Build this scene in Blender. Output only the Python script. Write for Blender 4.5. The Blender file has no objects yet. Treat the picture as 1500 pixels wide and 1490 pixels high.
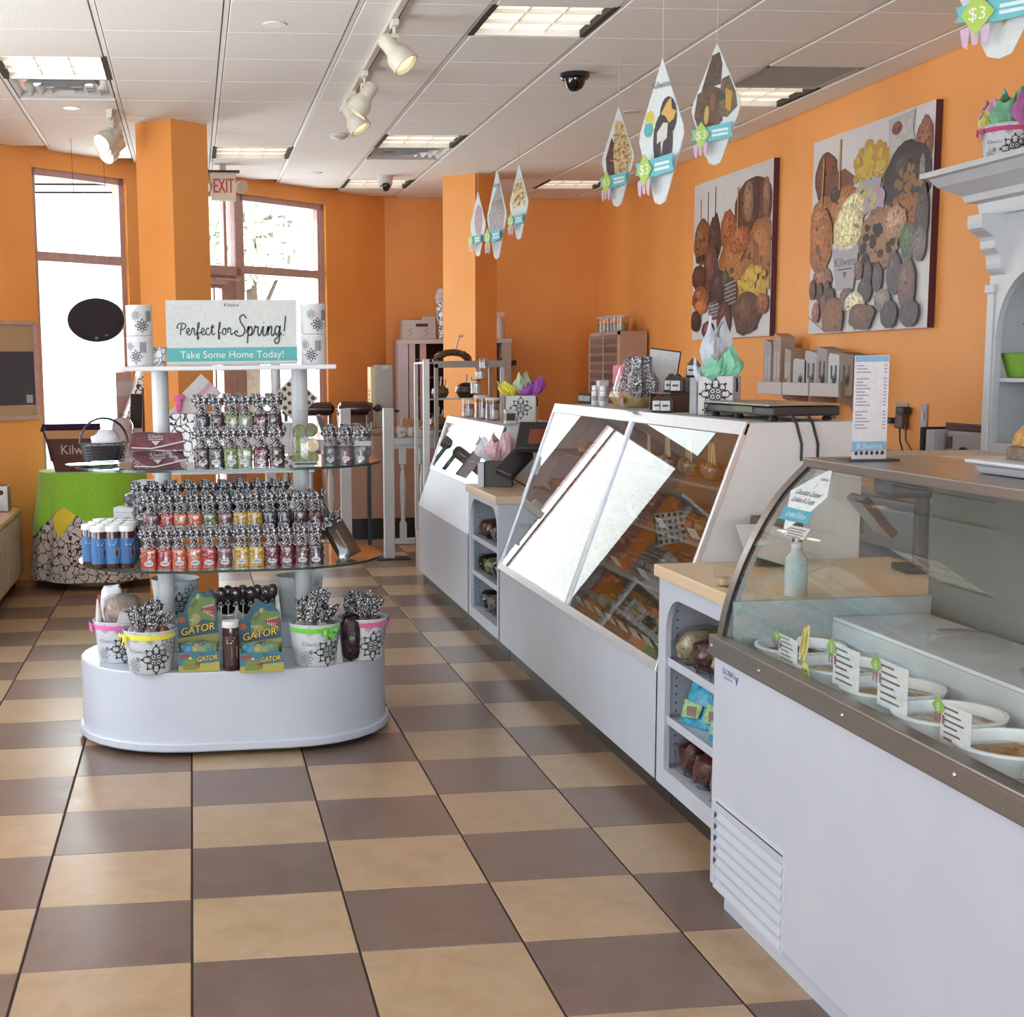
import bpy, math, random
from math import pi, sin, cos, radians, sqrt, atan2
from mathutils import Vector, Matrix
random.seed(7)
sc = bpy.context.scene
COL = sc.collection

# ------------------------------------------------------------------ camera
W_PX, H_PX = 1500, 1490
FOC, PCX, PCY = 2056.79, 534.533, 819.016        # focal length and principal point (pixels of the 1500x1490 frame)
YAW, PITCH, ROLL = 0.1204, -0.1367, -0.0123
CAM = Vector((0.49967, -3.64375, 1.59128))
def _axes():
    cy, sy, cp, sp = cos(YAW), sin(YAW), cos(PITCH), sin(PITCH)
    f = Vector((sy*cp, cy*cp, sp)); r = Vector((cy, -sy, 0)); u = r.cross(f)
    cr, sr = cos(ROLL), sin(ROLL)
    return cr*r + sr*u, -sr*r + cr*u, f
AX_R, AX_U, AX_F = _axes()
cd = bpy.data.cameras.new('camera'); cam = bpy.data.objects.new('camera', cd); COL.objects.link(cam)
cd.sensor_fit = 'HORIZONTAL'; cd.sensor_width = 36; cd.lens = FOC/W_PX*36
cd.shift_x = (W_PX/2 - PCX)/W_PX; cd.shift_y = (PCY - H_PX/2)/W_PX
cd.clip_start = 0.05; cd.clip_end = 200
cam.matrix_world = Matrix(((AX_R.x, AX_U.x, -AX_F.x, CAM.x), (AX_R.y, AX_U.y, -AX_F.y, CAM.y), (AX_R.z, AX_U.z, -AX_F.z, CAM.z), (0, 0, 0, 1)))
sc.camera = cam
def _ray(px, py): return AX_R*((px-PCX)/FOC) - AX_U*((py-PCY)/FOC) + AX_F
def at_x(px, py, X): d = _ray(px, py); return CAM + d*((X-CAM.x)/d.x)
def at_y(px, py, Y): d = _ray(px, py); return CAM + d*((Y-CAM.y)/d.y)
def at_z(px, py, Z): d = _ray(px, py); return CAM + d*((Z-CAM.z)/d.z)

# ------------------------------------------------------------------ world, light, exposure
sc.view_settings.view_transform = 'Standard'; sc.view_settings.look = 'None'
sc.view_settings.exposure = -0.16; sc.view_settings.gamma = 1.0; sc.view_settings.use_curve_mapping = False
wd = bpy.data.worlds.new('sky'); sc.world = wd; wd.use_nodes = True
bg = wd.node_tree.nodes['Background']; bg.inputs['Color'].default_value = (0.86, 0.93, 1.0, 1); bg.inputs['Strength'].default_value = 6.5
def area(name, loc, target, sx, sy, power, color):
    l = bpy.data.lights.new(name, 'AREA'); l.shape = 'RECTANGLE'; l.size = sx; l.size_y = sy; l.energy = power; l.color = color
    o = bpy.data.objects.new(name, l); COL.objects.link(o); o.location = loc
    o.rotation_euler = (Vector(target)-Vector(loc)).to_track_quat('-Z', 'Y').to_euler(); return o
# daylight entering by the shop front behind the camera, by the windows of the side wall and by the far windows, plus two fill lamps added for the ceiling
area('daylight_street_front', (0.6, -6.6, 1.9), (0.6, 0, 1.5), 5.4, 2.4, 130, (0.60, 0.79, 1.0))
area('pavement_bounce_front', (0.6, -7.9, 0.25), (0.6, -4.6, 3.2), 5.6, 2.6, 640, (0.95, 0.96, 1.0))  # added lamp aimed upward to brighten the ceiling, standing in for ground bounce
area('daylight_side_window', (-3.0, 1.2, 1.9), (2.0, 1.8, 1.6), 5.5, 2.2, 95, (0.66, 0.83, 1.0))
area('pavement_bounce_side', (-4.1, 1.2, 0.25), (-1.6, 1.6, 3.2), 5.6, 2.2, 520, (0.95, 0.97, 1.0))  # second added upward lamp, lifts the ceiling from the side windows
area('daylight_far_window', (-0.55, 8.35, 1.9), (2.9, 7.6, 1.6), 1.2, 2.2, 75, (0.92, 0.96, 1.0))
area('daylight_far_door', (1.2, 9.9, 1.9), (2.6, 7.0, 1.2), 1.3, 2.2, 35, (0.92, 0.96, 1.0))
sl = bpy.data.lights.new('sun', 'SUN'); sl.energy = 3.2; sl.angle = 0.01; sl.color = (1.0, 0.97, 0.92); so = bpy.data.objects.new('sun', sl); COL.objects.link(so)
so.rotation_euler = Vector((0.03, 0.52, -0.85)).to_track_quat('-Z', 'Y').to_euler()      # high sun from behind the shop, falling on the street beyond the windows
cy_ = sc.cycles
cy_.max_bounces = 8; cy_.diffuse_bounces = 4; cy_.glossy_bounces = 4; cy_.transparent_max_bounces = 14; cy_.transmission_bounces = 4
cy_.caustics_reflective = False; cy_.caustics_refractive = False; cy_.sample_clamp_indirect = 4.0

# ------------------------------------------------------------------ materials
def lin(c):
    if isinstance(c, str): c = tuple(int(c[i:i+2], 16) for i in (0, 2, 4))
    return tuple((v/255/12.92 if v/255 <= 0.04045 else ((v/255+0.055)/1.055)**2.4) for v in c)
MATS = {}
def nodes(name):
    m = bpy.data.materials.new(name); m.use_nodes = True; nt = m.node_tree
    return m, nt, nt.nodes['Principled BSDF'], nt.links.new
def setp(b, **k):
    for n, v in k.items():
        n = {'rough': 'Roughness', 'metal': 'Metallic', 'coat': 'Coat Weight', 'spec': 'Specular IOR Level', 'crough': 'Coat Roughness', 'sheen': 'Sheen Weight', 'sub': 'Subsurface Weight'}[n]
        b.inputs[n].default_value = v
def tex(nt, typ, scale, **k):
    n = nt.nodes.new('ShaderNodeTex'+typ); n.inputs['Scale'].default_value = scale
    for a, v in k.items(): n.inputs[a].default_value = v
    return n
def ocoord(nt, link, n, what='Object'):
    c = nt.nodes.new('ShaderNodeTexCoord'); link(c.outputs[what], n.inputs['Vector'])
def ramp(nt, *stops):
    r = nt.nodes.new('ShaderNodeValToRGB'); e = r.color_ramp.elements
    while len(e) < len(stops): e.new(0.5)
    for el, (p, c) in zip(e, stops): el.position = p; el.color = (*c, 1)
    return r
def mixc(nt, link, a, b, fac, mode='MIX'):
    m = nt.nodes.new('ShaderNodeMix'); m.data_type = 'RGBA'; m.blend_type = mode
    for s, v in ((0, fac), (6, a), (7, b)):
        if hasattr(v, 'links'): link(v, m.inputs[s])
        elif s == 0: m.inputs[s].default_value = v
        else: m.inputs[s].default_value = (*v, 1) if len(v) == 3 else v
    return m.outputs[2]
def bump(nt, link, b, h, strength, dist=0.01):
    n = nt.nodes.new('ShaderNodeBump'); n.inputs['Strength'].default_value = strength; n.inputs['Distance'].default_value = dist
    link(h, n.inputs['Height']); link(n.outputs['Normal'], b.inputs['Normal'])
def solid(name, c, c2=None, scale=30, bmp=0, where='Object', **k):
    """one surface colour with a faint procedural grain"""
    m, nt, b, link = nodes(name); c = lin(c); c2 = lin(c2) if c2 else tuple(v*0.9 for v in c)
    n = tex(nt, 'Noise', scale, Detail=4); ocoord(nt, link, n, where)
    r = ramp(nt, (0.3, c), (0.75, c2)); link(n.outputs['Fac'], r.inputs['Fac']); link(r.outputs['Color'], b.inputs['Base Color'])
    if bmp: bump(nt, link, b, n.outputs['Fac'], bmp)
    setp(b, **k); MATS[name] = m; return m
def attr(name, var=0.12, scale=40, bmp=0, gain=1.0, **k):
    """colour taken from the mesh's own colours, with a procedural grain"""
    m, nt, b, link = nodes(name); a = nt.nodes.new('ShaderNodeAttribute'); a.attribute_name = 'Col'
    n = tex(nt, 'Noise', scale, Detail=3); ocoord(nt, link, n)
    r = ramp(nt, (0.3, ((1-var)*gain,)*3), (0.7, ((1+var*0.3)*gain,)*3)); link(n.outputs['Fac'], r.inputs['Fac'])
    link(mixc(nt, link, a.outputs['Color'], r.outputs['Color'], 1.0, 'MULTIPLY'), b.inputs['Base Color'])
    if bmp: bump(nt, link, b, n.outputs['Fac'], bmp)
    setp(b, **k); MATS[name] = m; return m
attr('paint', 0.05, 12, gain=.85, rough=0.45)
attr('matte', 0.08, 25, rough=0.85)
attr('gloss', 0.05, 20, gain=.85, rough=0.12, coat=0.4)
attr('print', 0.10, 60, gain=.70, rough=0.5)
attr('photo', 0.6, 48, rough=0.4)
attr('candy', 0.6, 70, 0.5, .66, rough=0.22, coat=0.6)
attr('choc', 0.45, 45, 0.8, rough=0.4)
attr('fabric', 0.15, 90, 0.15, rough=0.9, sheen=0.3)
attr('chrome', 0.04, 20, rough=0.2, metal=1.0)
attr('tissue', 0.18, 14, 0.3, rough=0.7)
solid('orange_wall', 'EFA358', 'E9994C', 2.5, 0.0, rough=0.55)
solid('white_paint', 'C6C7C8', 'BFC0C2', 6, rough=0.38)
solid('white_laminate', 'B9BEC8', 'B3B9C4', 5, rough=0.3)
solid('ceiling_board', 'F3F0EC', 'E9E5E0', 120, 0.25, rough=0.95)
solid('grid_white', 'E9E6E2', rough=0.5)
solid('dark_gap', '3B3531', rough=0.9)
solid('kick_black', '1B1817', '262220', 12, rough=0.35)
solid('beige_worktop', 'D6BE9C', 'C4A987', 220, rough=0.35)
solid('brown_panel', 'A98672', '9F7C69', 8, rough=0.5)
solid('frame_bronze', 'BFA09C', 'B08F8B', 20, rough=0.4)
solid('grout', '2B2120', '372B28', 60, rough=0.9)
solid('black_plastic', '201F22', '2A292C', 20, rough=0.4)
solid('grey_plastic', 'A9A4A0', rough=0.5)
solid('wire_black', '17151A', rough=0.35)
solid('concrete', 'D5D3CE', 'C6C4BE', 1.5, rough=0.9)
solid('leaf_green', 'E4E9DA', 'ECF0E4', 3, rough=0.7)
solid('bark', '6B5A49', '4F4236', 10, rough=0.9)
solid('alu', 'C9CACD', 'BEBFC3', 40, rough=0.32, metal=0.55)
def tile_mat(name, c1, c2, c3):
    m, nt, b, link = nodes(name)
    n = tex(nt, 'Noise', 7, Detail=9, Roughness=0.65, Distortion=0.6); ocoord(nt, link, n)
    inf = nt.nodes.new('ShaderNodeObjectInfo')
    ad = nt.nodes.new('ShaderNodeVectorMath'); ad.operation = 'SCALE'; cc = nt.nodes.new('ShaderNodeCombineXYZ')
    link(inf.outputs['Random'], cc.inputs[2]); link(cc.outputs[0], ad.inputs[0]); ad.inputs['Scale'].default_value = 40
    a2 = nt.nodes.new('ShaderNodeVectorMath'); co = nt.nodes.new('ShaderNodeTexCoord'); link(co.outputs['Object'], a2.inputs[0]); link(ad.outputs[0], a2.inputs[1]); link(a2.outputs[0], n.inputs['Vector'])
    r = ramp(nt, (0.25, lin(c1)), (0.5, lin(c2)), (0.8, lin(c3))); link(n.outputs['Fac'], r.inputs['Fac'])
    v = nt.nodes.new('ShaderNodeMath'); v.operation = 'MULTIPLY_ADD'; link(inf.outputs['Random'], v.inputs[0]); v.inputs[1].default_value = 0.14; v.inputs[2].default_value = 0.92
    cb = nt.nodes.new('ShaderNodeCombineColor'); [link(v.outputs[0], cb.inputs[i]) for i in range(3)]
    link(mixc(nt, link, r.outputs['Color'], cb.outputs[0], 1.0, 'MULTIPLY'), b.inputs['Base Color'])
    rr = nt.nodes.new('ShaderNodeMapRange'); link(n.outputs['Fac'], rr.inputs['Value']); rr.inputs['To Min'].default_value = 0.22; rr.inputs['To Max'].default_value = 0.42; link(rr.outputs[0], b.inputs['Roughness'])
    bump(nt, link, b, n.outputs['Fac'], 0.06); MATS[name] = m
tile_mat('tile_tan', '93795D', 'A3886A', 'AF967A')
tile_mat('tile_brown', '624C42', '6F594E', '7B655A')
def glass_mat(name, tint=(0.95, 0.98, 0.97), refl=1.0, rough=0.0):
    m = bpy.data.materials.new(name); m.use_nodes = True; nt = m.node_tree; nt.nodes.clear(); link = nt.links.new
    out = nt.nodes.new('ShaderNodeOutputMaterial'); mx = nt.nodes.new('ShaderNodeMixShader')
    t = nt.nodes.new('ShaderNodeBsdfTransparent'); t.inputs[0].default_value = (*tint, 1)
    g = nt.nodes.new('ShaderNodeBsdfGlossy'); g.inputs['Roughness'].default_value = rough; g.inputs['Color'].default_value = (1, 1, 1, 1)
    f = nt.nodes.new('ShaderNodeFresnel'); f.inputs['IOR'].default_value = 1.5
    mu = nt.nodes.new('ShaderNodeMath'); mu.operation = 'MULTIPLY'; mu.use_clamp = True; link(f.outputs[0], mu.inputs[0]); mu.inputs[1].default_value = refl
    ge = nt.nodes.new('ShaderNodeNewGeometry'); bk = nt.nodes.new('ShaderNodeMath'); bk.operation = 'SUBTRACT'; bk.inputs[0].default_value = 1.0; link(ge.outputs['Backfacing'], bk.inputs[1])
    m2 = nt.nodes.new('ShaderNodeMath'); m2.operation = 'MULTIPLY'; link(mu.outputs[0], m2.inputs[0]); link(bk.outputs[0], m2.inputs[1]); mu = m2
    link(mu.outputs[0], mx.inputs[0]); link(t.outputs[0], mx.inputs[1]); link(g.outputs[0], mx.inputs[2]); link(mx.outputs[0], out.inputs[0]); MATS[name] = m
glass_mat('glass', refl=1.0)
glass_mat('window_glass', (0.97, 0.99, 0.99), 0.7)
glass_mat('case_glass', (0.93, 0.96, 0.95), 1.7)
glass_mat('shelf_glass', (0.80, 0.90, 0.87), 1.3)
glass_mat('film', (0.95, 0.95, 0.96), 0.9, 0.08)
glass_mat('acrylic', (0.985, 0.99, 0.99), 0.06)
solid('glass_edge', '2C4A43', '1E3630', 20, rough=0.15)
def steel(name, c, rough):
    m, nt, b, link = nodes(name); n = tex(nt, 'Noise', 18, Detail=5); mp = nt.nodes.new('ShaderNodeMapping'); co = nt.nodes.new('ShaderNodeTexCoord')
    link(co.outputs['Object'], mp.inputs[0]); mp.inputs['Scale'].default_value = (1, 0.06, 12); link(mp.outputs[0], n.inputs['Vector'])
    r = ramp(nt, (0.3, lin(c)), (0.8, tuple(v*0.8 for v in lin(c)))); link(n.outputs['Fac'], r.inputs['Fac']); link(r.outputs['Color'], b.inputs['Base Color'])
    setp(b, metal=1.0, rough=rough); MATS[name] = m
steel('steel', 'B5AFA8', 0.28)
steel('steel_dull', '9C968F', 0.4)
def emit(name, c, s, rib=False):
    m, nt, b, link = nodes(name); b.inputs['Base Color'].default_value = (*lin(c), 1)
    b.inputs['Emission Color'].default_value = (*lin(c), 1); b.inputs['Emission Strength'].default_value = s; setp(b, rough=0.4); MATS[name] = m
emit('lamp_panel', 'FFF3DC', 0.95)
emit('spot_lens', 'FFF1D6', 6.0)
emit('spot_dim', 'FFE9B8', 1.2)
def scroll(name, dark, light, scale, thr=0.06, rough=0.5, distort=0.5):
    """printed black scrollwork on a pale ground"""
    m, nt, b, link = nodes(name); v = tex(nt, 'Voronoi', scale); v.feature = 'DISTANCE_TO_EDGE'
    n = tex(nt, 'Noise', scale*0.7, Detail=2); co = nt.nodes.new('ShaderNodeTexCoord'); link(co.outputs['Object'], n.inputs['Vector'])
    a = nt.nodes.new('ShaderNodeVectorMath'); a.operation = 'SCALE'; link(n.outputs['Color'], a.inputs[0]); a.inputs['Scale'].default_value = distort/scale*1.6
    d = nt.nodes.new('ShaderNodeVectorMath'); link(co.outputs['Object'], d.inputs[0]); link(a.outputs[0], d.inputs[1]); link(d.outputs[0], v.inputs['Vector'])
    r = ramp(nt, (thr, lin(dark)), (thr+0.03, lin(light))); link(v.outputs['Distance'], r.inputs['Fac']); link(r.outputs['Color'], b.inputs['Base Color'])
    setp(b, rough=rough); MATS[name] = m
scroll('scroll_film', '232023', 'CDCBCE', 85, 0.15, 0.3, 1.0)
scroll('scroll_cloth', '1F1B1E', 'C9BDB4', 15, 0.034, 0.9, 1.4)
scroll('scroll_paper', '262328', 'EDECEE', 22, 0.05, 0.5, 0.9)
scroll('scroll_tin', '8E8E96', 'EEF0F3', 30, 0.05, 0.4, 0.9)

# ------------------------------------------------------------------ mesh builder
class MB:
    def __init__(s, mat='paint', col='FFFFFF'):
        s.v, s.f, s.mi, s.c, s.names = [], [], [], [], []; s.T = Matrix.Identity(4); s.mat(mat); s.col(col)
    def mat(s, n):
        if n not in s.names: s.names.append(n)
        s.cur = s.names.index(n); return s
    def col(s, c): s.cc = lin(c); return s
    def face(s, idx): s.f.append(tuple(idx)); s.mi.append(s.cur); s.c.append(s.cc)
    def add(s, pts, faces):
        b = len(s.v); s.v += [tuple(s.T @ Vector(p)) for p in pts]
        for f in faces: s.face([b+i for i in f])
        return s
    def box(s, x0, x1, y0, y1, z0, z1):
        return s.add([(x0,y0,z0),(x1,y0,z0),(x1,y1,z0),(x0,y1,z0),(x0,y0,z1),(x1,y0,z1),(x1,y1,z1),(x0,y1,z1)],
                     [(0,3,2,1),(4,5,6,7),(0,1,5,4),(1,2,6,5),(2,3,7,6),(3,0,4,7)])
    def cbox(s, cx, cy, z0, sx, sy, sz): return s.box(cx-sx/2, cx+sx/2, cy-sy/2, cy+sy/2, z0, z0+sz)
    def prism(s, poly, axis, a, b):
        """polygon in the plane across `axis`, extruded from a to b"""
        n = len(poly); mk = {'x': lambda p, t: (t, p[0], p[1]), 'y': lambda p, t: (p[0], t, p[1]), 'z': lambda p, t: (p[0], p[1], t)}[axis]
        ar = sum(poly[i][0]*poly[(i+1) % n][1]-poly[(i+1) % n][0]*poly[i][1] for i in range(n))
        if (ar > 0) != ((b > a) == (axis != 'y')): poly = poly[::-1]
        pts = [mk(p, a) for p in poly]+[mk(p, b) for p in poly]
        return s.add(pts, [tuple(range(n))[::-1], tuple(range(n, 2*n))]+[(i, (i+1) % n, n+(i+1) % n, n+i) for i in range(n)])
    def lathe(s, prof, n=16, c=(0, 0, 0), sx=1, sy=1, cap=True, fn=None):
        pts = []
        for r, z in prof:
            for k in range(n):
                a = 2*pi*k/n; q = (c[0]+r*sx*cos(a), c[1]+r*sy*sin(a), c[2]+z)
                pts.append(fn(q, a, r, z) if fn else q)
        m = len(prof); fs = [(j*n+k, j*n+(k+1) % n, (j+1)*n+(k+1) % n, (j+1)*n+k) for j in range(m-1) for k in range(n)]
        if cap: fs += [tuple(range(n))[::-1], tuple((m-1)*n+k for k in range(n))]
        return s.add(pts, fs)
    def cyl(s, x, y, z0, z1, r, n=12): return s.lathe([(r, z0), (r, z1)], n, (x, y, 0))
    def ball(s, c, r, n=10, m=6, jit=0):
        r = (r, r, r) if not hasattr(r, '__len__') else r; pts = [(c[0], c[1], c[2]-r[2])]
        for j in range(1, m):
            t = -pi/2+pi*j/m
            for k in range(n):
                a = 2*pi*k/n; q = 1+random.uniform(-jit, jit); pts.append((c[0]+r[0]*q*cos(t)*cos(a), c[1]+r[1]*q*cos(t)*sin(a), c[2]+r[2]*q*sin(t)))
        pts.append((c[0], c[1], c[2]+r[2])); L = len(pts)-1; fs = []
        for k in range(n):
            fs.append((0, 1+(k+1) % n, 1+k)); fs.append((L, L-n+k, L-n+(k+1) % n))
            for j in range(m-2): a = 1+j*n; fs.append((a+k, a+(k+1) % n, a+n+(k+1) % n, a+n+k))
        return s.add(pts, fs)
    def tube(s, path, r, n=6, closed=False):
        P = [Vector(p) for p in path]; L = len(P); pts = []; up = None
        rr = r if hasattr(r, '__len__') else [r]*L
        for i, p in enumerate(P):
            t = (P[(i+1) % L]-P[i-1]) if closed else (P[min(i+1, L-1)]-P[max(i-1, 0)])
            t = t.normalized() if t.length > 1e-9 else Vector((0, 0, 1))
            if up is None: up = t.orthogonal().normalized()
            up = (up-t*up.dot(t)); up = up.normalized() if up.length > 1e-6 else t.orthogonal().normalized(); bi = t.cross(up)
            for k in range(n): a = 2*pi*k/n; pts.append(tuple(p+(up*cos(a)+bi*sin(a))*rr[i]))
        fs = [(i*n+k, i*n+(k+1) % n, ((i+1) % L)*n+(k+1) % n, ((i+1) % L)*n+k) for i in range(L if closed else L-1) for k in range(n)]
        if not closed: fs += [tuple(range(n))[::-1], tuple((L-1)*n+k for k in range(n))]
        return s.add(pts, fs)
    def grid(s, fn, nu, nv, closed_u=False):
        pts = [fn(i/nu, j/nv) for j in range(nv+1) for i in range(nu if closed_u else nu+1)]; w = nu if closed_u else nu+1
        return s.add(pts, [(j*w+i, j*w+(i+1) % w, (j+1)*w+(i+1) % w, (j+1)*w+i) for j in range(nv) for i in range(nu)])
    def flat(s, pts2, put): return s.add([put(*p) for p in pts2], [tuple(range(len(pts2)))])
    def build(s, name, parent=None, smooth=True, bevel=0, loc=None, rz=0):
        me = bpy.data.meshes.new(name); me.from_pydata(s.v, [], s.f)
        for n in s.names: me.materials.append(MATS[n])
        me.polygons.foreach_set('material_index', s.mi)
        a = me.color_attributes.new('Col', 'FLOAT_COLOR', 'CORNER'); buf = []
        for f, c in zip(s.f, s.c): buf += [c[0], c[1], c[2], 1.0]*len(f)
        a.data.foreach_set('color', buf)
        if smooth: me.shade_smooth(); me.set_sharp_from_angle(angle=radians(38))
        o = bpy.data.objects.new(name, me); COL.objects.link(o); o.parent = parent
        if loc is not None: o.location = loc
        if rz: o.rotation_euler = (0, 0, rz)
        if bevel: md = o.modifiers.new('edge', 'BEVEL'); md.width = bevel; md.segments = 2; md.limit_method = 'ANGLE'
        return o
def ell(cx, cy, rx, ry, n=20, rot=0, jit=0):
    c, q = cos(rot), sin(rot); out = []
    for k in range(n):
        a = 2*pi*k/n; t = 1+random.uniform(-jit, jit); x, y = rx*t*cos(a), ry*t*sin(a); out.append((cx+x*c-y*q, cy+x*q+y*c))
    return out
def spline(pts, n=6):
    out = []; P = [pts[0]]+list(pts)+[pts[-1]]
    for i in range(1, len(P)-2):
        for k in range(n):
            t = k/n; out.append(tuple(0.5*((2*P[i][d])+(-P[i-1][d]+P[i+1][d])*t+(2*P[i-1][d]-5*P[i][d]+4*P[i+1][d]-P[i+2][d])*t*t+(-P[i-1][d]+3*P[i][d]-3*P[i+1][d]+P[i+2][d])*t**3) for d in range(len(pts[0]))))
    return out+[tuple(pts[-1])]
def ribbon(mb, pts, w, put):
    """a flat printed stroke along 2-D points"""
    L = []; n = len(pts); ws = w if hasattr(w, '__len__') else [w]*n
    for i in range(n):
        a, b = pts[max(i-1, 0)], pts[min(i+1, n-1)]; dx, dy = b[0]-a[0], b[1]-a[1]; d = sqrt(dx*dx+dy*dy) or 1
        L.append(put(pts[i][0]-dy/d*ws[i]/2, pts[i][1]+dx/d*ws[i]/2)); L.append(put(pts[i][0]+dy/d*ws[i]/2, pts[i][1]-dx/d*ws[i]/2))
    mb.add(L, [(2*i, 2*i+1, 2*i+3, 2*i+2) for i in range(n-1)])
_TX = {}
def text2d(t):
    if t not in _TX:
        c = bpy.data.curves.new('t', 'FONT'); c.body = t; c.align_x = 'CENTER'; c.resolution_u = 3
        o = bpy.data.objects.new('t', c); me = bpy.data.meshes.new_from_object(o)
        _TX[t] = ([(v.co.x, v.co.y) for v in me.vertices], [tuple(p.vertices) for p in me.polygons])
        bpy.data.objects.remove(o); bpy.data.meshes.remove(me); bpy.data.curves.remove(c)
    return _TX[t]
def text(mb, t, size, put, cx=0, cy=0, shear=0, squeeze=1):
    v, f = text2d(t); mb.add([put(cx+x*size*squeeze+y*size*shear, cy+y*size) for x, y in v], f)
def put_y(x0, y, z0): return lambda u, v: (x0+u, y, z0+v)          # faces -Y
def put_x(x, y0, z0): return lambda u, v: (x, y0-u, z0+v)          # faces -X
# ------------------------------------------------------------------ tags
def tag(o, label=None, cat=None, group=None, kind=None):
    if label: o['label'] = label
    if cat: o['category'] = cat
    if group: o['group'] = group
    if kind: o['kind'] = kind
    return o
def thing(name, label, cat, loc=(0, 0, 0), rz=0, group=None):
    o = bpy.data.objects.new(name, None); COL.objects.link(o); o.location = loc; o.rotation_euler = (0, 0, rz); o.empty_display_size = 0.05
    return tag(o, label, cat, group)
def dup(root, loc, rz=0, label=None, group=None, scale=1):
    r = root.copy(); COL.objects.link(r); r.location = loc; r.rotation_euler = (0, 0, rz); r.scale = (scale,)*3
    if label: r['label'] = label
    if group: r['group'] = group
    for ch in list(root.children):
        c = ch.copy(); COL.objects.link(c); c.parent = r
        for g in list(ch.children): d = g.copy(); COL.objects.link(d); d.parent = c
    return r
def struct(o): o['kind'] = 'structure'; return o
ORD = ['first', 'second', 'third', 'fourth', 'fifth', 'sixth', 'seventh', 'eighth', 'ninth', 'tenth', 'eleventh', 'twelfth', 'thirteenth', 'fourteenth', 'fifteenth', 'sixteenth', 'seventeenth', 'eighteenth', 'nineteenth', 'twentieth']
# ================================================================== the setting
S = 0.4572
# floor: bed of grout with single tiles; the tiles too far off to tell apart are one piece
m = MB('grout'); m.box(-2.76, 4.78, -6.36, 10.66, -0.08, -0.004)
floor = struct(m.build('floor'))
def tile_mesh(mat):
    m = MB(mat); a, b, z = 0.0035, 0.0016, 0.0
    x0, x1, y0, y1, k = a, S-a, b, S-b, 0.002
    m.add([(x0,y0,-.004),(x1,y0,-.004),(x1,y1,-.004),(x0,y1,-.004),(x0,y0,z-k),(x1,y0,z-k),(x1,y1,z-k),(x0,y1,z-k),(x0+k,y0+k/2,z),(x1-k,y0+k/2,z),(x1-k,y1-k/2,z),(x0+k,y1-k/2,z)],
          [(0,1,5,4),(1,2,6,5),(2,3,7,6),(3,0,4,7),(4,5,9,8),(5,6,10,9),(6,7,11,10),(7,4,8,11),(8,9,10,11)])
    o = m.build('tile', floor, smooth=False); return o
tl = {0: tile_mesh('tile_brown'), 1: tile_mesh('tile_tan')}; used = {0: 0, 1: 0}
far = MB('tile_brown')
for r in range(-3, 24):
    for c in range(-4, 6):
        k = (c+r) % 2; X, Y = c*S, r*S
        if X+S/2+8.05 < Y+S/2+0.25: continue
        if c == 5 and r > 14: continue
        if c == 5 and r < -2: continue
        if r < 20 and (c > -4 or r < 12):
            o = tl[k] if not used[k] else tl[k].copy()
            if used[k]: COL.objects.link(o); o.parent = floor
            used[k] = 1; o.location = (X, Y, random.uniform(-.0006, .0006))
        else:
            far.mat('tile_brown' if k == 0 else 'tile_tan'); far.box(X+.004, X+S-.004, Y+.002, Y+S-.002, -.004, 0)
for r in range(0, 23):
    for c in range(5, 10):
        if (c == 5 and r <= 14): continue
        far.mat('tile_brown' if (c+r) % 2 == 0 else 'tile_tan'); far.box(c*S+.004, min(c*S+S-.004, 4.62), r*S+.002, min(r*S+S-.002, 10.5), -.004, 0)
tag(far.build('tile_field', floor), kind='stuff')

H = 3.239
# walls
def wall(name, m): return struct(m.build(name, smooth=False))
m = MB('orange_wall'); m.box(4.62, 4.78, -6.2, 10.66, 0, H+.05); wall('wall_right', m)
m = MB('orange_wall'); m.box(2.38, 4.62, 10.5, 10.66, 0, H+.05); wall('wall_back', m)
m = MB('orange_wall')     # side wall with window openings on the left of the room
ys = [-6.2, -1.6, 0.9, 1.3, 3.9, 5.6]
m.box(-2.76, -2.6, -6.2, 5.6, 0, 0.85); m.box(-2.76, -2.6, -6.2, 5.6, 3.05, H+.05)
m.box(-2.76, -2.6, -6.2, -1.6, .85, 3.05); m.box(-2.76, -2.6, 0.9, 1.3, .85, 3.05); m.box(-2.76, -2.6, 3.9, 5.6, .85, 3.05); wall('wall_west', m)
m = MB('orange_wall'); m.box(-2.76, -2.2, -6.36, -6.2, 0, H+.05); m.box(3.4, 4.78, -6.36, -6.2, 0, H+.05); m.box(-2.2, 3.4, -6.36, -6.2, 0, .5); m.box(-2.2, 3.4, -6.36, -6.2, 3.1, H+.05); wall('wall_south', m)
# the slanted shop-front wall y = x + 8.05; openings by x along it
def slant(x0, x1, z0, z1, d0=0.0, d1=0.16, m=None):
    """a block of the slanted wall between x0 and x1 (room-side face at d0, outer face at d1)"""
    q = 1/sqrt(2); P = []
    for z in (z0, z1):
        for x, d in ((x0, d0), (x1, d0), (x1, d1), (x0, d1)): P.append((x-d*q, x+8.05+d*q, z))
    m.add(P, [(0,3,2,1),(4,5,6,7),(0,1,5,4),(1,2,6,5),(2,3,7,6),(3,0,4,7)])
m = MB('orange_wall'); WT = 3.10
slant(-2.75, -.645, 0, H+.05, m=m); slant(-.645, .02, 0, .72, m=m); slant(-.645, .02, WT, H+.05, m=m); slant(.02, .14, 0, H+.05, m=m)
slant(.14, 1.80, WT, H+.05, m=m); slant(.98, 1.80, 0, .75, m=m); slant(1.80, 2.48, 0, H+.05, m=m); wall('wall_left', m)
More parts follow.
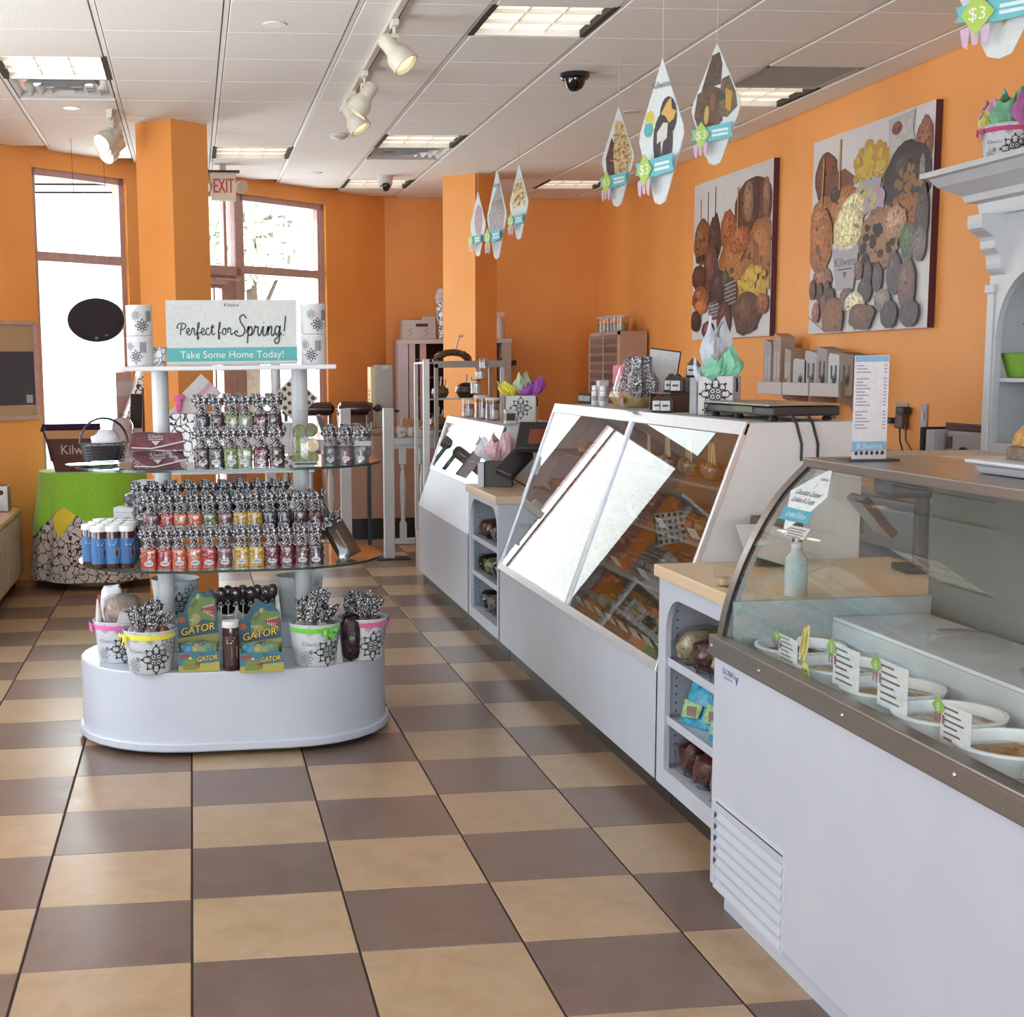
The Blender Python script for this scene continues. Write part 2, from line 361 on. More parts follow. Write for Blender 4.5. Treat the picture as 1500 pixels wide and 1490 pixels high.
def frame_parts(parent, x0, x1, z0, z1, mull=(), trans=(), w=.035):
    m = MB('frame_bronze'); slant(x0, x0+w, z0, z1, .03, .09, m); slant(x1-w, x1, z0, z1, .03, .09, m); slant(x0, x1, z0, z0+.05, .03, .09, m); slant(x0, x1, z1-.05, z1, .03, .09, m); m.build('window_frame', parent, smooth=False)
    for t in trans: m = MB('frame_bronze'); slant(x0, x1, t-.035, t+.035, .025, .095, m); m.build('transom', parent, smooth=False)
    for t in mull: m = MB('frame_bronze'); slant(t-.01, t+.01, z0, z1, .04, .085, m); m.build('mullion', parent, smooth=False)
    zs = [z0]+list(trans)+[z1]
    for a, b in zip(zs, zs[1:]): m = MB('window_glass'); slant(x0, x1, a, b, .058, .064, m); m.build('window_pane', parent, smooth=False)
def setting(name): o = bpy.data.objects.new(name, None); COL.objects.link(o); o['kind'] = 'structure'; return o
w1 = setting('window_1'); frame_parts(w1, -.645, .02, .72, WT, (), (2.45,))
w2 = setting('window_2'); frame_parts(w2, .98, 1.80, .75, WT, (1.755,), (2.45,))
d1 = setting('door_1')
m = MB('frame_bronze'); slant(.14, .17, 0, WT, .03, .1, m); slant(.93, .98, 0, WT, .02, .11, m); slant(.14, .98, 2.39, 2.47, .02, .11, m); slant(.14, .98, WT-.05, WT, .03, .1, m); slant(.845, .87, 2.47, WT, .04, .09, m); m.build('door_frame', d1, smooth=False)
m = MB('frame_bronze'); slant(.17, .24, .02, 2.39, .045, .09, m); slant(.82, .93, .02, 2.39, .045, .09, m); slant(.24, .82, .02, .28, .045, .09, m); slant(.24, .82, 2.28, 2.39, .045, .09, m); slant(.75, .765, .28, 2.28, .055, .08, m); m.build('door_leaf', d1, smooth=False)
m = MB('window_glass'); slant(.24, .82, .28, 2.28, .064, .07, m); slant(.17, .93, 2.47, WT-.05, .064, .07, m); m.build('door_pane', d1, smooth=False)
m = MB('alu'); slant(.60, .84, 2.31, 2.36, 0, .045, m); slant(.72, .93, 2.345, 2.36, -.03, -.015, m); m.build('door_closer', d1, smooth=False)
m = MB('chrome', 'C8C8C8'); slant(.775, .795, .9, 1.25, 0, .02, m); slant(.775, .795, .9, .93, .02, .045, m); slant(.775, .795, 1.22, 1.25, .02, .045, m); m.build('door_handle', d1, smooth=False)
for i, (a, b) in enumerate(((-1.6, .9), (1.3, 3.9))):
    w = setting('window_%d' % (3+i)); m = MB('frame_bronze'); m.box(-2.72, -2.66, a, a+.05, .85, 3.05); m.box(-2.72, -2.66, b-.05, b, .85, 3.05); m.box(-2.72, -2.66, a, b, .85, .9); m.box(-2.72, -2.66, a, b, 3.0, 3.05); m.box(-2.72, -2.66, a, b, 2.4, 2.46); m.build('window_frame', w, smooth=False)
    m = MB('window_glass'); m.box(-2.695, -2.689, a, b, .85, 3.05); m.build('window_pane', w, smooth=False)
w = setting('window_5'); m = MB('frame_bronze')
for x in (-2.2, -.3, 1.5, 3.34): m.box(x, x+.06, -6.32, -6.26, .5, 3.1)
m.box(-2.2, 3.4, -6.32, -6.26, .5, .56); m.box(-2.2, 3.4, -6.32, -6.26, 3.04, 3.1); m.build('window_frame', w, smooth=False)
m = MB('window_glass'); m.box(-2.2, 3.4, -6.293, -6.287, .5, 3.1); m.build('window_pane', w, smooth=False)
# pillars
def pillar(pts, label):
    m = MB('orange_wall'); m.prism(pts, 'z', 0, H+.02); o = m.build('pillar', smooth=False); o['kind'] = 'structure'; o['label'] = label
a = .242; pillar([(.411, 6.06), (.411+a, 6.06+a), (.411, 6.06+2*a), (.411-a, 6.06+a)], 'square orange pillar set cornerwise before the door')
p0 = Vector((2.742, 8.86)); p1 = Vector((2.988, 8.64)); e = p1-p0; nrm = Vector((-e.y, e.x)); p2 = p1+nrm*1.15; p3 = p0+nrm*1.15
pillar([tuple(p0), tuple(p1), tuple(p2), tuple(p3)], 'orange pillar whose left face is lit pale, beside the drawer tower')

# ceiling
m = MB('ceiling_board'); m.box(-2.76, 4.78, -6.36, 10.66, H+.06, H+.14); m.mat('ceiling_board'); m.box(-2.6, 4.62, -6.2, 2.39, H-.004, H+.05); ceiling = struct(m.build('ceiling', smooth=False))
G, GX, GY = .6096, .1, 4.22
LIGHTS = {(3, -2), (1, 5), (3, 4), (3, 8), (6, 8), (-1, 0), (6, 1)}; VENTS = {(3, 5), (-1, 1)}; GRILLE = {(6, 0)}
m = MB('ceiling_board'); gx, gy = .017, .003
m.box(gx, G-gx, gy, G-gy, 0, .018); pan = m.build('ceiling_panel', ceiling, smooth=False, bevel=.003); first = True
for i in range(-5, 8):
    for j in range(-3, 11):
        if (i, j) in LIGHTS | VENTS | GRILLE: continue
        x, y = GX+i*G, GY+j*G
        if y > x+.25+8.05 or x > 4.6: continue
        if i == 7 or j == 10 or (y+G > x+8.05):      # cut panels along the walls
            poly = [(x+gx, y+gy), (min(x+G-gx, 4.61), y+gy), (min(x+G-gx, 4.61), min(y+G-gy, 10.49)), (x+gx, min(y+G-gy, 10.49))]
            out = []
            for k in range(4):                        # clip to y <= x + 8.03
                a, b = poly[k], poly[(k+1) % 4]; fa, fb = a[0]+8.03-a[1], b[0]+8.03-b[1]
                if fa >= 0: out.append(a)
                if fa*fb < 0: t = fa/(fa-fb); out.append((a[0]+(b[0]-a[0])*t, a[1]+(b[1]-a[1])*t))
            if len(out) > 2: q = MB('ceiling_board'); q.prism(out, 'z', H-.006, H+.012); q.build('ceiling_panel', ceiling, smooth=False)
            continue
        o = pan if first else pan.copy()
        if not first: COL.objects.link(o); o.parent = ceiling
        first = False; o.location = (x, y, H-.006)
for i in range(-4, 8):
    x = GX+i*G; y1 = min(10.5, x+8.05)
    q = MB('grid_white'); q.box(x-.012, x+.012, 2.39, y1, H-.001, H+.004); q.mat('dark_gap'); q.box(x-.018, x+.018, 2.39, y1, H+.012, H+.03); q.build('grid_bar', ceiling, smooth=False)
q = MB('dark_gap')
for j in range(-3, 11): q.box(-2.6, 4.62, GY+j*G-.008, GY+j*G+.008, H+.014, H+.03)
q.build('cross_tee', ceiling, smooth=False)
for i, x in enumerate([GX+k*G for k in range(-1, 7)]):           # bright tabs where the cross tees meet the runners
    pass
# ceiling fixtures -------------------------------------------------------
def ceil_light(i, j, label):
    t = thing('ceiling_light', label, 'ceiling light', (GX+i*G, GY+j*G, H), group='recessed fluorescent ceiling lights')
    m = MB('dark_gap'); w = .016
    m.box(0, w*2, 0, G, -.004, .05); m.box(G-w*2, G, 0, G, -.004, .05); m.mat('grid_white'); m.box(w*2, G-w*2, 0, w, -.004, .05); m.box(w*2, G-w*2, G-w, G, -.004, .05); m.build('light_frame', t, smooth=False)
    m = MB('lamp_panel'); m.box(w*2, G-w*2, w, G-w, .03, .045); m.build('diffuser', t, smooth=False)
    m = MB('grid_white')
    for k in (1, 2): m.box(w*2, G-w*2, G*k/3-.003, G*k/3+.003, .012, .03); m.box(w*2+(G-4*w)*k/3-.003, w*2+(G-4*w)*k/3+.003, w, G-w, .018, .03)
    m.build('louver', t, smooth=False)
ceil_light(3, -2, 'large ceiling light panel in front of the white spotlights')
ceil_light(1, 5, 'ceiling light panel above the red exit sign')
ceil_light(3, 4, 'ceiling light panel touching the square air vent over the shop middle')
ceil_light(3, 8, 'far yellowish ceiling light panel behind the small white camera')
ceil_light(6, 8, 'far ceiling light panel behind the hanging kites near the back wall')
ceil_light(-1, 0, 'ceiling light panel with the silver vent close behind it')
ceil_light(6, 1, 'ceiling light panel beside the grey grille above the wall posters')
def vent(i, j, label):
    t = thing('air_vent', label, 'air vent', (GX+i*G, GY+j*G, H), group='square ceiling diffusers')
    m = MB('chrome', 'D5D2CE'); c = G/2
    m.box(.02, G-.02, .012, G-.012, .03, .04); m.build('back_plate', t, smooth=False)
    for k, (r, z) in enumerate(((.285, -.002), (.21, -.008), (.14, -.014), (.07, -.02))):
        m = MB('paint', 'D9D6D4'); a, b = r, r-.035; P = []
        for q, zz in ((a, z), (b, z+.035)): P += [(c-q, c-q, zz), (c+q, c-q, zz), (c+q, c+q, zz), (c-q, c+q, zz)]
        m.add(P, [(0,1,5,4),(1,2,6,5),(2,3,7,6),(3,0,4,7)]); m.build('vane', t, smooth=False)
vent(3, 5, 'square air vent behind the middle ceiling light'); vent(-1, 1, 'silver stepped air vent beside the far-side spotlights')
t = thing('return_grille', 'flat grey return air grille in the ceiling near the posters', 'air grille', (GX+6*G, GY, H))
m = MB('paint', 'B3ABA1'); m.box(.015, G-.015, .01, .035, -.004, .01); m.box(.015, G-.015, G-.035, G-.01, -.004, .01); m.box(.015, .04, .01, G-.01, -.004, .01); m.box(G-.04, G-.015, .01, G-.01, -.004, .01); m.build('grille_frame', t, smooth=False)
m = MB('paint', 'A69E94')
for k in range(26): y = .04+k*.0208; m.add([(.04, y, .012), (G-.04, y, .012), (G-.04, y+.012, 0), (.04, y+.012, 0)], [(0, 3, 2, 1)])
m.build('louver_blades', t, smooth=False); m = MB('matte', '6E675F'); m.box(.02, G-.02, .02, G-.02, .02, .03); m.build('duct_back', t, smooth=False)
# track spotlights
def rotm(d, up=(0, 0, 1)):
    """matrix turning +Z onto direction d"""
    return Vector((0, 0, 1)).rotation_difference(Vector(d).normalized()).to_matrix().to_4x4()
def spot(loc, d, label, lens, group):
    t = thing('spotlight', label, 'spotlight', loc, 0, group); dv = Vector(d).normalized()
    m = MB('paint', 'E6DFCF'); m.cbox(0, 0, -.03, .035, .09, .03); m.build('track_adapter', t, bevel=.004)
    ctr = Vector((0, 0, -.14))
    m = MB('paint', 'DFD8C8'); m.tube([(0, 0, -.02), (0, 0, -.07)], .009, 8); m.tube([(0.02, 0, -.07), (-.02, 0, -.07)], .012, 8); m.tube([(.018, 0, -.07), tuple(ctr+Vector((.018, 0, .0)))], .007, 6); m.tube([(-.018, 0, -.07), tuple(ctr+Vector((-.018, 0, 0)))], .007, 6); m.build('arm', t)
    m = MB('paint', 'E6DFCF'); m.T = Matrix.Translation(ctr) @ rotm(dv)
    m.lathe([(.0, -.085), (.033, -.085), (.038, -.078), (.04, -.01), (.043, 0), (.058, .02), (.064, .04), (.064, .085), (.067, .087), (.067, .095), (.06, .095), (.057, .06), (.0, .055)], 20, cap=False); m.build('lamp_head', t)
    m = MB(lens); m.T = Matrix.Translation(ctr) @ rotm(dv); m.lathe([(0, .084), (.04, .082), (.058, .07)], 20, cap=False); m.build('lens', t)
    return t
def hang(px, py, drop): p = at_z(px, py, H-drop); return Vector((p.x, p.y, H))
m = MB('paint', 'E4DED2'); A = hang(586, 0, 0); B = hang(505, 150, .0); B = Vector((A.x+.02, B.y+.2, H)); A = Vector((A.x, A.y-.6, H)); L = (B-A)
t = thing('light_track', 'white lighting track carrying three white spotlights', 'light track')
m.tube([tuple(A+Vector((0, 0, -.018))), tuple(B+Vector((0, 0, -.018)))], .02, 4); m.build('rail', t); m = MB('dark_gap'); m.tube([tuple(A+Vector((.016, 0, -.026))), tuple(B+Vector((.016, 0, -.026)))], .006, 4); m.build('slot', t)
tx = A.x+.01
for (px, py), d, l in (((578, 75), (.55, -.35, -.75), 'white spotlight nearest on the track, by the large light panel'), ((534, 120), (-.55, .1, -.8), 'middle white spotlight of the track, turned away to the left'), ((517, 165), (.5, -.25, -.85), 'last white spotlight at the far end of the track')):
    p = at_x(px, py, tx); spot((tx, p.y, H-.03), d, l, 'spot_dim', 'spotlights on the long track')
p = at_z(160, 160, H); t = thing('light_track', 'short white lighting track near the silver vent', 'light track')
m = MB('paint', 'E4DED2'); m.box(p.x-.02, p.x+.02, p.y-.05, p.y+.75, H-.035, H); m.build('rail', t)
for k, (dy, l) in enumerate(((0, 'bright lit spotlight, front one of the three near the window'), (.22, 'middle of the three lit spotlights near the window'), (.5, 'rear one of the three lit spotlights near the window'))):
    spot((p.x, p.y+dy, H-.03), (-.62, -.62, -.6), l, 'spot_lens', 'lit spotlights near the window')
# cameras, detector, sprinklers
p = at_z(842, 106, H); t = thing('dome_camera', 'black dome security camera on the ceiling', 'camera', p)
m = MB('gloss', '1C1B1D'); m.lathe([(.085, 0), (.085, -.03), (.075, -.04)], 24); m.build('housing', t); m = MB('gloss', '121214'); m.lathe([(.062, -.04), (.058, -.065), (.042, -.09), (.02, -.103), (0.001, -.106)], 20, cap=False); m.build('dome', t)
p = at_z(564, 257, H); t = thing('dome_camera', 'small white dome camera with dark lens before the far light', 'camera', p)
m = MB('paint', 'D8CFC8'); m.lathe([(.07, 0), (.068, -.04), (.06, -.09)], 20); m.build('housing', t); m = MB('gloss', '241F20'); m.ball((0, -.02, -.09), (.048, .048, .05), 14, 8); m.build('dome', t)
p = at_z(497, 196, H); t = thing('smoke_detector', 'small white smoke detector on the ceiling', 'detector', p); m = MB('paint', 'DDD6CF'); m.lathe([(.065, 0), (.063, -.02), (.04, -.035), (.001, -.04)], 20, cap=False); m.build('cover', t)
for px, py, l in ((105, 156, 'sprinkler cap in the ceiling beyond the silver vent'), (463, 252, 'sprinkler cap in the ceiling between exit sign and white camera'), (925, 162, 'sprinkler cap in the ceiling between two hanging kites'), (402, 33, 'sprinkler cap in the ceiling near the camera end')):
    p = at_z(px, py, H); m = MB('paint', 'E4DEDA'); m.lathe([(.055, -.006), (.055, -.012), (.001, -.014)], 18, cap=False); m.lathe([(.04, -.006), (.04, .01)], 12); tag(m.build('sprinkler_cap', loc=p), l, 'sprinkler', 'ceiling sprinklers')
# exit sign
p = at_y(327, 273, 8.2); e = thing('exit_sign', 'white box exit sign with red EXIT lettering and two lamp heads', 'exit sign', p, 0)
m = MB('paint', 'D9C9B8'); m.cbox(0, 0, -.115, .205, .06, .225); m.build('sign_body', e, bevel=.006); m = MB('matte', '2A2522'); m.cbox(.0, 0, .11, .27, .1, .012); m.build('mount_plate', e); m = MB('paint', 'C9BCAE'); m.cbox(0, 0, .12, .05, .05, H-p.z-.12); m.build('ceiling_stem', e)
m = MB('print', 'D8402E'); [text(m, 'EXIT', .165, lambda u, v, g=g: (u+g, -.0325-abs(g)*.1, v-.055), squeeze=.50) for g in (0, .004)]; m.build('lettering', e, smooth=False)
for s in (-1, 1):
    m = MB('paint', 'D6C4B0'); m.T = Matrix.Translation((s*.135, -.02, .0)) @ rotm((s*.5, -.8, -.3)); m.lathe([(.02, -.05), (.04, -.03), (.055, .03), (.055, .04)], 16); m.build('lamp_head', e)
# outside: pavement, white building, trees
m = MB('concrete'); m.box(-25, 20, -14, 45, -.3, -.12); struct(m.build('pavement'))
m = MB('paint', 'F1F1EE'); m.box(-9, -1.6, 17, 25, -.12, 7.5); m.col('D9DEE4')
for k in range(3): m.box(-8.2+k*2.2, -7.0+k*2.2, 16.95, 17, 1.2, 3.4)
tag(m.build('building', smooth=False), 'white building across the street beyond the left window', 'building')
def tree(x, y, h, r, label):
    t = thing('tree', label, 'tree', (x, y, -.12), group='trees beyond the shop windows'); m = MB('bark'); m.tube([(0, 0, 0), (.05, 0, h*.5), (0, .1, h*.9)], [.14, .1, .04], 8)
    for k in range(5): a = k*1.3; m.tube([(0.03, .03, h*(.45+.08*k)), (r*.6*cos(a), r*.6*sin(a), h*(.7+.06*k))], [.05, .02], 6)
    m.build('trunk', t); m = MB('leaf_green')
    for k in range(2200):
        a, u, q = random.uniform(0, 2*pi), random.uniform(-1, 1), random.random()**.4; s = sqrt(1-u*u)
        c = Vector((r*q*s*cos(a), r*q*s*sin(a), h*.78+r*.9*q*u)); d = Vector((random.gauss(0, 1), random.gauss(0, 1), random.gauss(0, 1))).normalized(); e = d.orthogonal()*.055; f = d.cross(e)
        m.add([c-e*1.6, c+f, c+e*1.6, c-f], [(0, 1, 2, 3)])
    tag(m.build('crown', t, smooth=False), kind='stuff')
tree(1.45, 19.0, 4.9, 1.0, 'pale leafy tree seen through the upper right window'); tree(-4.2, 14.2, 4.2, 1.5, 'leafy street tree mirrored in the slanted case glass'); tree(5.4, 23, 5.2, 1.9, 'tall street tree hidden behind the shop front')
# ================================================================== counters and display cases
XF = 2.12
def xz_prism(m, poly, y0, y1): m.prism(poly, 'y', y0, y1)
def slab(m, p, q, t, y0, y1):
    """board of thickness t between two points of the cross-section (x, z)"""
    d = Vector((q[0]-p[0], q[1]-p[1])).normalized(); n = Vector((-d.y, d.x))*-t
    m.prism([p, q, (q[0]-n.x*-1, q[1]-n.y*-1), (p[0]+n.x, p[1]+n.y)] if False else [p, q, (q[0]+n.x, q[1]+n.y), (p[0]+n.x, p[1]+n.y)], 'y', y0, y1)
def case(name, label, y0, y1, prof, top_d, shelves, panel_lo):
    """slanted glass display case; prof: cross-section from the foot of the slant to the top edge"""
    t = thing(name, label, 'display case', (0, 0, 0))
    zf = prof[0][1]; xt, zt = prof[-1]; xb = top_d
    m = MB('white_laminate'); m.box(XF, XF+.02, y0, y1, .10, zf); m.build('front_panel', t, smooth=False, bevel=.002)
    m = MB('kick_black'); m.box(XF+.06, XF+.075, y0, y1, 0, .10); m.build('toe_kick', t, smooth=False)
    if len(prof) == 3: m = MB('white_laminate'); slab(m, prof[0], prof[1], .018, y0, y1); m.build('sloped_panel', t, smooth=False)
    g0 = prof[-2]
    for k, (a, b) in enumerate(((y0, y0+.016), (y1-.016, y1))):
        m = MB('white_paint'); m.prism([(XF, .1), (XF, zf)]+[p for p in prof[1:]]+[(xb, zt), (xb, .1)], 'y', a, b); m.build('side_panel', t, smooth=False, bevel=.002)
    m = MB('white_paint'); m.box(xt+.001, xb, y0+.0165, y1-.0165, zt-.02, zt+.001); m.build('top_board', t, smooth=False, bevel=.002)
    m = MB('paint', '857B72'); m.box(xb-.02, xb, y0+.016, y1-.016, .1, zt-.02); m.build('back_board', t, smooth=False)
    d = Vector((xt-g0[0], zt-g0[1])).normalized(); P = lambda s, off: (g0[0]+d.x*s+d.y*off, g0[1]+d.y*s-d.x*off)
    L = (Vector((xt, zt))-Vector(g0)).length
    def strip(nm, s0, s1, a, b, o0=-.008, o1=.012, mat='alu'):
        m = MB(mat); m.prism([P(s0, o0), P(s1, o0), P(s1, o1), P(s0, o1)], 'y', a, b); return m.build(nm, t, smooth=False, bevel=.0015)
    strip('bottom_rail', -.012, .022, y0, y1); strip('top_rail', L-.045, L+.004, y0, y1)
    strip('frame_edge', .02, L-.04, y0-.002, y0+.016); strip('frame_edge', .02, L-.04, y1-.016, y1+.002)
    if y1-y0 > 2.2: mid = 2.36; strip('mullion', .02, L-.04, mid-.018, mid+.018); panes = ((y0+.016, mid-.018), (mid+.018, y1-.016))
    else: panes = ((y0+.016, y1-.016),)
    for a, b in panes: strip('glass_pane', .018, L-.04, a, b, 0, .006, 'case_glass')
    for z, x in shelves:
        m = MB('paint', '6E665E'); m.box(x, xb-.02, y0+.016, y1-.016, z-.012, z); m.build('inner_shelf', t, smooth=False)
    return t
case2 = case('display_case', 'long white display case with two large slanted panes full of chocolates', 1.10, 3.72, [(XF, .51), (2.43, 1.375)], 2.86, [(.53, 2.145), (.74, 2.225), (.94, 2.295), (1.14, 2.37)], .1)
case1 = case('display_case', 'small far display case with white sloped apron below its pane', 4.58, 6.46, [(XF, .585), (2.216, .85), (2.345, 1.22)], 2.80, [(.87, 2.24), (1.04, 2.30)], .1)
m = MB('print', 'D9D9D6'); q = Vector((2.425, 2.36, 1.363)); m.box(2.40, 2.46, 2.36-.05, 2.36+.05, 1.377, 1.380); m.col('8A8A8A')
for k in range(3): m.box(2.415+k*.012, 2.418+k*.012, 2.33, 2.39, 1.380, 1.3805)
tag(m.build('notice_card', smooth=False), 'small white notice card lying at the mullion top of the long case', 'card')
# niche cabinets with open shelves --------------------------------------
def arch(y0, y1, z0, z1, r, n=8):
    out = [(y0, z0), (y1, z0)]
    for k in range(n+1): a = pi/2*k/n; out.append((y1-r+r*cos(a), z1-r+r*sin(a)))
    for k in range(n+1): a = pi/2+pi/2*k/n; out.append((y0+r+r*cos(a), z1-r+r*sin(a)))
    return out
def niche(label, y0, y1, oy0, oy1, oz0, oz1, zt, shelves, deep=.1):
    t = thing('niche_cabinet', label, 'cabinet', (0, 0, 0)); x0, x1 = XF, XF+.36
    inn = arch(oy0, oy1, oz0, oz1, .13); n = len(inn)
    m = MB('white_laminate')              # front frame: ring between the outline and the arched opening
    outer = []
    for (y, z) in inn:
        cy, cz = (oy0+oy1)/2, (oz0+oz1)/2; dy, dz = y-cy, z-cz; s = min(((y1 if dy > 0 else y0)-cy)/dy if abs(dy) > 1e-6 else 9e9, ((zt if dz > 0 else .1)-cz)/dz if abs(dz) > 1e-6 else 9e9); outer.append((cy+dy*s, cz+dz*s))
    for cyy, czz in ((y0, .1), (y1, .1), (y1, zt), (y0, zt)):
        k = min(range(n), key=lambda i: (outer[i][0]-cyy)**2+(outer[i][1]-czz)**2); outer[k] = (cyy, czz)
    for x in (x0, x0+.02):
        b = len(m.v); m.v += [(x, y, z) for y, z in outer]+[(x, y, z) for y, z in inn]
        for i in range(n): f = (b+i, b+(i+1) % n, b+n+(i+1) % n, b+n+i); m.face(f if x > x0 else f[::-1])
    b = len(m.v)-4*n
    for i in range(n): m.face((b+n+i, b+n+(i+1) % n, b+3*n+(i+1) % n, b+3*n+i)); m.face((b+i, b+2*n+i, b+2*n+(i+1) % n, b+(i+1) % n))
    m.build('front_frame', t, smooth=False)
    for q in (y0, y1-.016): m = MB('white_laminate'); m.box(x0+.02, x1, q, q+.016, .1, zt); m.build('side_panel', t, smooth=False)
    m = MB('paint', 'D8DADF'); m.box(x1-.012, x1, y0+.016, y1-.016, .1, zt); m.build('back_board', t, smooth=False)
    m = MB('white_laminate'); m.box(x0+.02, x1-.012, y0+.016, y1-.016, oz0-.02, oz0); m.build('bottom_board', t, smooth=False)
    for z in shelves: m = MB('white_laminate'); m.box(x0+.012, x1-.012, y0+.016, y1-.016, z-.018, z); m.box(x0+.0105, x0+.0118, y0+.0165, y1-.0165, z-.0185, z+.012); m.build('shelf', t, smooth=False, bevel=.002)
    m = MB('dark_gap')
    for k in range(20): z = oz0+.04+k*.03; m.box(x0+.06, x0+.066, y1-.0165, y1-.0155, z, z+.006)
    tag(m.build('peg_holes', t, smooth=False), kind='stuff')
    m = MB('kick_black'); m.box(x0+.06, x0+.075, y0, y1, 0, .1); m.build('toe_kick', t, smooth=False)
    m = MB('beige_worktop'); m.box(x0-.018, x1+deep, y0-.012, y1+.012, zt, zt+.042); m.build('worktop', t, smooth=False, bevel=.004)
niche('white cabinet with arched open shelves between the two display cases', 3.735, 4.565, 3.775, 4.50, .165, .815, .845, (.585, .375))
niche('white cabinet with arched open shelves beside the ice cream freezer', .26, 1.095, .30, 1.02, .165, .785, .845, (.555, .345), .5)

# generic wrapped pack lying on a shelf
def pack(name, label, cat, loc, size, rz, col, group=None, film=True, jit=.12, mat='candy', tilt=0):
    t = thing(name, label, cat, loc, rz, group); lx, ly, lz = size
    def shape(q):
        def fn(u, v):
            a = 2*pi*u; w = (v-.5)*2; e = (1-abs(w)**3)**.6 if abs(w) < 1 else 0
            r = 1+random.uniform(-jit, jit); cx, sz = cos(a), sin(a); sx = (abs(cx)**.6)*(1 if cx > 0 else -1); sy = (abs(sz)**.6)*(1 if sz > 0 else -1)
            y = w*ly/2; return (sx*lx/2*max(e, .35)*r*q, y*q, max(.001, lz/2+sy*lz/2*max(e, .12)*r*q))
        return fn
    m = MB(mat, col); m.T = Matrix.Rotation(tilt, 4, 'X'); m.grid(shape(.93 if film else 1), 12, 8, True); m.build('contents' if film else 'wrapper', t)
    if film: m = MB('film'); m.T = Matrix.Rotation(tilt, 4, 'X'); m.grid(shape(1.06), 12, 8, True); m.build('film', t)
    return t
for sh, z, rows in (('top', .585, (('7A4A3C', 4.42), ('3A2A2A', 4.22), ('8C8C8A', 4.06), ('2E2426', 3.92))), ('middle', .375, (('2B2024', 4.43), ('A0A86A', 4.28), ('4C3436', 4.10), ('A8A47C', 3.94))), ('bottom', .165, (('2A2A26', 4.38), ('8C8884', 4.20), ('3E2A2C', 4.05), ('462E2C', 3.92)))):
    for k, (c, y) in enumerate(rows):
        pack('snack_pack', f'{ORD[k]} clear bag from the far end, {sh} shelf of the far arched cabinet', 'snack pack', (XF+.13, y, z+.003), (.19, .15, .105), random.uniform(-.3, .3), c, 'bags in the far arched cabinet')
NT = (('top', .555, (('B3A67C', .93, 'pale cream'), ('5A2E2A', .78, 'dark brown'), ('A8A078', .60, 'cream and brown'), ('6B3A32', .44, 'brown'))), ('bottom', .165, (('5E2E26', .92, 'red brown'), ('6A3A34', .76, 'brown twisted'), ('A3A070', .60, 'pale olive'), ('4A2A28', .44, 'dark'))))
for sh, z, rows in NT:
    for k, (c, y, nm) in enumerate(rows):
        pack('candy_bag', f'{nm} clear bag on the {sh} shelf of the cabinet beside the freezer', 'candy bag', (XF+.12, y, z+.003), (.22, .165, .125), random.uniform(-.25, .25), c, 'bags in the near arched cabinet')
for k, (y, x, h) in enumerate(((.90, .06, .15), (.80, .10, .16), (.70, .14, .17), (.66, .07, .12), (.50, .09, .16), (.42, .15, .17))):
    t = thing('blue_snack_bag', f'{ORD[k]} blue and green snack bag from the far end of the middle shelf', 'snack bag', (XF+x, y, .348), radians(20), 'blue bags in the near arched cabinet')
    m = MB('photo', '3FA0C0'); m.T = Matrix.Rotation(.35, 4, 'Y'); w = .13
    def fn(u, v, h=h): b = sin(pi*v)**.6*.02*sin(pi*u)**.5; return ((-b), (u-.5)*w, v*h)
    def fb(u, v, h=h): b = sin(pi*v)**.6*.02*sin(pi*u)**.5; return ((b), (.5-u)*w, v*h)
    m.grid(fn, 6, 6); m.grid(fb, 6, 6); m.build('pouch', t)
    m = MB('photo', '7FA860'); m.T = Matrix.Rotation(.35, 4, 'Y'); m.add([(-.024, -.04, .03), (-.024, .045, .02), (-.024, .05, h*.55), (-.024, -.045, h*.5)], [(0, 3, 2, 1)]); m.col('6A4030'); m.add([(-.0245, -.03, .03), (-.0245, .02, .03), (-.0245, .03, h*.4), (-.0245, -.02, h*.45)], [(0, 3, 2, 1)]); m.build('printed_front', t)

# trays of chocolates and price cards in the cases ------------------------
def lumps(m, x0, x1, y0, y1, z, dx, dy, r, hz, kind='ball', cols=('4A2A22',)):
    y = y0+dy/2
    while y < y1:
        x = x0+dx/2
        while x < x1:
            m.col(random.choice(cols)); c = (x+random.uniform(-.1, .1)*dx, y+random.uniform(-.1, .1)*dy)
            if kind == 'ball': m.ball((c[0], c[1], z+hz*.7), (r, r, hz), 7, 4, .12)
            elif kind == 'slab':
                a = random.uniform(-.3, .3); q = MB(); m.T = Matrix.Translation((c[0], c[1], z)) @ Matrix.Rotation(a, 4, 'Z') @ Matrix.Rotation(random.uniform(-.35, .1), 4, 'Y'); m.cbox(0, 0, 0, dx*.95, dy*.9, hz); m.T = Matrix.Identity(4)
            x += dx
        y += dy
def tray(label, x0, x1, y0, y1, z, kind, cols, dx=.05, dy=.05, r=.024, hz=.022, base='5A4A42'):
    t = thing('candy_tray', label, 'tray', ((x0+x1)/2, (y0+y1)/2, z), 0, 'trays of chocolates in the display cases'); a, b = (x1-x0)/2, (y1-y0)/2
    m = MB('paint', base); m.box(-a, a, -b, b, 0, .006); m.box(-a, a, -b, -b+.004, 0, .02); m.box(-a, a, b-.004, b, 0, .02); m.box(-a, -a+.004, -b, b, 0, .02); m.build('tray_base', t, smooth=False)
    m = MB('choc'); lumps(m, -a+.01, a-.01, -b+.01, b-.01, .006, dx, dy, r, hz, kind, cols); tag(m.build('chocolates', t), kind='stuff')
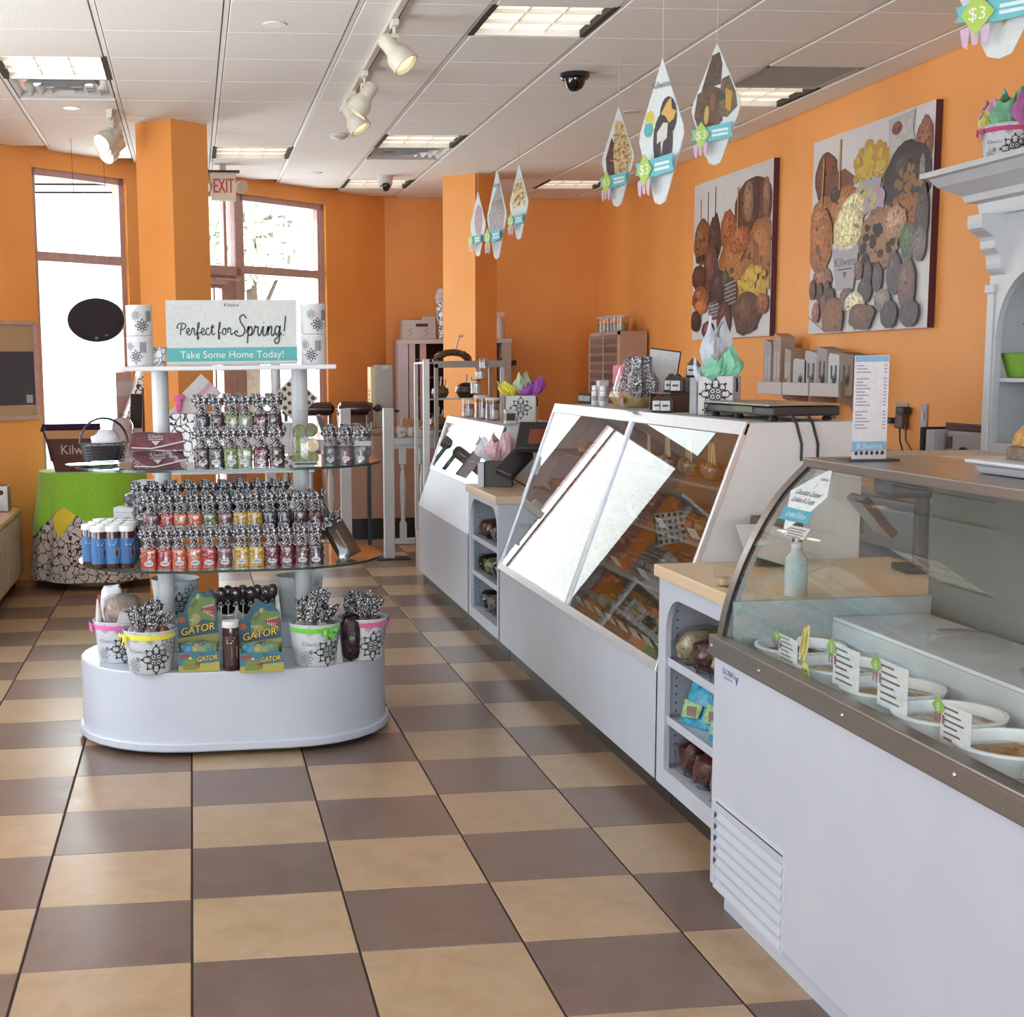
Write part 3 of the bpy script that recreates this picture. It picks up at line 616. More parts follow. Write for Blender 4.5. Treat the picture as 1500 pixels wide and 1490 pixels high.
CH = [('dark chocolate', ('3A211C', '442822')), ('milk chocolate', ('6A3F2C', '5C3526')), ('caramel', ('8A5230', '7A4428')), ('brown bark', ('5A3022', '6B3A28')), ('olive mint', ('4F4A2A', '5E5832')), ('dark truffle', ('2F1D1C', '3B2522')), ('red brown', ('64301F', '733823'))]
TIER = [(.53, 2.155, 'lowest shelf'), (.74, 2.235, 'second shelf'), (.94, 2.305, 'third shelf')]
n_tr = 0
for ti, (z, x, nm) in enumerate(TIER):
    ny = 8 if ti == 0 else 7; step = (3.68-1.14)/ny
    for k in range(ny):
        y0 = 1.14+k*step; c = CH[(k*3+ti*2+k*k) % 7]
        if ti == 0 and k == 0: c = ('pale green white', ('C2BE7C', 'D2CB95', 'B5B36C'))
        elif ti == 0 and k in (1, 2, 3): c = (('olive mint', 'brown bark', 'olive green')[k-1], (('4F4A2A', '5E5832'), ('5A3022', '6B3A28'), ('55592B', '636436'))[k-1])
        kd = ('ball', 'slab', 'ball')[(k+ti) % 3]
        tray(f'tray of {c[0]} pieces, {ORD[k]} from the near end on the {nm}', x+.055, min(x+.40, 2.80), y0+.012, y0+step-.012, z+.002, kd, c[1], .06 if kd == 'slab' else .05, .06 if kd == 'slab' else .05, .025, .045 if ti == 0 and k == 0 else .026)
        m = MB('print', 'E8EBE6'); sx = .042
        for q in range(2 if ti == 0 else 1):
            yy = y0+step*(.5 if ti else .25+.5*q); m = MB('print', 'E6E9E2'); m.T = Matrix.Translation((x+.03, yy, z+.003)) @ Matrix.Rotation(-.55, 4, 'Y')
            m.add([(0, -.045, 0), (0, .045, 0), (0, .045, .045), (0, -.045, .045), (.002, -.045, 0), (.002, .045, 0), (.002, .045, .045), (.002, -.045, .045)], [(0,3,2,1)[::-1], (4,5,6,7)[::-1], (0,1,5,4), (2,3,7,6), (1,2,6,5), (3,0,4,7)])
            m.col('6A7068')
            for w_ in range(3): m.add([(-.0006, -.035, .034-w_*.011), (-.0006, .03-w_*.008, .034-w_*.011), (-.0006, .03-w_*.008, .037-w_*.011), (-.0006, -.035, .037-w_*.011)], [(0,1,2,3)])
            n_tr += 1; tag(m.build('price_card', smooth=False), f'white price card on the {nm}, {ORD[k] if ti else ORD[2*k+q]} from the near end', 'price card', 'price cards inside the long case')
# caramel apples on sticks on the top shelf
for k in range(14):
    y = 1.22+k*.085; r = .036; t = thing('caramel_apple', f'caramel apple on a stick, {ORD[k]} from the near end of the top shelf', 'caramel apple', (2.46+.02*(k % 3), y, 1.142), 0, 'caramel apples on the top shelf')
    m = MB('candy', ('B98A50', '7A4A30', 'C09A60', '8A5434')[k % 4]); m.lathe([(.012, 0), (.03, .006), (.037, .03), (.034, .05), (.02, .062), (.004, .058)], 12); m.build('apple', t)
    m = MB('paint', 'D9C092'); m.tube([(0, 0, .055), (.004*(k % 3-1), .006*(k % 2), .14)], .0045, 6); m.build('stick', t)
    if k % 2 == 0: m = MB('choc', '4A2A20'); m.lathe([(.0385, .012), (.0385, .03), (.036, .04)], 12, cap=False); m.build('coating', t)
for k in range(9):
    y = 2.46+k*.10; m = MB('candy', ('E0A060', 'C9803C', 'EDBE80')[k % 3]); m.lathe([(.02, 0), (.045, .008), (.045, .03), (.03, .045), (.001, .05)], 10, cap=False); m.ball((.01, .02, .045), (.025, .02, .012), 7, 4, .2)
    tag(m.build('caramel_cluster', loc=(2.47, y, 1.142)), f'golden caramel cluster, {ORD[k]} past the mullion on the top shelf', 'candy', 'caramel clusters on the top shelf')
for k in range(4):
    y0 = 4.66+k*.44; tray(f'{ORD[k]} tray from the near end in the small far case', 2.27, 2.62, y0, y0+.4, .872, ('slab', 'ball')[k % 2], (('B5884F', 'C9A06A'), ('6B3B33', '8A5A50'), ('7A4A2E', '5A3424'), ('C8C3BE', 'A58A80'))[k], .07, .07, .03, .035)
for k in range(3):
    m = MB('choc', ('4E2E24', '8A4A44', '6A4030')[k]); m.T = Matrix.Rotation(.2, 4, 'Z')
    m.cbox(0, 0, 0, .14, .2, .05); m.cbox(.01, .03, .05, .12, .12, .03); tag(m.build('fudge_loaf', loc=(2.44, 4.85+k*.55, 1.042), bevel=.008), f'{ORD[k]} fudge loaf from the near end on the far case shelf', 'fudge', 'fudge loaves in the far case')

# ---------------------------------------------------------------- ice cream dipping freezer
FX, FY0, FY1 = 1.972, -2.7, .175
fr = thing('ice_cream_freezer', 'white ice cream dipping freezer with curved glass and steel trim', 'freezer', (0, 0, 0))
m = MB('white_laminate'); m.box(FX, 2.80, FY0, FY1, .075, .757); m.build('body', fr, smooth=False, bevel=.004)
m = MB('white_laminate'); m.box(FX+.035, 2.76, FY0, FY1-.03, 0, .075); m.build('plinth', fr, smooth=False)
m = MB('steel_dull'); m.box(FX-.014, FX+.03, FY0, FY1+.012, .755, .815); m.build('front_rail', fr, smooth=False, bevel=.004)
m = MB('chrome', 'D8D4D0')
for y in (.16, -.18, -.66, -1.14, -1.62): m.T = Matrix.Translation((FX-.0145, y, .785)) @ Matrix.Rotation(-pi/2, 4, 'Y'); m.lathe([(.006, 0), (.005, .003), (.001, .004)], 8, cap=False)
tag(m.build('rail_screws', fr), kind='stuff')
prof = spline([(1.985, .815), (2.002, .90), (2.035, 1.0), (2.085, 1.11), (2.15, 1.215), (2.232, 1.30)], 5)
m = MB('glass')
def pr_band(m, y0, y1, off=0, t=.008):
    A = []; n = len(prof)
    for i, (x, z) in enumerate(prof):
        a, b = prof[max(i-1, 0)], prof[min(i+1, n-1)]; d = Vector((b[0]-a[0], b[1]-a[1])).normalized(); A.append(((x-d.y*off, z+d.x*off), (x+d.y*(t-off), z-d.x*(t-off))))
    poly = [p for p, q in A]+[q for p, q in A][::-1]
    for i in range(n-1):
        m.prism([A[i][0], A[i+1][0], A[i+1][1], A[i][1]], 'y', y0, y1)
pts = []; n = len(prof); m.add([(x, y, z) for y in (FY0, FY1-.03) for x, z in prof], [(i, i+1, n+i+1, n+i) for i in range(n-1)]); m.build('curved_glass', fr)
m = MB('steel'); pr_band(m, FY1-.032, FY1+.006, .004, .03); m.build('end_frame', fr, smooth=False); m = MB('matte', '1A1A1C'); pr_band(m, FY1-.036, FY1-.032, .003, .012); m.build('seal', fr, smooth=False)
m = MB('steel'); m.box(2.222, 2.60, FY0, FY1+.004, 1.29, 1.318); m.build('top_deck', fr, smooth=False, bevel=.004)
m = MB('glass'); m.prism([(2.03, .815)]+[p for p in prof if p[1] > .82]+[(2.62, 1.29), (2.62, .815)], 'y', FY1-.024, FY1-.02); m.build('end_glass', fr, smooth=False)
m = MB('paint', '5E615A'); m.box(2.60, 2.62, FY0, FY1-.03, .86, 1.29); m.build('rear_door', fr, smooth=False); m = MB('steel_dull'); m.box(2.56, 2.64, FY0, FY1, .80, .86); m.box(2.56, 2.64, FY0, FY1, 1.255, 1.29); m.box(2.59, 2.625, -.52, -.46, .86, 1.26); m.build('rear_frame', fr, smooth=False)
m = MB('paint', 'D7DEDF'); m.box(2.0, 2.60, FY0, FY1-.03, .757, .762); m.build('tub_deck', fr, smooth=False)
m = MB('paint', '9FA8A6'); m.box(2.01, 2.6, FY1-.05, FY1-.03, .762, .915); m.build('end_ledge', fr, smooth=False)
# louvre, logo
m = MB('white_laminate'); y0, y1, z0, z1 = -.335, .125, .085, .335
for k in range(7):
    z = z1-.03-k*.034; m.add([(FX-.001, y1, z), (FX-.001, y0, z), (FX-.006, y0, z-.02), (FX-.006, y1, z-.02), (FX-.001, y1, z-.024), (FX-.001, y0, z-.024)], [(0, 1, 2, 3), (3, 2, 5, 4), (0, 3, 4), (1, 5, 2)])
tag(m.build('louver_slats', fr, smooth=False), kind='stuff'); m = MB('white_paint'); 
for a in ((y0-.012, y1+.012, z1, z1+.008), (y0-.012, y1+.012, z0-.012, z0-.004), (y0-.012, y0-.006, z0, z1), (y1+.006, y1+.012, z0, z1)): m.box(FX-.004, FX, a[0], a[1], a[2], a[3])
m.build('louver_frame', fr, smooth=False); m = MB('matte', '22254A'); m.box(FX-.0045, FX-.001, y0, y1, z1-.004, z1)
for k in range(5): z = z1-.03-k*.034; m.add([(FX-.0075, y1+.004, z), (FX-.0075, y1-.012, z-.006), (FX-.0075, y1+.004, z-.026)], [(0, 1, 2)])
tag(m.build('louver_gaps', fr, smooth=False), kind='stuff')
m = MB('print', '4A4AA0'); text(m, 'GLOBAL', .024, put_x(FX-.0008, .115, .716), .05); m.col('8A5A9A'); text(m, 'REFRIGERATION', .009, put_x(FX-.0008, .115, .703), .05); m.col('3E4E9A')
m.add([put_x(FX-.0008, .115, .70)(*q) for q in ((.098, .03), (.112, .0), (.126, .03), (.116, .024), (.112, .012), (.106, .024))], [(0, 1, 5), (1, 4, 5), (1, 3, 4), (1, 2, 3)]); m.build('logo', fr, smooth=False)
# ice cream tubs
TUBS = [(2.16, .02, '6A4436', 'chocolate brown'), (2.16, -.24, 'C9BE96', 'pale vanilla speckled'), (2.16, -.50, 'B59A62', 'golden caramel'), (2.16, -.76, 'D9D3C4', 'white'), (2.16, -1.02, 'B28B5C', 'butterscotch'), (2.16, -1.28, 'C48A96', 'pink')]
for x, y, c, nm in TUBS:
    t = thing('ice_cream_tub', f'round white tub of {nm} ice cream in the freezer', 'ice cream tub', (x, y, .763), 0, 'tubs in the ice cream freezer')
    m = MB('paint', 'E6EAEA'); m.lathe([(.112, 0), (.12, .035), (.124, .04), (.124, .046), (.114, .046), (.108, .02)], 24, cap=False); m.build('tub_wall', t)
    m = MB('choc', c); N = 14
    m.grid(lambda u, v: (.112*v*cos(2*pi*u), .112*v*sin(2*pi*u), .03-.018*v+.012*sin(9*u+7*v)*(1-v)+random.uniform(-.004, .004)), 18, 6, True); m.build('ice_cream', t)
t = thing('freezer_cover', 'frosted white cover over the rear half of the freezer', 'cover'); m = MB('paint', 'D5DDE0'); m.box(2.30, 2.585, -2.55, .12, .855, .866); m.build('cover_sheet', t, smooth=False, bevel=.003); m = MB('paint', 'C4CCCE'); m.box(2.30, 2.31, -2.55, .12, .763, .855); m.box(2.575, 2.585, -2.55, .12, .763, .855); m.build('cover_wall', t, smooth=False)
for k in range(3): m = MB('film'); m.lathe([(.10, 0), (.104, .02), (.09, .03), (.001, .034)], 20, cap=False); tag(m.build('clear_tub', loc=(2.44, -.35-.42*k, .867)), f'{ORD[k]} clear shallow tub from the end on the frosted freezer cover', 'tub', 'clear tubs on the freezer cover')
def price_card(px, py, w, h, x, label, num, top):
    p = at_x(px, py, x); t = thing('flavor_card', label, 'price card', (x, p.y, max(p.z, .764)), 0, 'flavour cards along the freezer glass')
    m = MB('acrylic'); m.box(0, .003, -w, 0, 0, h); m.build('card_holder', t, smooth=False)
    m = MB('print', 'E6EBEA'); m.box(-.0012, -.0002, -w*.98, -.03, .006, h-.006); m.col('77757C')
    for k in range(6):
        z = h*(.82-.13*k); ww = w*(.5+.35*((k*7) % 3)/3); m.add([(-.0018, -.045, z), (-.0018, -.045-ww*.7, z), (-.0018, -.045-ww*.7, z+h*.045), (-.0018, -.045, z+h*.045)], [(0, 1, 2, 3)])
    m.build('printed_sheet', t, smooth=False)
    m = MB('print', '8FBF5A'); d = h*.42; cy, cz = -.022, h*.80
    m.add([(-.003, cy, cz+d*.62), (-.003, cy+.026, cz), (-.003, cy, cz-d*.5), (-.003, cy-.026, cz)], [(0, 1, 2, 3)]); m.col('A06A70')
    for q in (-.016, 0, .014): m.add([(-.0032, cy+q, cz-d*.3), (-.0032, cy+q-.01, cz-d*.3), (-.0032, cy+q-.008, cz-d*.8), (-.0032, cy+q-.001, cz-d*.75)], [(0, 1, 2, 3)])
    m.col('F2F5E6'); text(m, num, d*.62, put_x(-.0036, cy, cz-d*.22)); m.build('price_tag', t, smooth=False)
price_card(1075, 940, .12, .085, 2.06, 'flavour card with green 9 tag next to the freezer end frame', '9', 0)
price_card(1134, 966, .15, .085, 2.05, 'flavour card with green 4 tag, second from the freezer end', '4', 0)
price_card(1212, 1000, .17, .115, 2.05, 'flavour card with green 3 tag right of the yellow bunny pick', '3', 0)
price_card(1276, 1030, .17, .12, 2.05, 'flavour card with green 6 tag before the pale vanilla tub', '6', 0)
price_card(1366, 1085, .15, .10, 2.05, 'flavour card with green 8 tag above the golden caramel tub', '8', 0)
p = at_x(1178, 996, 2.03); t = thing('bunny_pick', 'yellow bunny-shaped cut-out standing at the freezer glass', 'decoration', (2.03, p.y, .764)); s = .82
m = MB('print', 'E9E08A'); Y = lambda q: [(a*s, b*s) for a, b in q]
for poly in (ell(0, .045, .028, .034, 18), ell(.004, .14, .013, .062, 14, -.22), ell(-.022, .135, .013, .06, 14, -.32)): m.prism([(-a*s, b*s) for a, b in poly], 'x', 0, .003)
m.build('cut_out', t); m = MB('print', 'B9A83C')
for poly in (ell(.004, .14, .006, .045, 12, -.22), ell(-.022, .135, .006, .043, 12, -.32)): m.add([(-.0006, -a*s, b*s) for a, b in poly], [tuple(range(12))])
m.col('6B5A20')
for poly in (ell(-.011, .055, .005, .006, 10), ell(.011, .055, .005, .006, 10), ell(0, .036, .006, .003, 10)): m.add([(-.0006, -a*s, b*s) for a, b in poly], [tuple(range(10))])
m.build('ears_and_face', t)
# stickers on the curved glass
def on_glass(y0, s0):
    """u along the case, v up the curve, just outside the curved glass"""
    cum = [0]
    for a, b in zip(prof, prof[1:]): cum.append(cum[-1]+sqrt((b[0]-a[0])**2+(b[1]-a[1])**2))
    def put(u, v):
        s = min(max(s0+v, 0), cum[-1]-1e-6); i = max(k for k in range(len(cum)-1) if cum[k] <= s); q = (s-cum[i])/(cum[i+1]-cum[i]); a, b = prof[i], prof[i+1]; d = Vector((b[0]-a[0], b[1]-a[1])).normalized()
        return (a[0]+(b[0]-a[0])*q-d.y*.0015, y0-u, a[1]+(b[1]-a[1])*q+d.x*.0015)
    return put
t = thing('window_sticker', 'white diamond sticker with turquoise Limited Edition band on curved glass', 'sticker')
Q = on_glass(0, 0); lift = lambda k: (lambda u, v: tuple(Vector(Q(u, v))+Vector((-.0006*k, 0, .0003*k))))
def fan(m, c, P, k): f = lift(k); m.add([f(*c)]+[f(*q) for q in P], [(0, 1+(i+1) % len(P), 1+i) for i in range(len(P))][::-1])
m = MB('print', 'E8EFEE'); fan(m, (0, .44), [(0, .551), (-.057, .503), (-.114, .455), (-.065, .41), (-.01, .342), (.01, .342), (.087, .41), (.113, .457), (.057, .504)], 0); m.build('diamond', t, smooth=False)
m = MB('print', '5F5A60'); f = lift(1); text(m, 'Kilwins', .016, f, .02, .505); text(m, 'Chocolate Caramel', .025, f, 0, .449, .3, .78); text(m, 'Cookies & Cream', .025, f, 0, .425, .3, .78); m.build('lettering', t, smooth=False)
m = MB('print', '3FA9BE'); fan(m, (.02, .387), [(-.08, .405), (-.062, .386), (-.078, .366), (.02, .367), (.118, .370), (.10, .388), (.115, .405), (.02, .404)], 2); m.col('EAF6F6'); text(m, 'Limited Edition', .024, lift(3), .02, .379, .25, .85); m.build('band', t, smooth=False)
m = MB('print', 'CFCFC8'); f = lift(1); m.add([f(*q) for q in ((.015, .323), (.136, .325), (.141, .359), (.025, .357))], [(0, 1, 2, 3)]); m.col('4E4C4A'); f = lift(2)
for k in range(4): m.add([f(*q) for q in ((.028, .350-k*.0075), (.125-.01*(k % 2), .351-k*.0075), (.125-.01*(k % 2), .3485-k*.0075), (.028, .3475-k*.0075))], [(0, 1, 2, 3)])
tag(m.build('notice_sticker', smooth=False), 'small grey notice sticker on curved glass under the diamond sticker', 'sticker')
# ================================================================== round-ended sweets stand in the aisle
IC, HL, IR = (.655, 2.50), .205, .465
def stadium(hl, r, n=14, c=IC):
    P = []
    for k in range(n+1): a = -pi/2+pi*k/n; P.append((c[0]+hl+r*cos(a), c[1]+r*sin(a)))
    for k in range(n+1): a = pi/2+pi*k/n; P.append((c[0]-hl+r*cos(a), c[1]+r*sin(a)))
    return P
TOPZ, ZL, ZU, ZT = .355, .775, 1.185, 1.60
isl = thing('sweets_stand', 'white round-ended sweets stand with two glass shelves and sign board on top', 'display stand', (0, 0, 0))
m = MB('white_laminate'); m.prism(stadium(HL, IR), 'z', .055, TOPZ); m.build('base', isl, bevel=.006)
m = MB('white_laminate'); m.prism(stadium(HL, IR+.016), 'z', .022, .062); m.build('base_rim', isl, bevel=.008)
for x, y in ((.3, 2.2), (1.0, 2.2), (.3, 2.8), (1.0, 2.8)): m = MB('black_plastic'); m.cyl(x, y, 0, .03, .03, 12); m.build('glide', isl)
for x in (.365, .965): m = MB('white_paint'); m.cyl(x, 2.5, TOPZ, ZT-.02, .036, 20); m.build('post', isl)
for z in (ZL, ZU):
    m = MB('shelf_glass'); m.prism(stadium(HL, IR-.008), 'z', z-.010, z); o = m.build('glass_shelf', isl)
    m = MB('glass_edge'); st = stadium(HL, IR-.007); k = len(st); m.add([(x, y, zz) for zz in (z-.010, z) for x, y in st], [(i, (i+1) % k, k+(i+1) % k, k+i) for i in range(k)]); m.build('polished_edge', o)
m = MB('white_paint'); m.box(.215, 1.10, 2.22, 2.78, ZT-.02, ZT); m.build('top_board', isl, smooth=False, bevel=.004)
m = MB('white_laminate'); m.box(.33, 1.02, 2.48, 2.83, TOPZ, .47); tag(m.build('riser', smooth=False, bevel=.004), 'low white step on the base of the sweets stand', 'riser')
# sign ---------------------------------------------------------------
SY = 2.36; sa, sb = at_y(242, 440, SY), at_y(436, 537, SY)
sg = thing('sign_board', 'white board reading Perfect for Spring with turquoise strip below', 'sign', ((sa.x+sb.x)/2, SY, ZT)); w, h = (sb.x-sa.x)/2, sa.z-ZT
m = MB('print', 'DDE1DC'); m.box(-w, w, 0, .012, .002, h); m.build('board', sg, smooth=False)
m = MB('print', '4FB3B0'); m.box(-w, w, -.001, 0, .018, .075); m.build('strip', sg, smooth=False)
put = put_y(0, -.0022, 0); m = MB('print', 'F0F6F4'); text(m, 'Take Some Home Today!', .042, put, 0, .032); m.build('strip_lettering', sg, smooth=False)
m = MB('print', '4A4A4C'); text(m, 'Kilwins', .022, put, 0, h-.028); m.build('name_lettering', sg, smooth=False)
GL = {'P': ([[(.12, 0), (.25, 1), (.38, 1.6)], [(-.35, 1.15), (-.2, 1.5), (.3, 1.75), (.85, 1.6), (.9, 1.15), (.55, .85), (.22, .85)], [(-.35, 1.15), (-.3, 1.0), (-.15, 1.1)]], 1.0),
 'e': ([[(0, .35), (.35, .5), (.5, .8), (.3, 1), (.08, .65), (.12, .2), (.4, 0), (.72, .3)]], .7), 'r': ([[(0, .3), (.2, 1.05), (.28, .9), (.5, .92), (.45, .35), (.6, 0), (.8, .3)]], .8),
 'f': ([[(0, .3), (.35, 1.2), (.42, 1.8), (.22, 1.6), (.15, .5), (.1, -.6), (.28, -.4), (.2, .15), (.6, .35)]], .62), 'c': ([[(.55, .85), (.3, 1), (.05, .6), (.15, .1), (.45, 0), (.75, .3)]], .74),
 't': ([[(0, .3), (.3, 1.5)], [(.3, 1.5), (.2, .3), (.4, 0), (.65, .3)], [(.02, 1.1), (.6, 1.18)]], .66), 'o': ([[(.4, 1), (.1, .7), (.15, .1), (.45, .05), (.6, .5), (.4, 1), (.52, .8), (.82, .88)]], .8),
 'S': ([[(1.05, 1.85), (.75, 2.25), (.35, 1.95), (.5, 1.35), (.85, .75), (.65, .1), (.1, 0), (-.25, .3), (-.05, .55), (.1, .35)]], 1.0), 'p': ([[(0, .3), (.25, 1)], [(.27, 1.05), (.1, -.8)], [(.2, .55), (.5, 1), (.66, .6), (.5, .08), (.2, .12)], [(.5, .08), (.8, .3)]], .8),
 'i': ([[(0, .3), (.25, 1), (.2, .2), (.4, 0), (.6, .3)], [(.3, 1.35), (.34, 1.42)]], .6), 'n': ([[(0, .3), (.2, 1.02), (.13, 0)], [(.16, .5), (.45, 1), (.56, .75), (.5, .2), (.65, 0), (.85, .3)]], .85),
 'g': ([[(.55, .9), (.25, 1), (.05, .5), (.25, .05), (.55, .6), (.6, 1), (.5, -.5), (.2, -.85), (0, -.5), (.4, -.1), (.8, .3)]], .8), '!': ([[(.25, .45), (.45, 2.1)], [(.17, 0), (.2, .08)]], .5), ' ': ([], .38)}
def script(mb, s, x, y, u, wt, put):
    for ch in s:
        st, adv = GL[ch]
        for q in st: P = spline([(x+a*u, y+b*u) for a, b in q], 5); ribbon(mb, P, wt, put)
        x += adv*u
    return x
m = MB('print', '333336'); x = script(m, 'Perfect for ', -w*.80, h*.47, .0285, .0048, put); script(m, 'Spring!', x+.006, h*.45, .039, .0065, put); m.build('script_lettering', sg, smooth=False)
m = MB('white_paint'); m.box(-w*.9, w*.9, .012, .06, .002, .012); m.build('stand_foot', sg, smooth=False)
# printed tins on the top board
def medallion(m, put, r, wt=.0045, cx=0, cy=0):
    """a round printed scroll ornament of small curls"""
    circ = lambda x, y, q, n=14: ribbon(m, ell(cx+x, cy+y, q, q, n)+[(cx+x+q, cy+y)], wt, put)
    dot = lambda x, y, q: m.add([put(cx+x+q*cos(k*pi/3), cy+y+q*sin(k*pi/3)) for k in range(6)], [(0, 1, 2, 3, 4, 5)])
    for k in range(8):
        a = k*pi/4; ca, sa_ = cos(a), sin(a); R = .60 if k % 2 else .70
        P = [(r*(R+.22*cos(a+t))*0+r*(R*ca+.24*cos(a+t)), r*(R*sa_+.24*sin(a+t))) for t in [radians(-135+30*q) for q in range(10)]]
        ribbon(m, [(cx+x, cy+y) for x, y in P], wt, put); dot(r*(R+.34)*ca, r*(R+.34)*sa_, wt*1.25); ribbon(m, [(cx+r*(R+.24)*ca, cy+r*(R+.24)*sa_), (cx+r*(R+.34)*ca, cy+r*(R+.34)*sa_)], wt*.8, put)
        for s in (1, -1): b = a+s*.28; dot(r*(R-.02)*cos(b), r*(R-.02)*sin(b), wt*.9)
    for k in range(4): a = k*pi/2+pi/4; circ(r*.27*cos(a), r*.27*sin(a), r*.20); dot(r*.27*cos(a), r*.27*sin(a), wt)
    ribbon(m, [(cx+r*.5*cos(k*pi/8)*(1 if k % 2 else .86), cy+r*.5*sin(k*pi/8)*(1 if k % 2 else .86)) for k in range(17)], wt*.9, put)
def cone_put(r0, r1, h, face=0.0, off=.0008):
    """u along the girth, v up, on a tapering wall that faces -Y (turned by face)"""
    def put(u, v): r = r0+(r1-r0)*v/h+off; a = -pi/2+face+u/((r0+r1)/2); return (r*cos(a), r*sin(a), v)
    return put
def tin(label, loc, r, h, face):
    t = thing('printed_tin', label, 'tin', loc, 0, 'printed tins on the sweets stand'); m = MB('print', 'E9EAEA'); m.lathe([(r*.97, 0), (r, .004), (r, h-.012), (r*1.02, h-.01), (r*1.02, h), (r*.9, h+.001), (.001, h)], 24, cap=False); m.build('body', t)
    m = MB('print', '3A383C'); medallion(m, cone_put(r, r, h, face), .026, .0022, 0, .04); m.col('8A888E'); medallion(m, cone_put(r, r, h, face-.5), .02, .0016, 0, h*.66); m.col('55545A')
    for k in range(7): m.add([cone_put(r, r, h, face+.55)(q, v) for q, v in ((-.012+k*.004, h*.45), (-.010+k*.004, h*.45), (-.010+k*.004, h*.8), (-.012+k*.004, h*.8))], [(0, 1, 2, 3)])
    m.build('print', t, smooth=False)
pL = at_y(206, 540, 2.36); pR = at_y(460, 538, 2.36)
for k, (p, nm) in enumerate(((pL, 'left of'), (pR, 'right of'))):
    for q in (0, 1): tin(f"{('lower', 'upper')[q]} printed white tin of the pair {nm} the sign board", (p.x, 2.36, ZT+q*.127), .054, .125, (-.3, .25)[q])
p = at_y(234, 540, 2.40); t = thing('paper_cup', 'small white printed cup between left tins and sign board', 'cup', (p.x, 2.42, ZT)); m = MB('scroll_tin'); m.lathe([(.024, 0), (.032, .078), (.034, .08), (.030, .078), (.022, .005)], 18, cap=False); m.build('cup_body', t)

# wrapped candy bags ----------------------------------------------------
def bag_proto(col, col2, h=.100, w=.067, top=.060):
    t = thing('candy_bag', 'x', 'candy bag')
    m = MB('candy', col); n = 14
    def fn(u, v):
        a = 2*pi*u; e = 1 if v < .72 else sqrt(max(0, 1-((v-.72)/.30)**2)); e = max(e, .25); c, s_ = cos(a), sin(a); sx = abs(c)**.55*(1 if c > 0 else -1); sy = abs(s_)**.55*(1 if s_ > 0 else -1); j = 1+random.uniform(-.05, .05)
        return (sx*w/2*e*j, sy*w*.36*e*j, v*h)
    m.grid(fn, n, 9, True); m.col(col2)
    for k in range(10): a = random.uniform(pi*1.05, pi*1.95); v = random.uniform(.3, .8)*h; m.ball((w*.42*cos(a), w*.30*sin(a), v), (.011, .009, .010), 6, 4, .2)
    m.add([(-w/2*.9, -w*.3, .001), (w/2*.9, -w*.3, .001), (w/2*.9, w*.3, .001), (-w/2*.9, w*.3, .001)], [(0, 3, 2, 1)]); m.build('candies', t)
    m = MB('scroll_film')
    def fl(u, v):
        a = 2*pi*u; k = abs(v-.28); r = (.010+.30*w*min(1, max(0, (v-.28)/.5))**.8) if v > .28 else (.010+(w*.34)*((.28-v)/.28)**1.5); r *= 1+.28*sin(7*a+3*v)*min(1, v*2); return (r*cos(a)*1.25, r*sin(a)*.75, h*.86+v*(top+.02)+.012*sin(3*a+1)*v)
    m.grid(fl, 28, 7, True); m.build('cellophane_top', t)
    m = MB('print', 'D3D0D2'); m.add([(.019*cos(q*pi/8), -w*.40, h*.24+.012*sin(q*pi/8)) for q in range(16)], [tuple(range(16))]); m.col('7A767A'); m.add([(-.012, -w*.405, h*.22), (.012, -w*.405, h*.22), (.012, -w*.405, h*.265), (-.012, -w*.405, h*.265)], [(0, 1, 2, 3)]); m.build('label', t, smooth=False)
    m = MB('film'); m.lathe([(w*.52, .002), (w*.53, h*.7), (w*.42, h*.92), (.013, h*1.06)], 12, sy=.76, cap=False); m.build('film', t)
    return t
CB = {'orange red': ('C8462E', 'E08040'), 'red': ('B8282E', 'D84848'), 'orange': ('D8663C', 'F09050'), 'coral': ('D26A4A', 'E8A060'), 'scarlet': ('B83030', 'D0503C'), 'greyish red': ('7E4A4E', 'B09098'), 'yellow': ('D9B050', 'EBCB70'), 'dark red': ('6A1828', '8A2838'), 'wine red': ('5A1A26', '7A2430'), 'near black': ('2A2428', '4A3A40'), 'blue black': ('22242E', '3A3E50'), 'dark brown': ('3E2826', '553634'), 'pale green': ('8C9A6C', 'AEBB8E'), 'olive green': ('6E7A4A', '8E9A60'), 'apple green': ('7E8C50', '9AA868')}
PRO = {}
def candy_bag(colname, label, loc, group, sc_=1.0, rz=0):
    if colname not in PRO: PRO[colname] = t = bag_proto(*CB[colname]); t.location = loc; t.rotation_euler = (0, 0, rz); t.scale = (sc_,)*3; tag(t, label, None, group); return t
    return dup(PRO[colname], loc, rz, label, group, sc_)
def row(xs, py, Y, z, cols, where, sc_, group):
    for k, (x, c) in enumerate(zip(xs, cols)):
        p = at_y(x, py, Y); candy_bag(c, f'{c} candy bag, {ORD[k]} from left, {where}', (p.x, Y, z), group, sc_, random.uniform(-.12, .12))
def riser(x0, x1, y0, y1, z0, z1, label):
    t = thing('acrylic_riser', label, 'riser'); m = MB('acrylic'); m.box(x0, x1, y0, y1, z1-.004, z1); m.box(x0, x1, y0, y0+.004, z0, z1-.004); m.build('clear_step', t, smooth=False)
LX = (219, 243, 263, 286, 307, 329, 355, 376, 399, 421, 443, 463)
row(LX, 835, 2.13, ZL+.001, ('orange red', 'red', 'orange', 'coral', 'scarlet', 'greyish red', 'yellow', 'yellow', 'dark red', 'dark red', 'wine red', 'near black'), 'front row of lower glass shelf', .98, 'front row bags on the lower shelf')
riser(.20, 1.03, 2.19, 2.33, ZL, ZL+.13, 'clear step under the rear candy bags of the lower glass shelf')
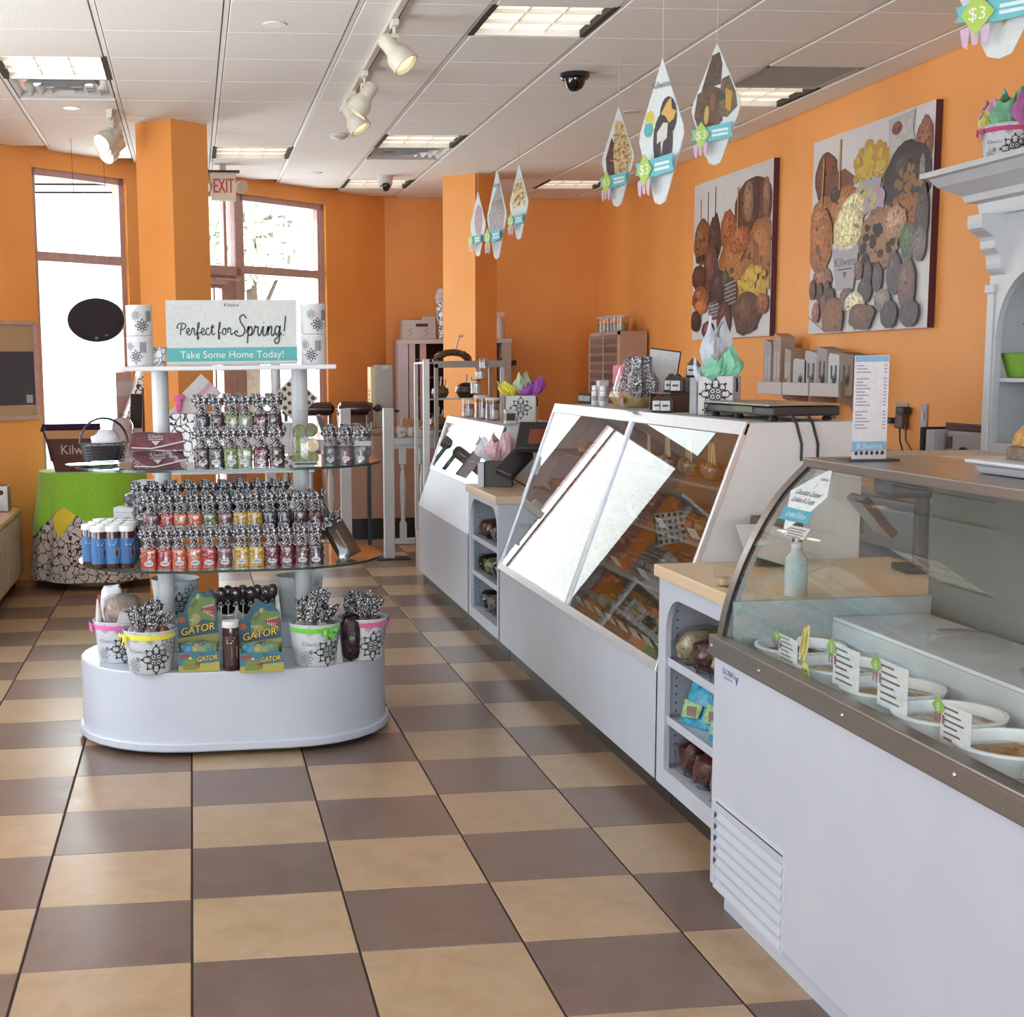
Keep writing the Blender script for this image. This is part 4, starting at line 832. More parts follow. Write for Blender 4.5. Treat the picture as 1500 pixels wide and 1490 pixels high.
row((222, 246, 265, 286, 308, 330, 353, 373, 396, 417, 441, 462), 780, 2.26, ZL+.131, ('greyish red', 'red', 'coral', 'orange', 'olive green', 'greyish red', 'yellow', 'yellow', 'blue black', 'blue black', 'dark brown', 'wine red'), 'raised rear row of lower glass shelf', .98, 'raised bags on the lower shelf')
for k in range(9):
    candy_bag(('dark brown', 'olive green', 'near black')[k % 3], f'{ORD[k]} bag from left behind the raised row, lower glass shelf', (.27+k*.075, 2.40, ZL+.165), 'rear bags on the lower shelf', 1.0)
riser(.22, .98, 2.36, 2.44, ZL, ZL+.164, 'clear step at the back of the lower glass shelf')
row((297, 317, 339, 359, 383, 406), 686, 2.14, ZU+.001, ('dark brown', 'near black', 'apple green', 'pale green', 'wine red', 'dark brown'), 'front row of upper glass shelf', .95, 'front row bags on the upper shelf')
riser(.46, .96, 2.20, 2.32, ZU, ZU+.13, 'clear step under the rear candy bags of the upper glass shelf')
row((296, 318, 341, 360, 382, 402), 632, 2.26, ZU+.131, ('near black', 'dark brown', 'apple green', 'pale green', 'wine red', 'dark brown'), 'raised rear row of upper glass shelf', .95, 'raised bags on the upper shelf')
row((484, 506, 528), 683, 2.24, ZU+.001, ('dark brown', 'wine red', 'near black'), 'front of clear box at upper shelf end', .85, 'boxed bags on the upper shelf')
row((490, 512, 530), 670, 2.33, ZU+.001, ('near black', 'dark brown', 'wine red'), 'rear of clear box at upper shelf end', .92, 'boxed bags on the upper shelf')
t = thing('acrylic_box', 'clear box around the dark candy bags at the upper shelf right end', 'acrylic box'); A = at_y(472, 680, 2.2); B = at_y(547, 680, 2.2); m = MB('acrylic'); m.box(A.x, B.x, 2.195, 2.199, ZU, ZU+.115); m.box(B.x, B.x+.004, 2.195, 2.42, ZU, ZU+.115); m.box(A.x, A.x+.004, 2.195, 2.42, ZU, ZU+.115); m.build('clear_sides', t, smooth=False); m = MB('print', 'BEBCBC'); c = B.x-.045; m.box(c-.035, c+.035, 2.193, 2.1945, ZU+.075, ZU+.095); m.col('9A9898'); m.box(c-.012, c+.012, 2.193, 2.1945, ZU+.055, ZU+.072); m.build('label', t, smooth=False)
# striped mint cookies bag
p = at_y(447, 684, 2.18); t = thing('cookie_bag', 'clear bag of green striped cookies on the upper glass shelf', 'cookie bag', (p.x, 2.18, ZU+.001))
for k, (x, z, c) in enumerate(((-.024, .03, '75803F'), (.028, .03, '6F7A3A'), (-.02, .085, '7C8648'), (.03, .082, 'D8C8A0'), (-.022, .14, '6A7240'), (.026, .145, '5F683C'))):
    m = MB('choc', c); m.T = Matrix.Translation((x, 0, z)) @ Matrix.Rotation(random.uniform(-.3, .3), 4, 'Y') @ Matrix.Rotation(pi/2, 4, 'X'); m.lathe([(.001, -.018), (.027, -.018), (.03, 0), (.027, .018), (.001, .018)], 14, cap=False)
    m.build('cookie', t)
m = MB('film'); m.lathe([(.062, 0), (.066, .09), (.058, .17), (.02, .20), (.03, .23)], 14, sy=.55, cap=False); m.build('film', t); m = MB('print', 'D9D9D5'); m.box(-.05, .05, -.04, -.038, .0, .016); m.col('3A3636'); m.box(-.046, .046, -.0405, -.04, .003, .013); m.build('label', t, smooth=False)
# maroon folded aprons in film, basket
for k, (px, py, l) in enumerate(((232, 689, 'lower maroon folded apron with white lettering in clear wrap on upper shelf'), (231, 661, 'upper maroon folded apron with white lettering, lying on the lower one'))):
    p = at_y(px, py, 2.16); z = ZU+.002+k*.075; t = thing('folded_apron', l, 'apron', (p.x, 2.20, z), radians(4-6*k)); wd_ = .112
    m = MB('fabric', '5A2230'); m.grid(lambda u, v: ((u-.5)*2*wd_*(1-.1*v), -.06+.10*v*.4+.012*sin(5*u), .068*v), 10, 5); m.grid(lambda u, v: ((u-.5)*2*wd_*.9, -.02+.09*v, .068-.02*v+.006*sin(6*u)), 10, 4); m.box(-wd_*.92, wd_*.92, -.03, .06, .0, .05); m.build('cloth', t)
    m = MB('print', 'D8CFCF'); pt = lambda u, v: (u-.005, -.064+.04*(v/.068)*1.0, v); text(m, 'Kilwins', .026, pt, 0, .046, 0, .8); m.add([pt(*q) for q in ((-.03, .040), (.03, .040), (.03, .043), (-.03, .043))], [(0, 1, 2, 3)]); m.add([pt(*q) for q in ((-.018, .036), (.018, .036), (0, .018))], [(2, 1, 0)]); m.build('lettering', t, smooth=False)
    m = MB('film'); m.grid(lambda u, v: ((u-.5)*2.3*wd_-.015, -.078+.03*v+.008*sin(9*u+4*v), .078*v), 12, 5); m.build('film', t); m = MB('paint', 'CFC8C8'); m.tube([(-wd_*.9, -.075, .012), (-.02, -.08, .008), (.04, -.078, .02), (wd_, -.07, .035)], .003, 5); m.build('string', t)
p = at_y(150, 694, 2.40); t = thing('wire_basket', 'small black wire basket with hoop handle on the upper shelf left end', 'basket', (p.x+.01, 2.42, ZU+.002)); m = MB('wire_black')
for k in range(7): z = .008+.013*k; r = .082+.018*k/6; m.tube([(r*cos(a*pi/9), r*.75*sin(a*pi/9), z) for a in range(18)], .0022, 4, True)
for a in range(18): b = a*pi/9; m.tube([(.082*cos(b), .0615*sin(b), .006), (.10*cos(b), .075*sin(b), .088)], .002, 4)
m.build('wire_body', t); m = MB('wire_black')
for yy in (-.02, .02): m.tube([(.10*cos(pi*k/12), yy, .085+.105*sin(pi*k/12)) for k in range(13)], .004, 6)
m.build('handle', t); m = MB('fabric', '33262A'); m.lathe([(.07, .012), (.086, .05), (.088, .075), (.05, .085), (.001, .088)], 16, sy=.75, cap=False); m.build('liner', t)
m = MB('tissue', 'C9C6C8'); m.ball((.01, 0, .09), (.065, .05, .05), 14, 8, .12); m.build('filler', t)
m = MB('gloss', '2E3B38'); m.lathe([(.001, 0), (.105, 0), (.115, .006), (.115, .009), (.001, .009)], 24, sy=.8, cap=False); pl = tag(m.build('tray_plate', loc=(p.x-.04, 2.42, ZU-.0)), 'dark glossy plate under the wire basket', 'plate')
t.location.z = ZU+.011
# cocoa jars ---------------------------------------------------------
def jar(label, loc, rz, lidc='E8E8EA', body='4A2A26', lab='3F78B8', r=.032, h=.175, group='cocoa jars on the lower shelf', alt=None):
    t = thing('cocoa_jar', label, 'jar', loc, rz, group)
    m = MB('gloss', body); m.lathe([(r*.92, 0), (r, .006), (r, h*.8), (r*.93, h*.86), (r*.93, h*.9)], 20); m.build('jar_body', t)
    m = MB('paint', lidc); m.lathe([(r*1.02, h*.875), (r*1.03, h*.88), (r*1.03, h*.985), (r*.98, h), (.001, h)], 20, cap=False); m.build('lid', t)
    m = MB('print', lab); pt = cone_put(r, r, h); q = 9
    m.add([pt(-r*1.5+3*r*i/q, v) for v in (h*.12, h*.72) for i in range(q+1)], [(i, i+1, q+2+i, q+1+i) for i in range(q)]); m.col(alt or 'D8C8B8'); p2 = cone_put(r, r, h, 0, .0014)
    m.add([p2(q_, v) for q_, v in ((.002, h*.26), (r*.8, h*.26), (r*.8, h*.5), (.002, h*.5))], [(0, 1, 2, 3)]); m.col('E6EAF0'); p3 = cone_put(r, r, h, 0, .002); [m.add([p3(*q_) for q_ in ((-.018, h*(.66-.05*k)), (.016-.006*k, h*(.66-.05*k)), (.016-.006*k, h*(.68-.05*k)), (-.018, h*(.68-.05*k)))], [(0, 1, 2, 3)]) for k in range(3)]; m.col('5A3428'); m.add([p3(*q_) for q_ in ell(r*.42, h*.37, r*.25, h*.07, 10)], [tuple(range(10))]); m.build('label', t, smooth=False)
    return t
k = 0
for rI, (Y, xs) in enumerate(((2.19, (146, 166, 187)), (2.28, (133, 153, 172, 190)), (2.38, (143, 160, 177, 194)), (2.48, (150, 166, 182, 197)))):
    for i, px in enumerate(xs): p = at_y(px, 840, Y); jar(f'blue labelled cocoa jar, {ORD[i]} from the left in the {ORD[rI]} row from the front', (p.x, Y, ZL+.001), random.uniform(-.5, .5), lab=('3E76B6', '4C86C0', '3A6AA8')[i % 3])
t = thing('acrylic_tray', 'clear curved guard round the cocoa jars at the lower shelf end', 'tray'); m = MB('acrylic'); c = at_y(165, 840, 2.33); P = [(c.x-.165*cos(a)+.0, 2.33-.19*sin(a)) for a in [radians(-60+15*k) for k in range(11)]]
m.add([(x, y, z) for z in (ZL, ZL+.075) for x, y in P], [(i, i+1, 12+i, 11+i) for i in range(10)]); m.build('clear_wall', t)
# stack of white boxes behind the jars, leaning pouches at the right
for k in range(4):
    zt_ = .155+.052*k; m = MB('print', 'DEDDDF'); m.box(-.085, .085, -.042, .042, 0, zt_); m.col('8C8A90'); m.box(-.0855, .0855, -.0425, .0425, zt_-.022, zt_-.020)
    tag(m.build('white_carton', loc=(.185+.048*k, 2.565+.09*k, ZL+.001), rz=radians(-14), smooth=False, bevel=.002), f"{ORD[k]} from the front of the white cartons rising behind the cocoa jars", 'carton', 'white cartons behind the jars')
t = pack('candy_bag', 'clear bag of purple grey sweets on the white cartons behind the jars', 'candy bag', (.25, 2.655, ZL+.209), (.13, .08, .06), .2, '8A7A8C')
def pouch(label, loc, w, h, th, ry, rx, rz, col, tcol):
    t = thing('brown_pouch', label, 'pouch', loc, rz); R = Matrix.Rotation(rx, 4, 'X') @ Matrix.Rotation(ry, 4, 'Y')
    m = MB('gloss', col); m.T = R
    for s in (-1, 1): m.grid(lambda u, v: ((u-.5)*w, s*th*sin(pi*u)**.5*sin(pi*min(1, v*1.0))**.5, v*h), 8, 8)
    m.build('pouch_body', t); m = MB('scroll_film'); m.T = R; m.grid(lambda u, v: ((u-.5)*w*(.7+.5*v)+.006*sin(20*u), .01*sin(12*u), h*.96+v*.05), 16, 3); m.build('crimped_top', t); m = MB('print', 'C9B88A'); m.T = R; m.box(-.0015, .0015, -th-.003, -th-.001, h*.2, h*.8); m.build('seam', t)
p = at_y(515, 838, 2.30); pouch('flat brown pouch leaning over at the lower shelf right end', (p.x, 2.30, ZL+.004), .10, .165, .012, radians(-28), radians(-16), 0, '43301C', 'x')
p = at_y(490, 785, 2.42); pouch('silver grey pouch leaning behind the brown pouch', (p.x, 2.45, ZL+.075), .085, .13, .012, radians(-30), radians(-10), 0, '6A6668', 'x')
# buckets on the base -----------------------------------------------------
def bucket(label, px, py, ribbon_col, bow_a, seed, contents, r0=.088, r1=.107, h=.172, loc=None, z=TOPZ, ped=0, group='printed paper buckets'):
    p = loc or at_z(px, py, z); t = thing('printed_bucket', label, 'bucket', (p[0], p[1], z+.001), 0, group); random.seed(seed)
    m = MB('print', 'E8ECF0'); m.lathe([(r0*.96, 0), (r0, .004), (r1, h), (r1+.004, h+.003), (r1+.003, h+.006), (r1-.003, h), (r0-.004, .012), (.001, .012)], 32, cap=False); m.build('bucket_wall', t)
    f = atan2(CAM.x-p[0], p[1]-CAM.y)*-1
    m = MB('print', '232225'); medallion(m, cone_put(r0, r1, h, .28+ped), .058, .0042, 0, .062); m.col('7C7C84'); medallion(m, cone_put(r0, r1, h, .85+ped), .046, .003, 0, .11); m.col('A9A9B2'); medallion(m, cone_put(r0, r1, h, .05+ped), .019, .0022, 0, .145); medallion(m, cone_put(r0, r1, h, -.75+ped), .03, .0025, 0, .035); medallion(m, cone_put(r0, r1, h, -.55+ped), .018, .002, 0, .15)
    m.col('8A90A8'); text(m, 'Kilwins', .026, cone_put(r0, r1, h, -.52+ped), 0, .088); ribbon(m, [(-.03, .08), (.03, .08)], .0018, cone_put(r0, r1, h, -.52+ped)); medallion(m, cone_put(r0, r1, h, -.52+ped), .01, .0015, 0, .062); m.build('printed_scrolls', t, smooth=False)
    if ribbon_col:
        m = MB('fabric', ribbon_col); q = lambda v: r0+(r1-r0)*v/h+.0022; m.lathe([(q(h*.83), h*.83), (q(h*.95), h*.95)], 32, cap=False); m.build('ribbon', t)
        m = MB('fabric', ribbon_col); a = bow_a; c = Vector((q(h*.88)*cos(a), q(h*.88)*sin(a), h*.88)); o = Vector((cos(a), sin(a), 0)); s_ = Vector((-sin(a), cos(a), 0)); Z = Vector((0, 0, 1))
        for sg_ in (-1, 1):
            m.grid(lambda u, v: tuple(c+o*(.006+.012*sin(pi*v))+s_*sg_*(.002+.032*sin(pi*v*.5)*(1 if v < .99 else 1))+Z*((u-.5)*(.008+.022*v)+.006*sin(6*u+5*v))), 5, 6)
            m.grid(lambda u, v: tuple(c+o*(.004+.004*v)+s_*(sg_*(.004+.022*v)+(u-.5)*.012)+Z*(-.045*v+.004*sin(7*v))), 3, 6)
        m.ball(tuple(c+o*.006), .008, 8, 5); m.build('bow', t)
    m = MB('matte', '5A4A46'); m.lathe([(.001, h*.86), (r1*.9, h*.82)], 20, cap=False); m.build('bedding', t)
    return t, p, h, r1
def tufts(p, h, r1, n, cols, where, seed, hmin=.05, hmax=.10):
    random.seed(seed)
    for k in range(n):
        a = 2*pi*k/n+.4; R = r1*.55 if k else 0; c = random.choice(cols); x, y = p[0]+R*cos(a), p[1]+R*sin(a)
        t = thing('candy_bag', f'{ORD[k]} scroll-topped bag going round the {where}', 'candy bag', (x, y, TOPZ+h*.76), random.uniform(-1, 1), 'bags in the printed buckets')
        m = MB('candy', c); m.ball((0, 0, .03), (.034, .03, .032), 10, 6, .12); m.build('candies', t)
        m = MB('scroll_film'); hh = random.uniform(hmin, hmax); ph = random.uniform(0, 6)
        m.grid(lambda u, v: ((.012+.024*v)*(1+.3*sin(6*2*pi*u/1+ph))*cos(2*pi*u)+.01*v, (.012+.02*v)*(1+.3*sin(7*2*pi*u+ph))*sin(2*pi*u), .05+v*hh+.008*sin(4*pi*u)*v), 24, 5, True); m.build('cellophane_top', t)
tb, p, h, r = bucket('printed bucket with yellow ribbon at the front left of the stand base', 221, 982, 'E2DA3A', -2.75, 1, 0); tufts(p, h, r, 7, ('8A7A78', 'A0543C', '6A5A5C', '9A8A88'), 'yellow-ribbon bucket', 11)
tb, p, h, r = bucket('printed bucket with pink ribbon and bow at the left rear of the base', 176, 966, 'DA6AB0', -3.05, 2, 0)
t = pack('marshmallow_bag', 'clear bag of pinkish grey treats standing in the left pink-ribbon bucket', 'candy bag', (p[0]+.02, p[1], TOPZ+h*.78), (.17, .12, .15), .3, 'A8948A', None, True, .06, 'choc'); t2 = thing('paper_tag', 'small white paper tag in front of the treats in the left pink bucket', 'tag', (p[0]+.015, p[1]-.085, TOPZ+h*.84)); m = MB('print', 'CFCBC9'); m.T = Matrix.Rotation(-.25, 4, 'X') @ Matrix.Rotation(.3, 4, 'Y'); m.box(-.028, .028, -.001, .001, 0, .075); m.build('card', t2)
t = thing('wafer_stick', 'thin pale wrapped stick at the left edge of the pink bucket', 'candy', (p[0]-.085, p[1]-.01, TOPZ+h*.8)); m = MB('tissue', 'D6CCC4'); m.tube([(0, 0, 0), (.002, 0, .08), (.0, 0, .13)], [.014, .011, .004], 8); m.build('wrapper', t); m = MB('print', 'C04A40'); m.add([(0, -.004, .12), (.012, -.004, .125), (.014, -.004, .145), (0, -.004, .15)], [(0, 1, 2, 3)]); m.build('flag', t)
t = pack('white_bundle', 'crumpled white paper bundle behind the treats in the left pink bucket', 'bundle', (p[0]-.03, p[1]+.07, TOPZ+h*.85), (.09, .07, .17), 0, 'E2E0E2', None, False, .15, 'tissue')
tb, p, h, r = bucket('printed bucket with bright green ribbon and bow right of the gator boxes', 462, 971, '6CC43C', -1.05, 3, 0, ped=.25); tufts(p, h, r, 8, ('8C8A78', '9A9C80', '7A7870', '55504C'), 'green-ribbon bucket', 13, .06, .12)
tb, p, h, r = bucket('printed bucket with rose ribbon at the right end of the base', 531, 962, 'D0608E', .1, 4, 0, ped=.1); tufts(p, h, r, 6, ('5A3A3C', '6A4A4C', '4A3436'), 'rose-ribbon bucket', 14, .05, .11)
bucket('blue-white bucket on the low step behind the left post', 0, 0, None, 0, 5, 0, loc=(.40, 2.72), z=.47, ped=-.1); bucket('white lettered bucket on the low step behind the right post', 0, 0, None, 0, 6, 0, loc=(.965, 2.70), z=.47, ped=.7)
pack('dark_bunny_bag', 'dark chocolate figure in clear wrap before the right-end bucket', 'candy bag', at_z(515, 968, TOPZ+.002), (.085, .07, .20), 0, '2E1A1A', None, True, .08, 'choc')
# alligator candy boxes ---------------------------------------------------
def gator(label, px, py, w, hh, head):
    p = at_z(px, py, TOPZ+.001); t = thing('candy_display_box', label, 'candy box', (p.x, p.y, TOPZ+.001), 0, 'alligator candy display boxes'); d = .13; b = w/2
    m = MB('print', '7E8C44'); m.box(-b, b, 0, .004, 0, .082); m.box(-b, -b+.004, .004, d, 0, .10); m.box(b-.004, b, .004, d, 0, .10); m.box(-b, b, .004, d, 0, .004); m.build('tray_box', t, smooth=False)
    top = [(-b, .0)] + [(-b, hh*.68), (-b*.7, hh*.70), (-b*.45, hh*.86), (-b*.2, hh*.97), (0, hh), (b*.3, hh*.93), (b*.62, hh*.95), (b*.85, hh*.84), (b, hh*.66), (b, 0)]
    m = MB('print', '22586E'); m.prism(top, 'y', d-.004, d); m.build('header_card', t, smooth=False)
    m = MB('print', 'B9B04A'); f = put_y(0, -.0008, 0); m.add([f(-b, .001), f(b, .001), f(b, .04), f(-b, .025)], [(0, 1, 2, 3)]); m.col('2F7C94'); m.add([f(-b, .0255), f(b, .0405), f(b, .082), f(-b, .082)], [(0, 1, 2, 3)])
    f = put_y(0, -.0011, 0); m.col('8E3A34'); m.add([f(*q) for q in ((-b*.35, .038), (b*.02, .022), (b*.04, .045))], [(0, 1, 2)]); f = put_y(0, -.0014, 0); m.col('7A8E3C'); m.add([f(b*x, z) for x, z in spline([(-.8, .010), (-.3, .008), (.05, .018), (-.25, .034), (.04, .042), (.0, .052), (-.3, .056), (-.42, .066), (-.55, .058), (-.75, .042), (-.8, .010)], 3)[:-1]], [tuple(range(30))]); m.col('E6E0C8'); f = put_y(0, -.0017, 0); m.add([f(-b*.42+.006*cos(q), .057+.005*sin(q)) for q in range(6)], [tuple(range(6))]); f = put_y(0, -.0014, 0); m.col('A03A34'); m.add([f(*q) for q in ((-b*.95, .055), (-b*.45, .062), (-b*.48, .076), (-b*.95, .072))], [(0, 1, 2, 3)])
    f2 = put_y(0, -.002, 0); m.col('22201A'); [text(m, 'GATOR', .032, lambda u, v, e=e, g_=g_, q=q: (u+e, -.002-.00006*q, v+g_+u*.10), b*.40, .041, 0, .80) for q, (e, g_) in enumerate(((.0018, -.002), (-.0014, -.001), (.001, .0014), (-.0014, .0012), (.0022, -.0034)))]; f3 = put_y(0, -.0026, 0); m.col('F0C83A'); [text(m, 'GATOR', .031, lambda u, v, e=e: (u+e, -.0026-e*.08, v+u*.10-e*.1), b*.40, .0415, 0, .80) for e in (0, .0009)]; m.col('4A2A5A'); text(m, 'PET', .014, f3, b*.18, .068); m.build('front_print', t, smooth=False)
    m = MB('print', 'A09A44'); g = put_y(0, d-.0048, 0); m.add([g(-b, .05), g(b, .05), g(b, hh*.42), g(-b, hh*.36)], [(0, 1, 2, 3)]); g = put_y(0, d-.0054, 0)
    hx = b*.02 if head else b*.08; V = .06 if not head else 0
    def lay(c, P, k): m.col(c); y = d-.0054-.00012*k; m.add([(hx+x*b, y, hh*(z-V)) for x, z in P], [tuple(range(len(P)))])
    HEAD = spline([(-.45, .47), (-.15, .51), (.05, .57), (.3, .60), (.72, .575), (.84, .61), (.55, .665), (.25, .695), (.14, .735), (.45, .775), (.8, .795), (.86, .85), (.6, .885), (.3, .885), (.12, .93), (-.02, .945), (-.12, .90), (-.35, .84), (-.5, .7), (-.45, .47)], 4)[:-1]
    lay('8E3A34', [(.12, .73), (.55, .66), (.84, .615), (.84, .80), (.45, .775)], 0); lay('D0706A', [(.3, .71), (.6, .68), (.75, .69), (.5, .72)], 1); lay('6C8438', HEAD, 2); lay('A8A552', spline([(-.4, .5), (-.1, .53), (.1, .6), (.0, .68), (-.3, .66), (-.4, .5)], 3)[:-1], 3); lay('4E6A2C', [(-.42, .78), (-.1, .86), (.0, .83), (-.25, .74)], 3); m.col('E6E0D0')
    for k in range(6): x = .26+.09*k; zz = .695-.012*k; z2 = .755+.006*k; y = d-.0059; m.add([(hx+x*b, y, hh*(zz-V)), (hx+(x+.06)*b, y, hh*(zz-.004-V)), (hx+(x+.03)*b, y, hh*(zz+.03-V))], [(0, 1, 2)]); m.add([(hx+x*b, y, hh*(z2+.012-V)), (hx+(x+.03)*b, y, hh*(z2-.02-V)), (hx+(x+.06)*b, y, hh*(z2+.014-V))], [(0, 1, 2)])
    lay('E8E2C8', [(.02+.07*cos(q*pi/6), .90+.026*sin(q*pi/6)) for q in range(12)], 4); lay('1E1A16', [(.035+.035*cos(q*pi/6), .90+.015*sin(q*pi/6)) for q in range(12)], 5)
    m.col('B0522E'); m.add([g(-b*.8+q[0], hh*.6+q[1]) for q in ell(0, 0, b*.2, .014, 12)], [tuple(range(12))])
    g2 = put_y(0, d-.0066, 0); m.col('22201A'); [text(m, 'GATOR', .046, lambda u, v, e=e, g_=g_, q=q: (u+e, d-.0066-.00006*q, v+g_+u*.18), -b*.02, hh*.43, 0, .92) for q, (e, g_) in enumerate(((.003, -.003), (-.002, -.002), (.0015, .002), (-.002, .002), (.0035, -.005)))]; g3 = put_y(0, d-.0072, 0); m.col('F0C83A'); [text(m, 'GATOR', .045, lambda u, v, e=e: (u+e, d-.0072-e*.08, v+u*.18-e*.1), -b*.02, hh*.4325, 0, .92) for e in (0, .0013)]; m.col('D8D2C8'); text(m, 'PET', .018, g3, -b*.25, hh*.575); m.build('header_print', t, smooth=False)
    random.seed(px)
    for k in range(7):
        m = MB('photo', ('3A7FA0', '7C9468', '5E8A70', '8A8E5A')[k % 4]); x = -b*.7+.2*b*k+.0; yy = .02+.026*(k % 3)
        m.T = Matrix.Translation((max(-b*.62, min(b*.62, x)), yy+.01, .05)) @ Matrix.Rotation(random.uniform(-.35, .35), 4, 'Y') @ Matrix.Rotation(-.25, 4, 'X')
        for s in (-1, 1): m.grid(lambda u, v: ((u-.5)*.06, s*.007*sin(pi*u)**.5*sin(pi*v)**.5, v*.08-.02), 5, 5)
        m.build('candy_pouch', t)
gator('left alligator candy box with tall printed header on the stand base', 292, 984, .168, .325, True)
gator('right alligator candy box beside the green-ribbon bucket', 384, 985, .178, .28, False)
p = at_z(339, 981, TOPZ+.001); jar('single dark jar with white lid between the two alligator candy boxes', (p.x, p.y, TOPZ+.001), 0, 'DADADC', '3A2222', '4A2E2E', .034, .205, None, 'CBB79A')
jar('small dark jar with pale label on the low step beside the left post', (.495, 2.56, .471), .1, '3A3030', '3A2222', 'CDB79C', .027, .115, None, '3A2A2A')
# chocolate lollipops and rolls on the low step
for k in range(8):
    x = .60+.033*k; yy = 2.52+.05*(k % 2); t = thing('chocolate_lollipop', f'{ORD[k]} dark chocolate lollipop from the left on the low step', 'lollipop', (x, yy, .472), 0, 'chocolate lollipops on the low step')
    m = MB('paint', 'E4E0DA'); m.tube([(0, 0, 0), (.002, 0, .10)], .0028, 6); m.build('stick', t); m = MB('choc', '33201E'); m.ball((.002, 0, .125), (.024, .014, .034), 10, 6, .1); m.build('chocolate', t); m = MB('film'); m.ball((.002, 0, .125), (.028, .018, .039), 8, 6); m.build('film', t); m = MB('scroll_film'); m.lathe([(.006, .088), (.014, .07)], 8, cap=False); m.build('tie', t)
t = thing('lollipop_rack', 'clear rack holding the chocolate lollipops on the low step', 'rack', (.72, 2.545, .471)); m = MB('acrylic'); m.box(-.15, .15, -.05, .05, 0, .004); m.box(-.15, .15, -.05, .05, .05, .053); m.build('plate', t, smooth=False)
for k in range(3): pack('chocolate_roll', f'{ORD[k]} dark chocolate roll from the left behind the lollipops', 'chocolate', (.63+.09*k, 2.70, .472), (.085, .1, .13), 0, '2C1C1A', 'dark rolls on the low step', True, .07, 'choc')
pack('foil_bag', 'blue silver foil bag between left post and alligator box header', 'candy bag', (.545, 2.66, .472), (.08, .09, .12), .3, '8A9AA0', None, False, .2, 'gloss')
# ================================================================== pictures on the right wall
def poster(label, y_far, y_near, z0, z1, items, extra=None):
    w, h = y_far-y_near, z1-z0; t = thing('wall_picture', label, 'picture', (4.615, y_far, z0))
    m = MB('paint', 'DFDBDA'); m.box(-.04, 0, -w, 0, 0, h); m.col('5A2A3A'); m.box(-.0395, 0, -w-.001, -w, 0, h); m.build('canvas', t, smooth=False, bevel=.003)
    m = MB('photo'); n = 0
    for it in items:
        n += 1; x = -.0403-.00008*n; put = lambda u, v, x=x: (x, -u*w, v*h)
        k = it[0]; m.col(it[-1])
        if k == 'e':
            _, cx, cy, rx, ry, j, c = it; m.mat('photo'); m.col(c); P = [(min(.995, max(.005, a)), min(.995, max(.005, b))) for a, b in ell(cx, cy, rx, ry, 22, 0, j)]; m.add([put(*q) for q in P], [tuple(range(22))])
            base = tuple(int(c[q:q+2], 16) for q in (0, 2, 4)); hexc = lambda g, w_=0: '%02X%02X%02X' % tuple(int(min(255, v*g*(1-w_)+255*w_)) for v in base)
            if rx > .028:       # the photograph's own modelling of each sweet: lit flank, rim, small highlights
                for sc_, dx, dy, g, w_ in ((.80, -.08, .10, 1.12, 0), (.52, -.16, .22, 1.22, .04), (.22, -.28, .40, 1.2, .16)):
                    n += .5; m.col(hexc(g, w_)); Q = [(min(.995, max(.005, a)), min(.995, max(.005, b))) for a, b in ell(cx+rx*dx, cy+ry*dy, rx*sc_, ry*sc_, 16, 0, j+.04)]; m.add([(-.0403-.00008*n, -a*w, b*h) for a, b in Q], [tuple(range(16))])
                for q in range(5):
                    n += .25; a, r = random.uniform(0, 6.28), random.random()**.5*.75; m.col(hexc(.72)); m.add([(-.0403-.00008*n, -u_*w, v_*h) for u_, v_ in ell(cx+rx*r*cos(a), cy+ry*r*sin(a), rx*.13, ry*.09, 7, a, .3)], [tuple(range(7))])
        elif k == 'b':      # small bits scattered over an area
            _, cx, cy, rx, ry, cnt, sz, c = it; m.mat('print'); m.col(c)
            for q in range(cnt):
                a, r = random.uniform(0, 2*pi), random.random()**.5; P = ell(cx+rx*r*cos(a), cy+ry*r*sin(a), sz*random.uniform(.6, 1.3), sz*random.uniform(.5, 1.2), 7, a, .2); P = [(min(.995, max(.005, p_[0])), min(.995, max(.005, p_[1]))) for p_ in P]; n += .25; m.add([(-.0403-.00008*n, -q_[0]*w, q_[1]*h) for q_ in P], [tuple(range(7))])
        elif k == 'l': _, x0, y0, x1, y1, wd_, c = it; m.mat('print'); m.col(c); ribbon(m, [(x0, y0), (x1, y1)], wd_, put)
        elif k == 'p': _, P, c = it; m.mat('print'); m.col(c); m.add([put(*q) for q in P], [tuple(range(len(P)))])
        elif k == 't': _, s_, cx, cy, sz, c = it; m.mat('print'); m.col(c); text(m, s_, sz, lambda u, v: (x, -u*w, v*h), cx, cy)
    m.build('printed_picture', t, smooth=False)
random.seed(21)
def stripes(cx, cy, rx, ry, n, c): return [('l', cx-rx*.8, cy-ry*.7+1.5*ry*k/n, cx+rx*.8, cy-ry*.5+1.5*ry*k/n, .008, c) for k in range(n)]
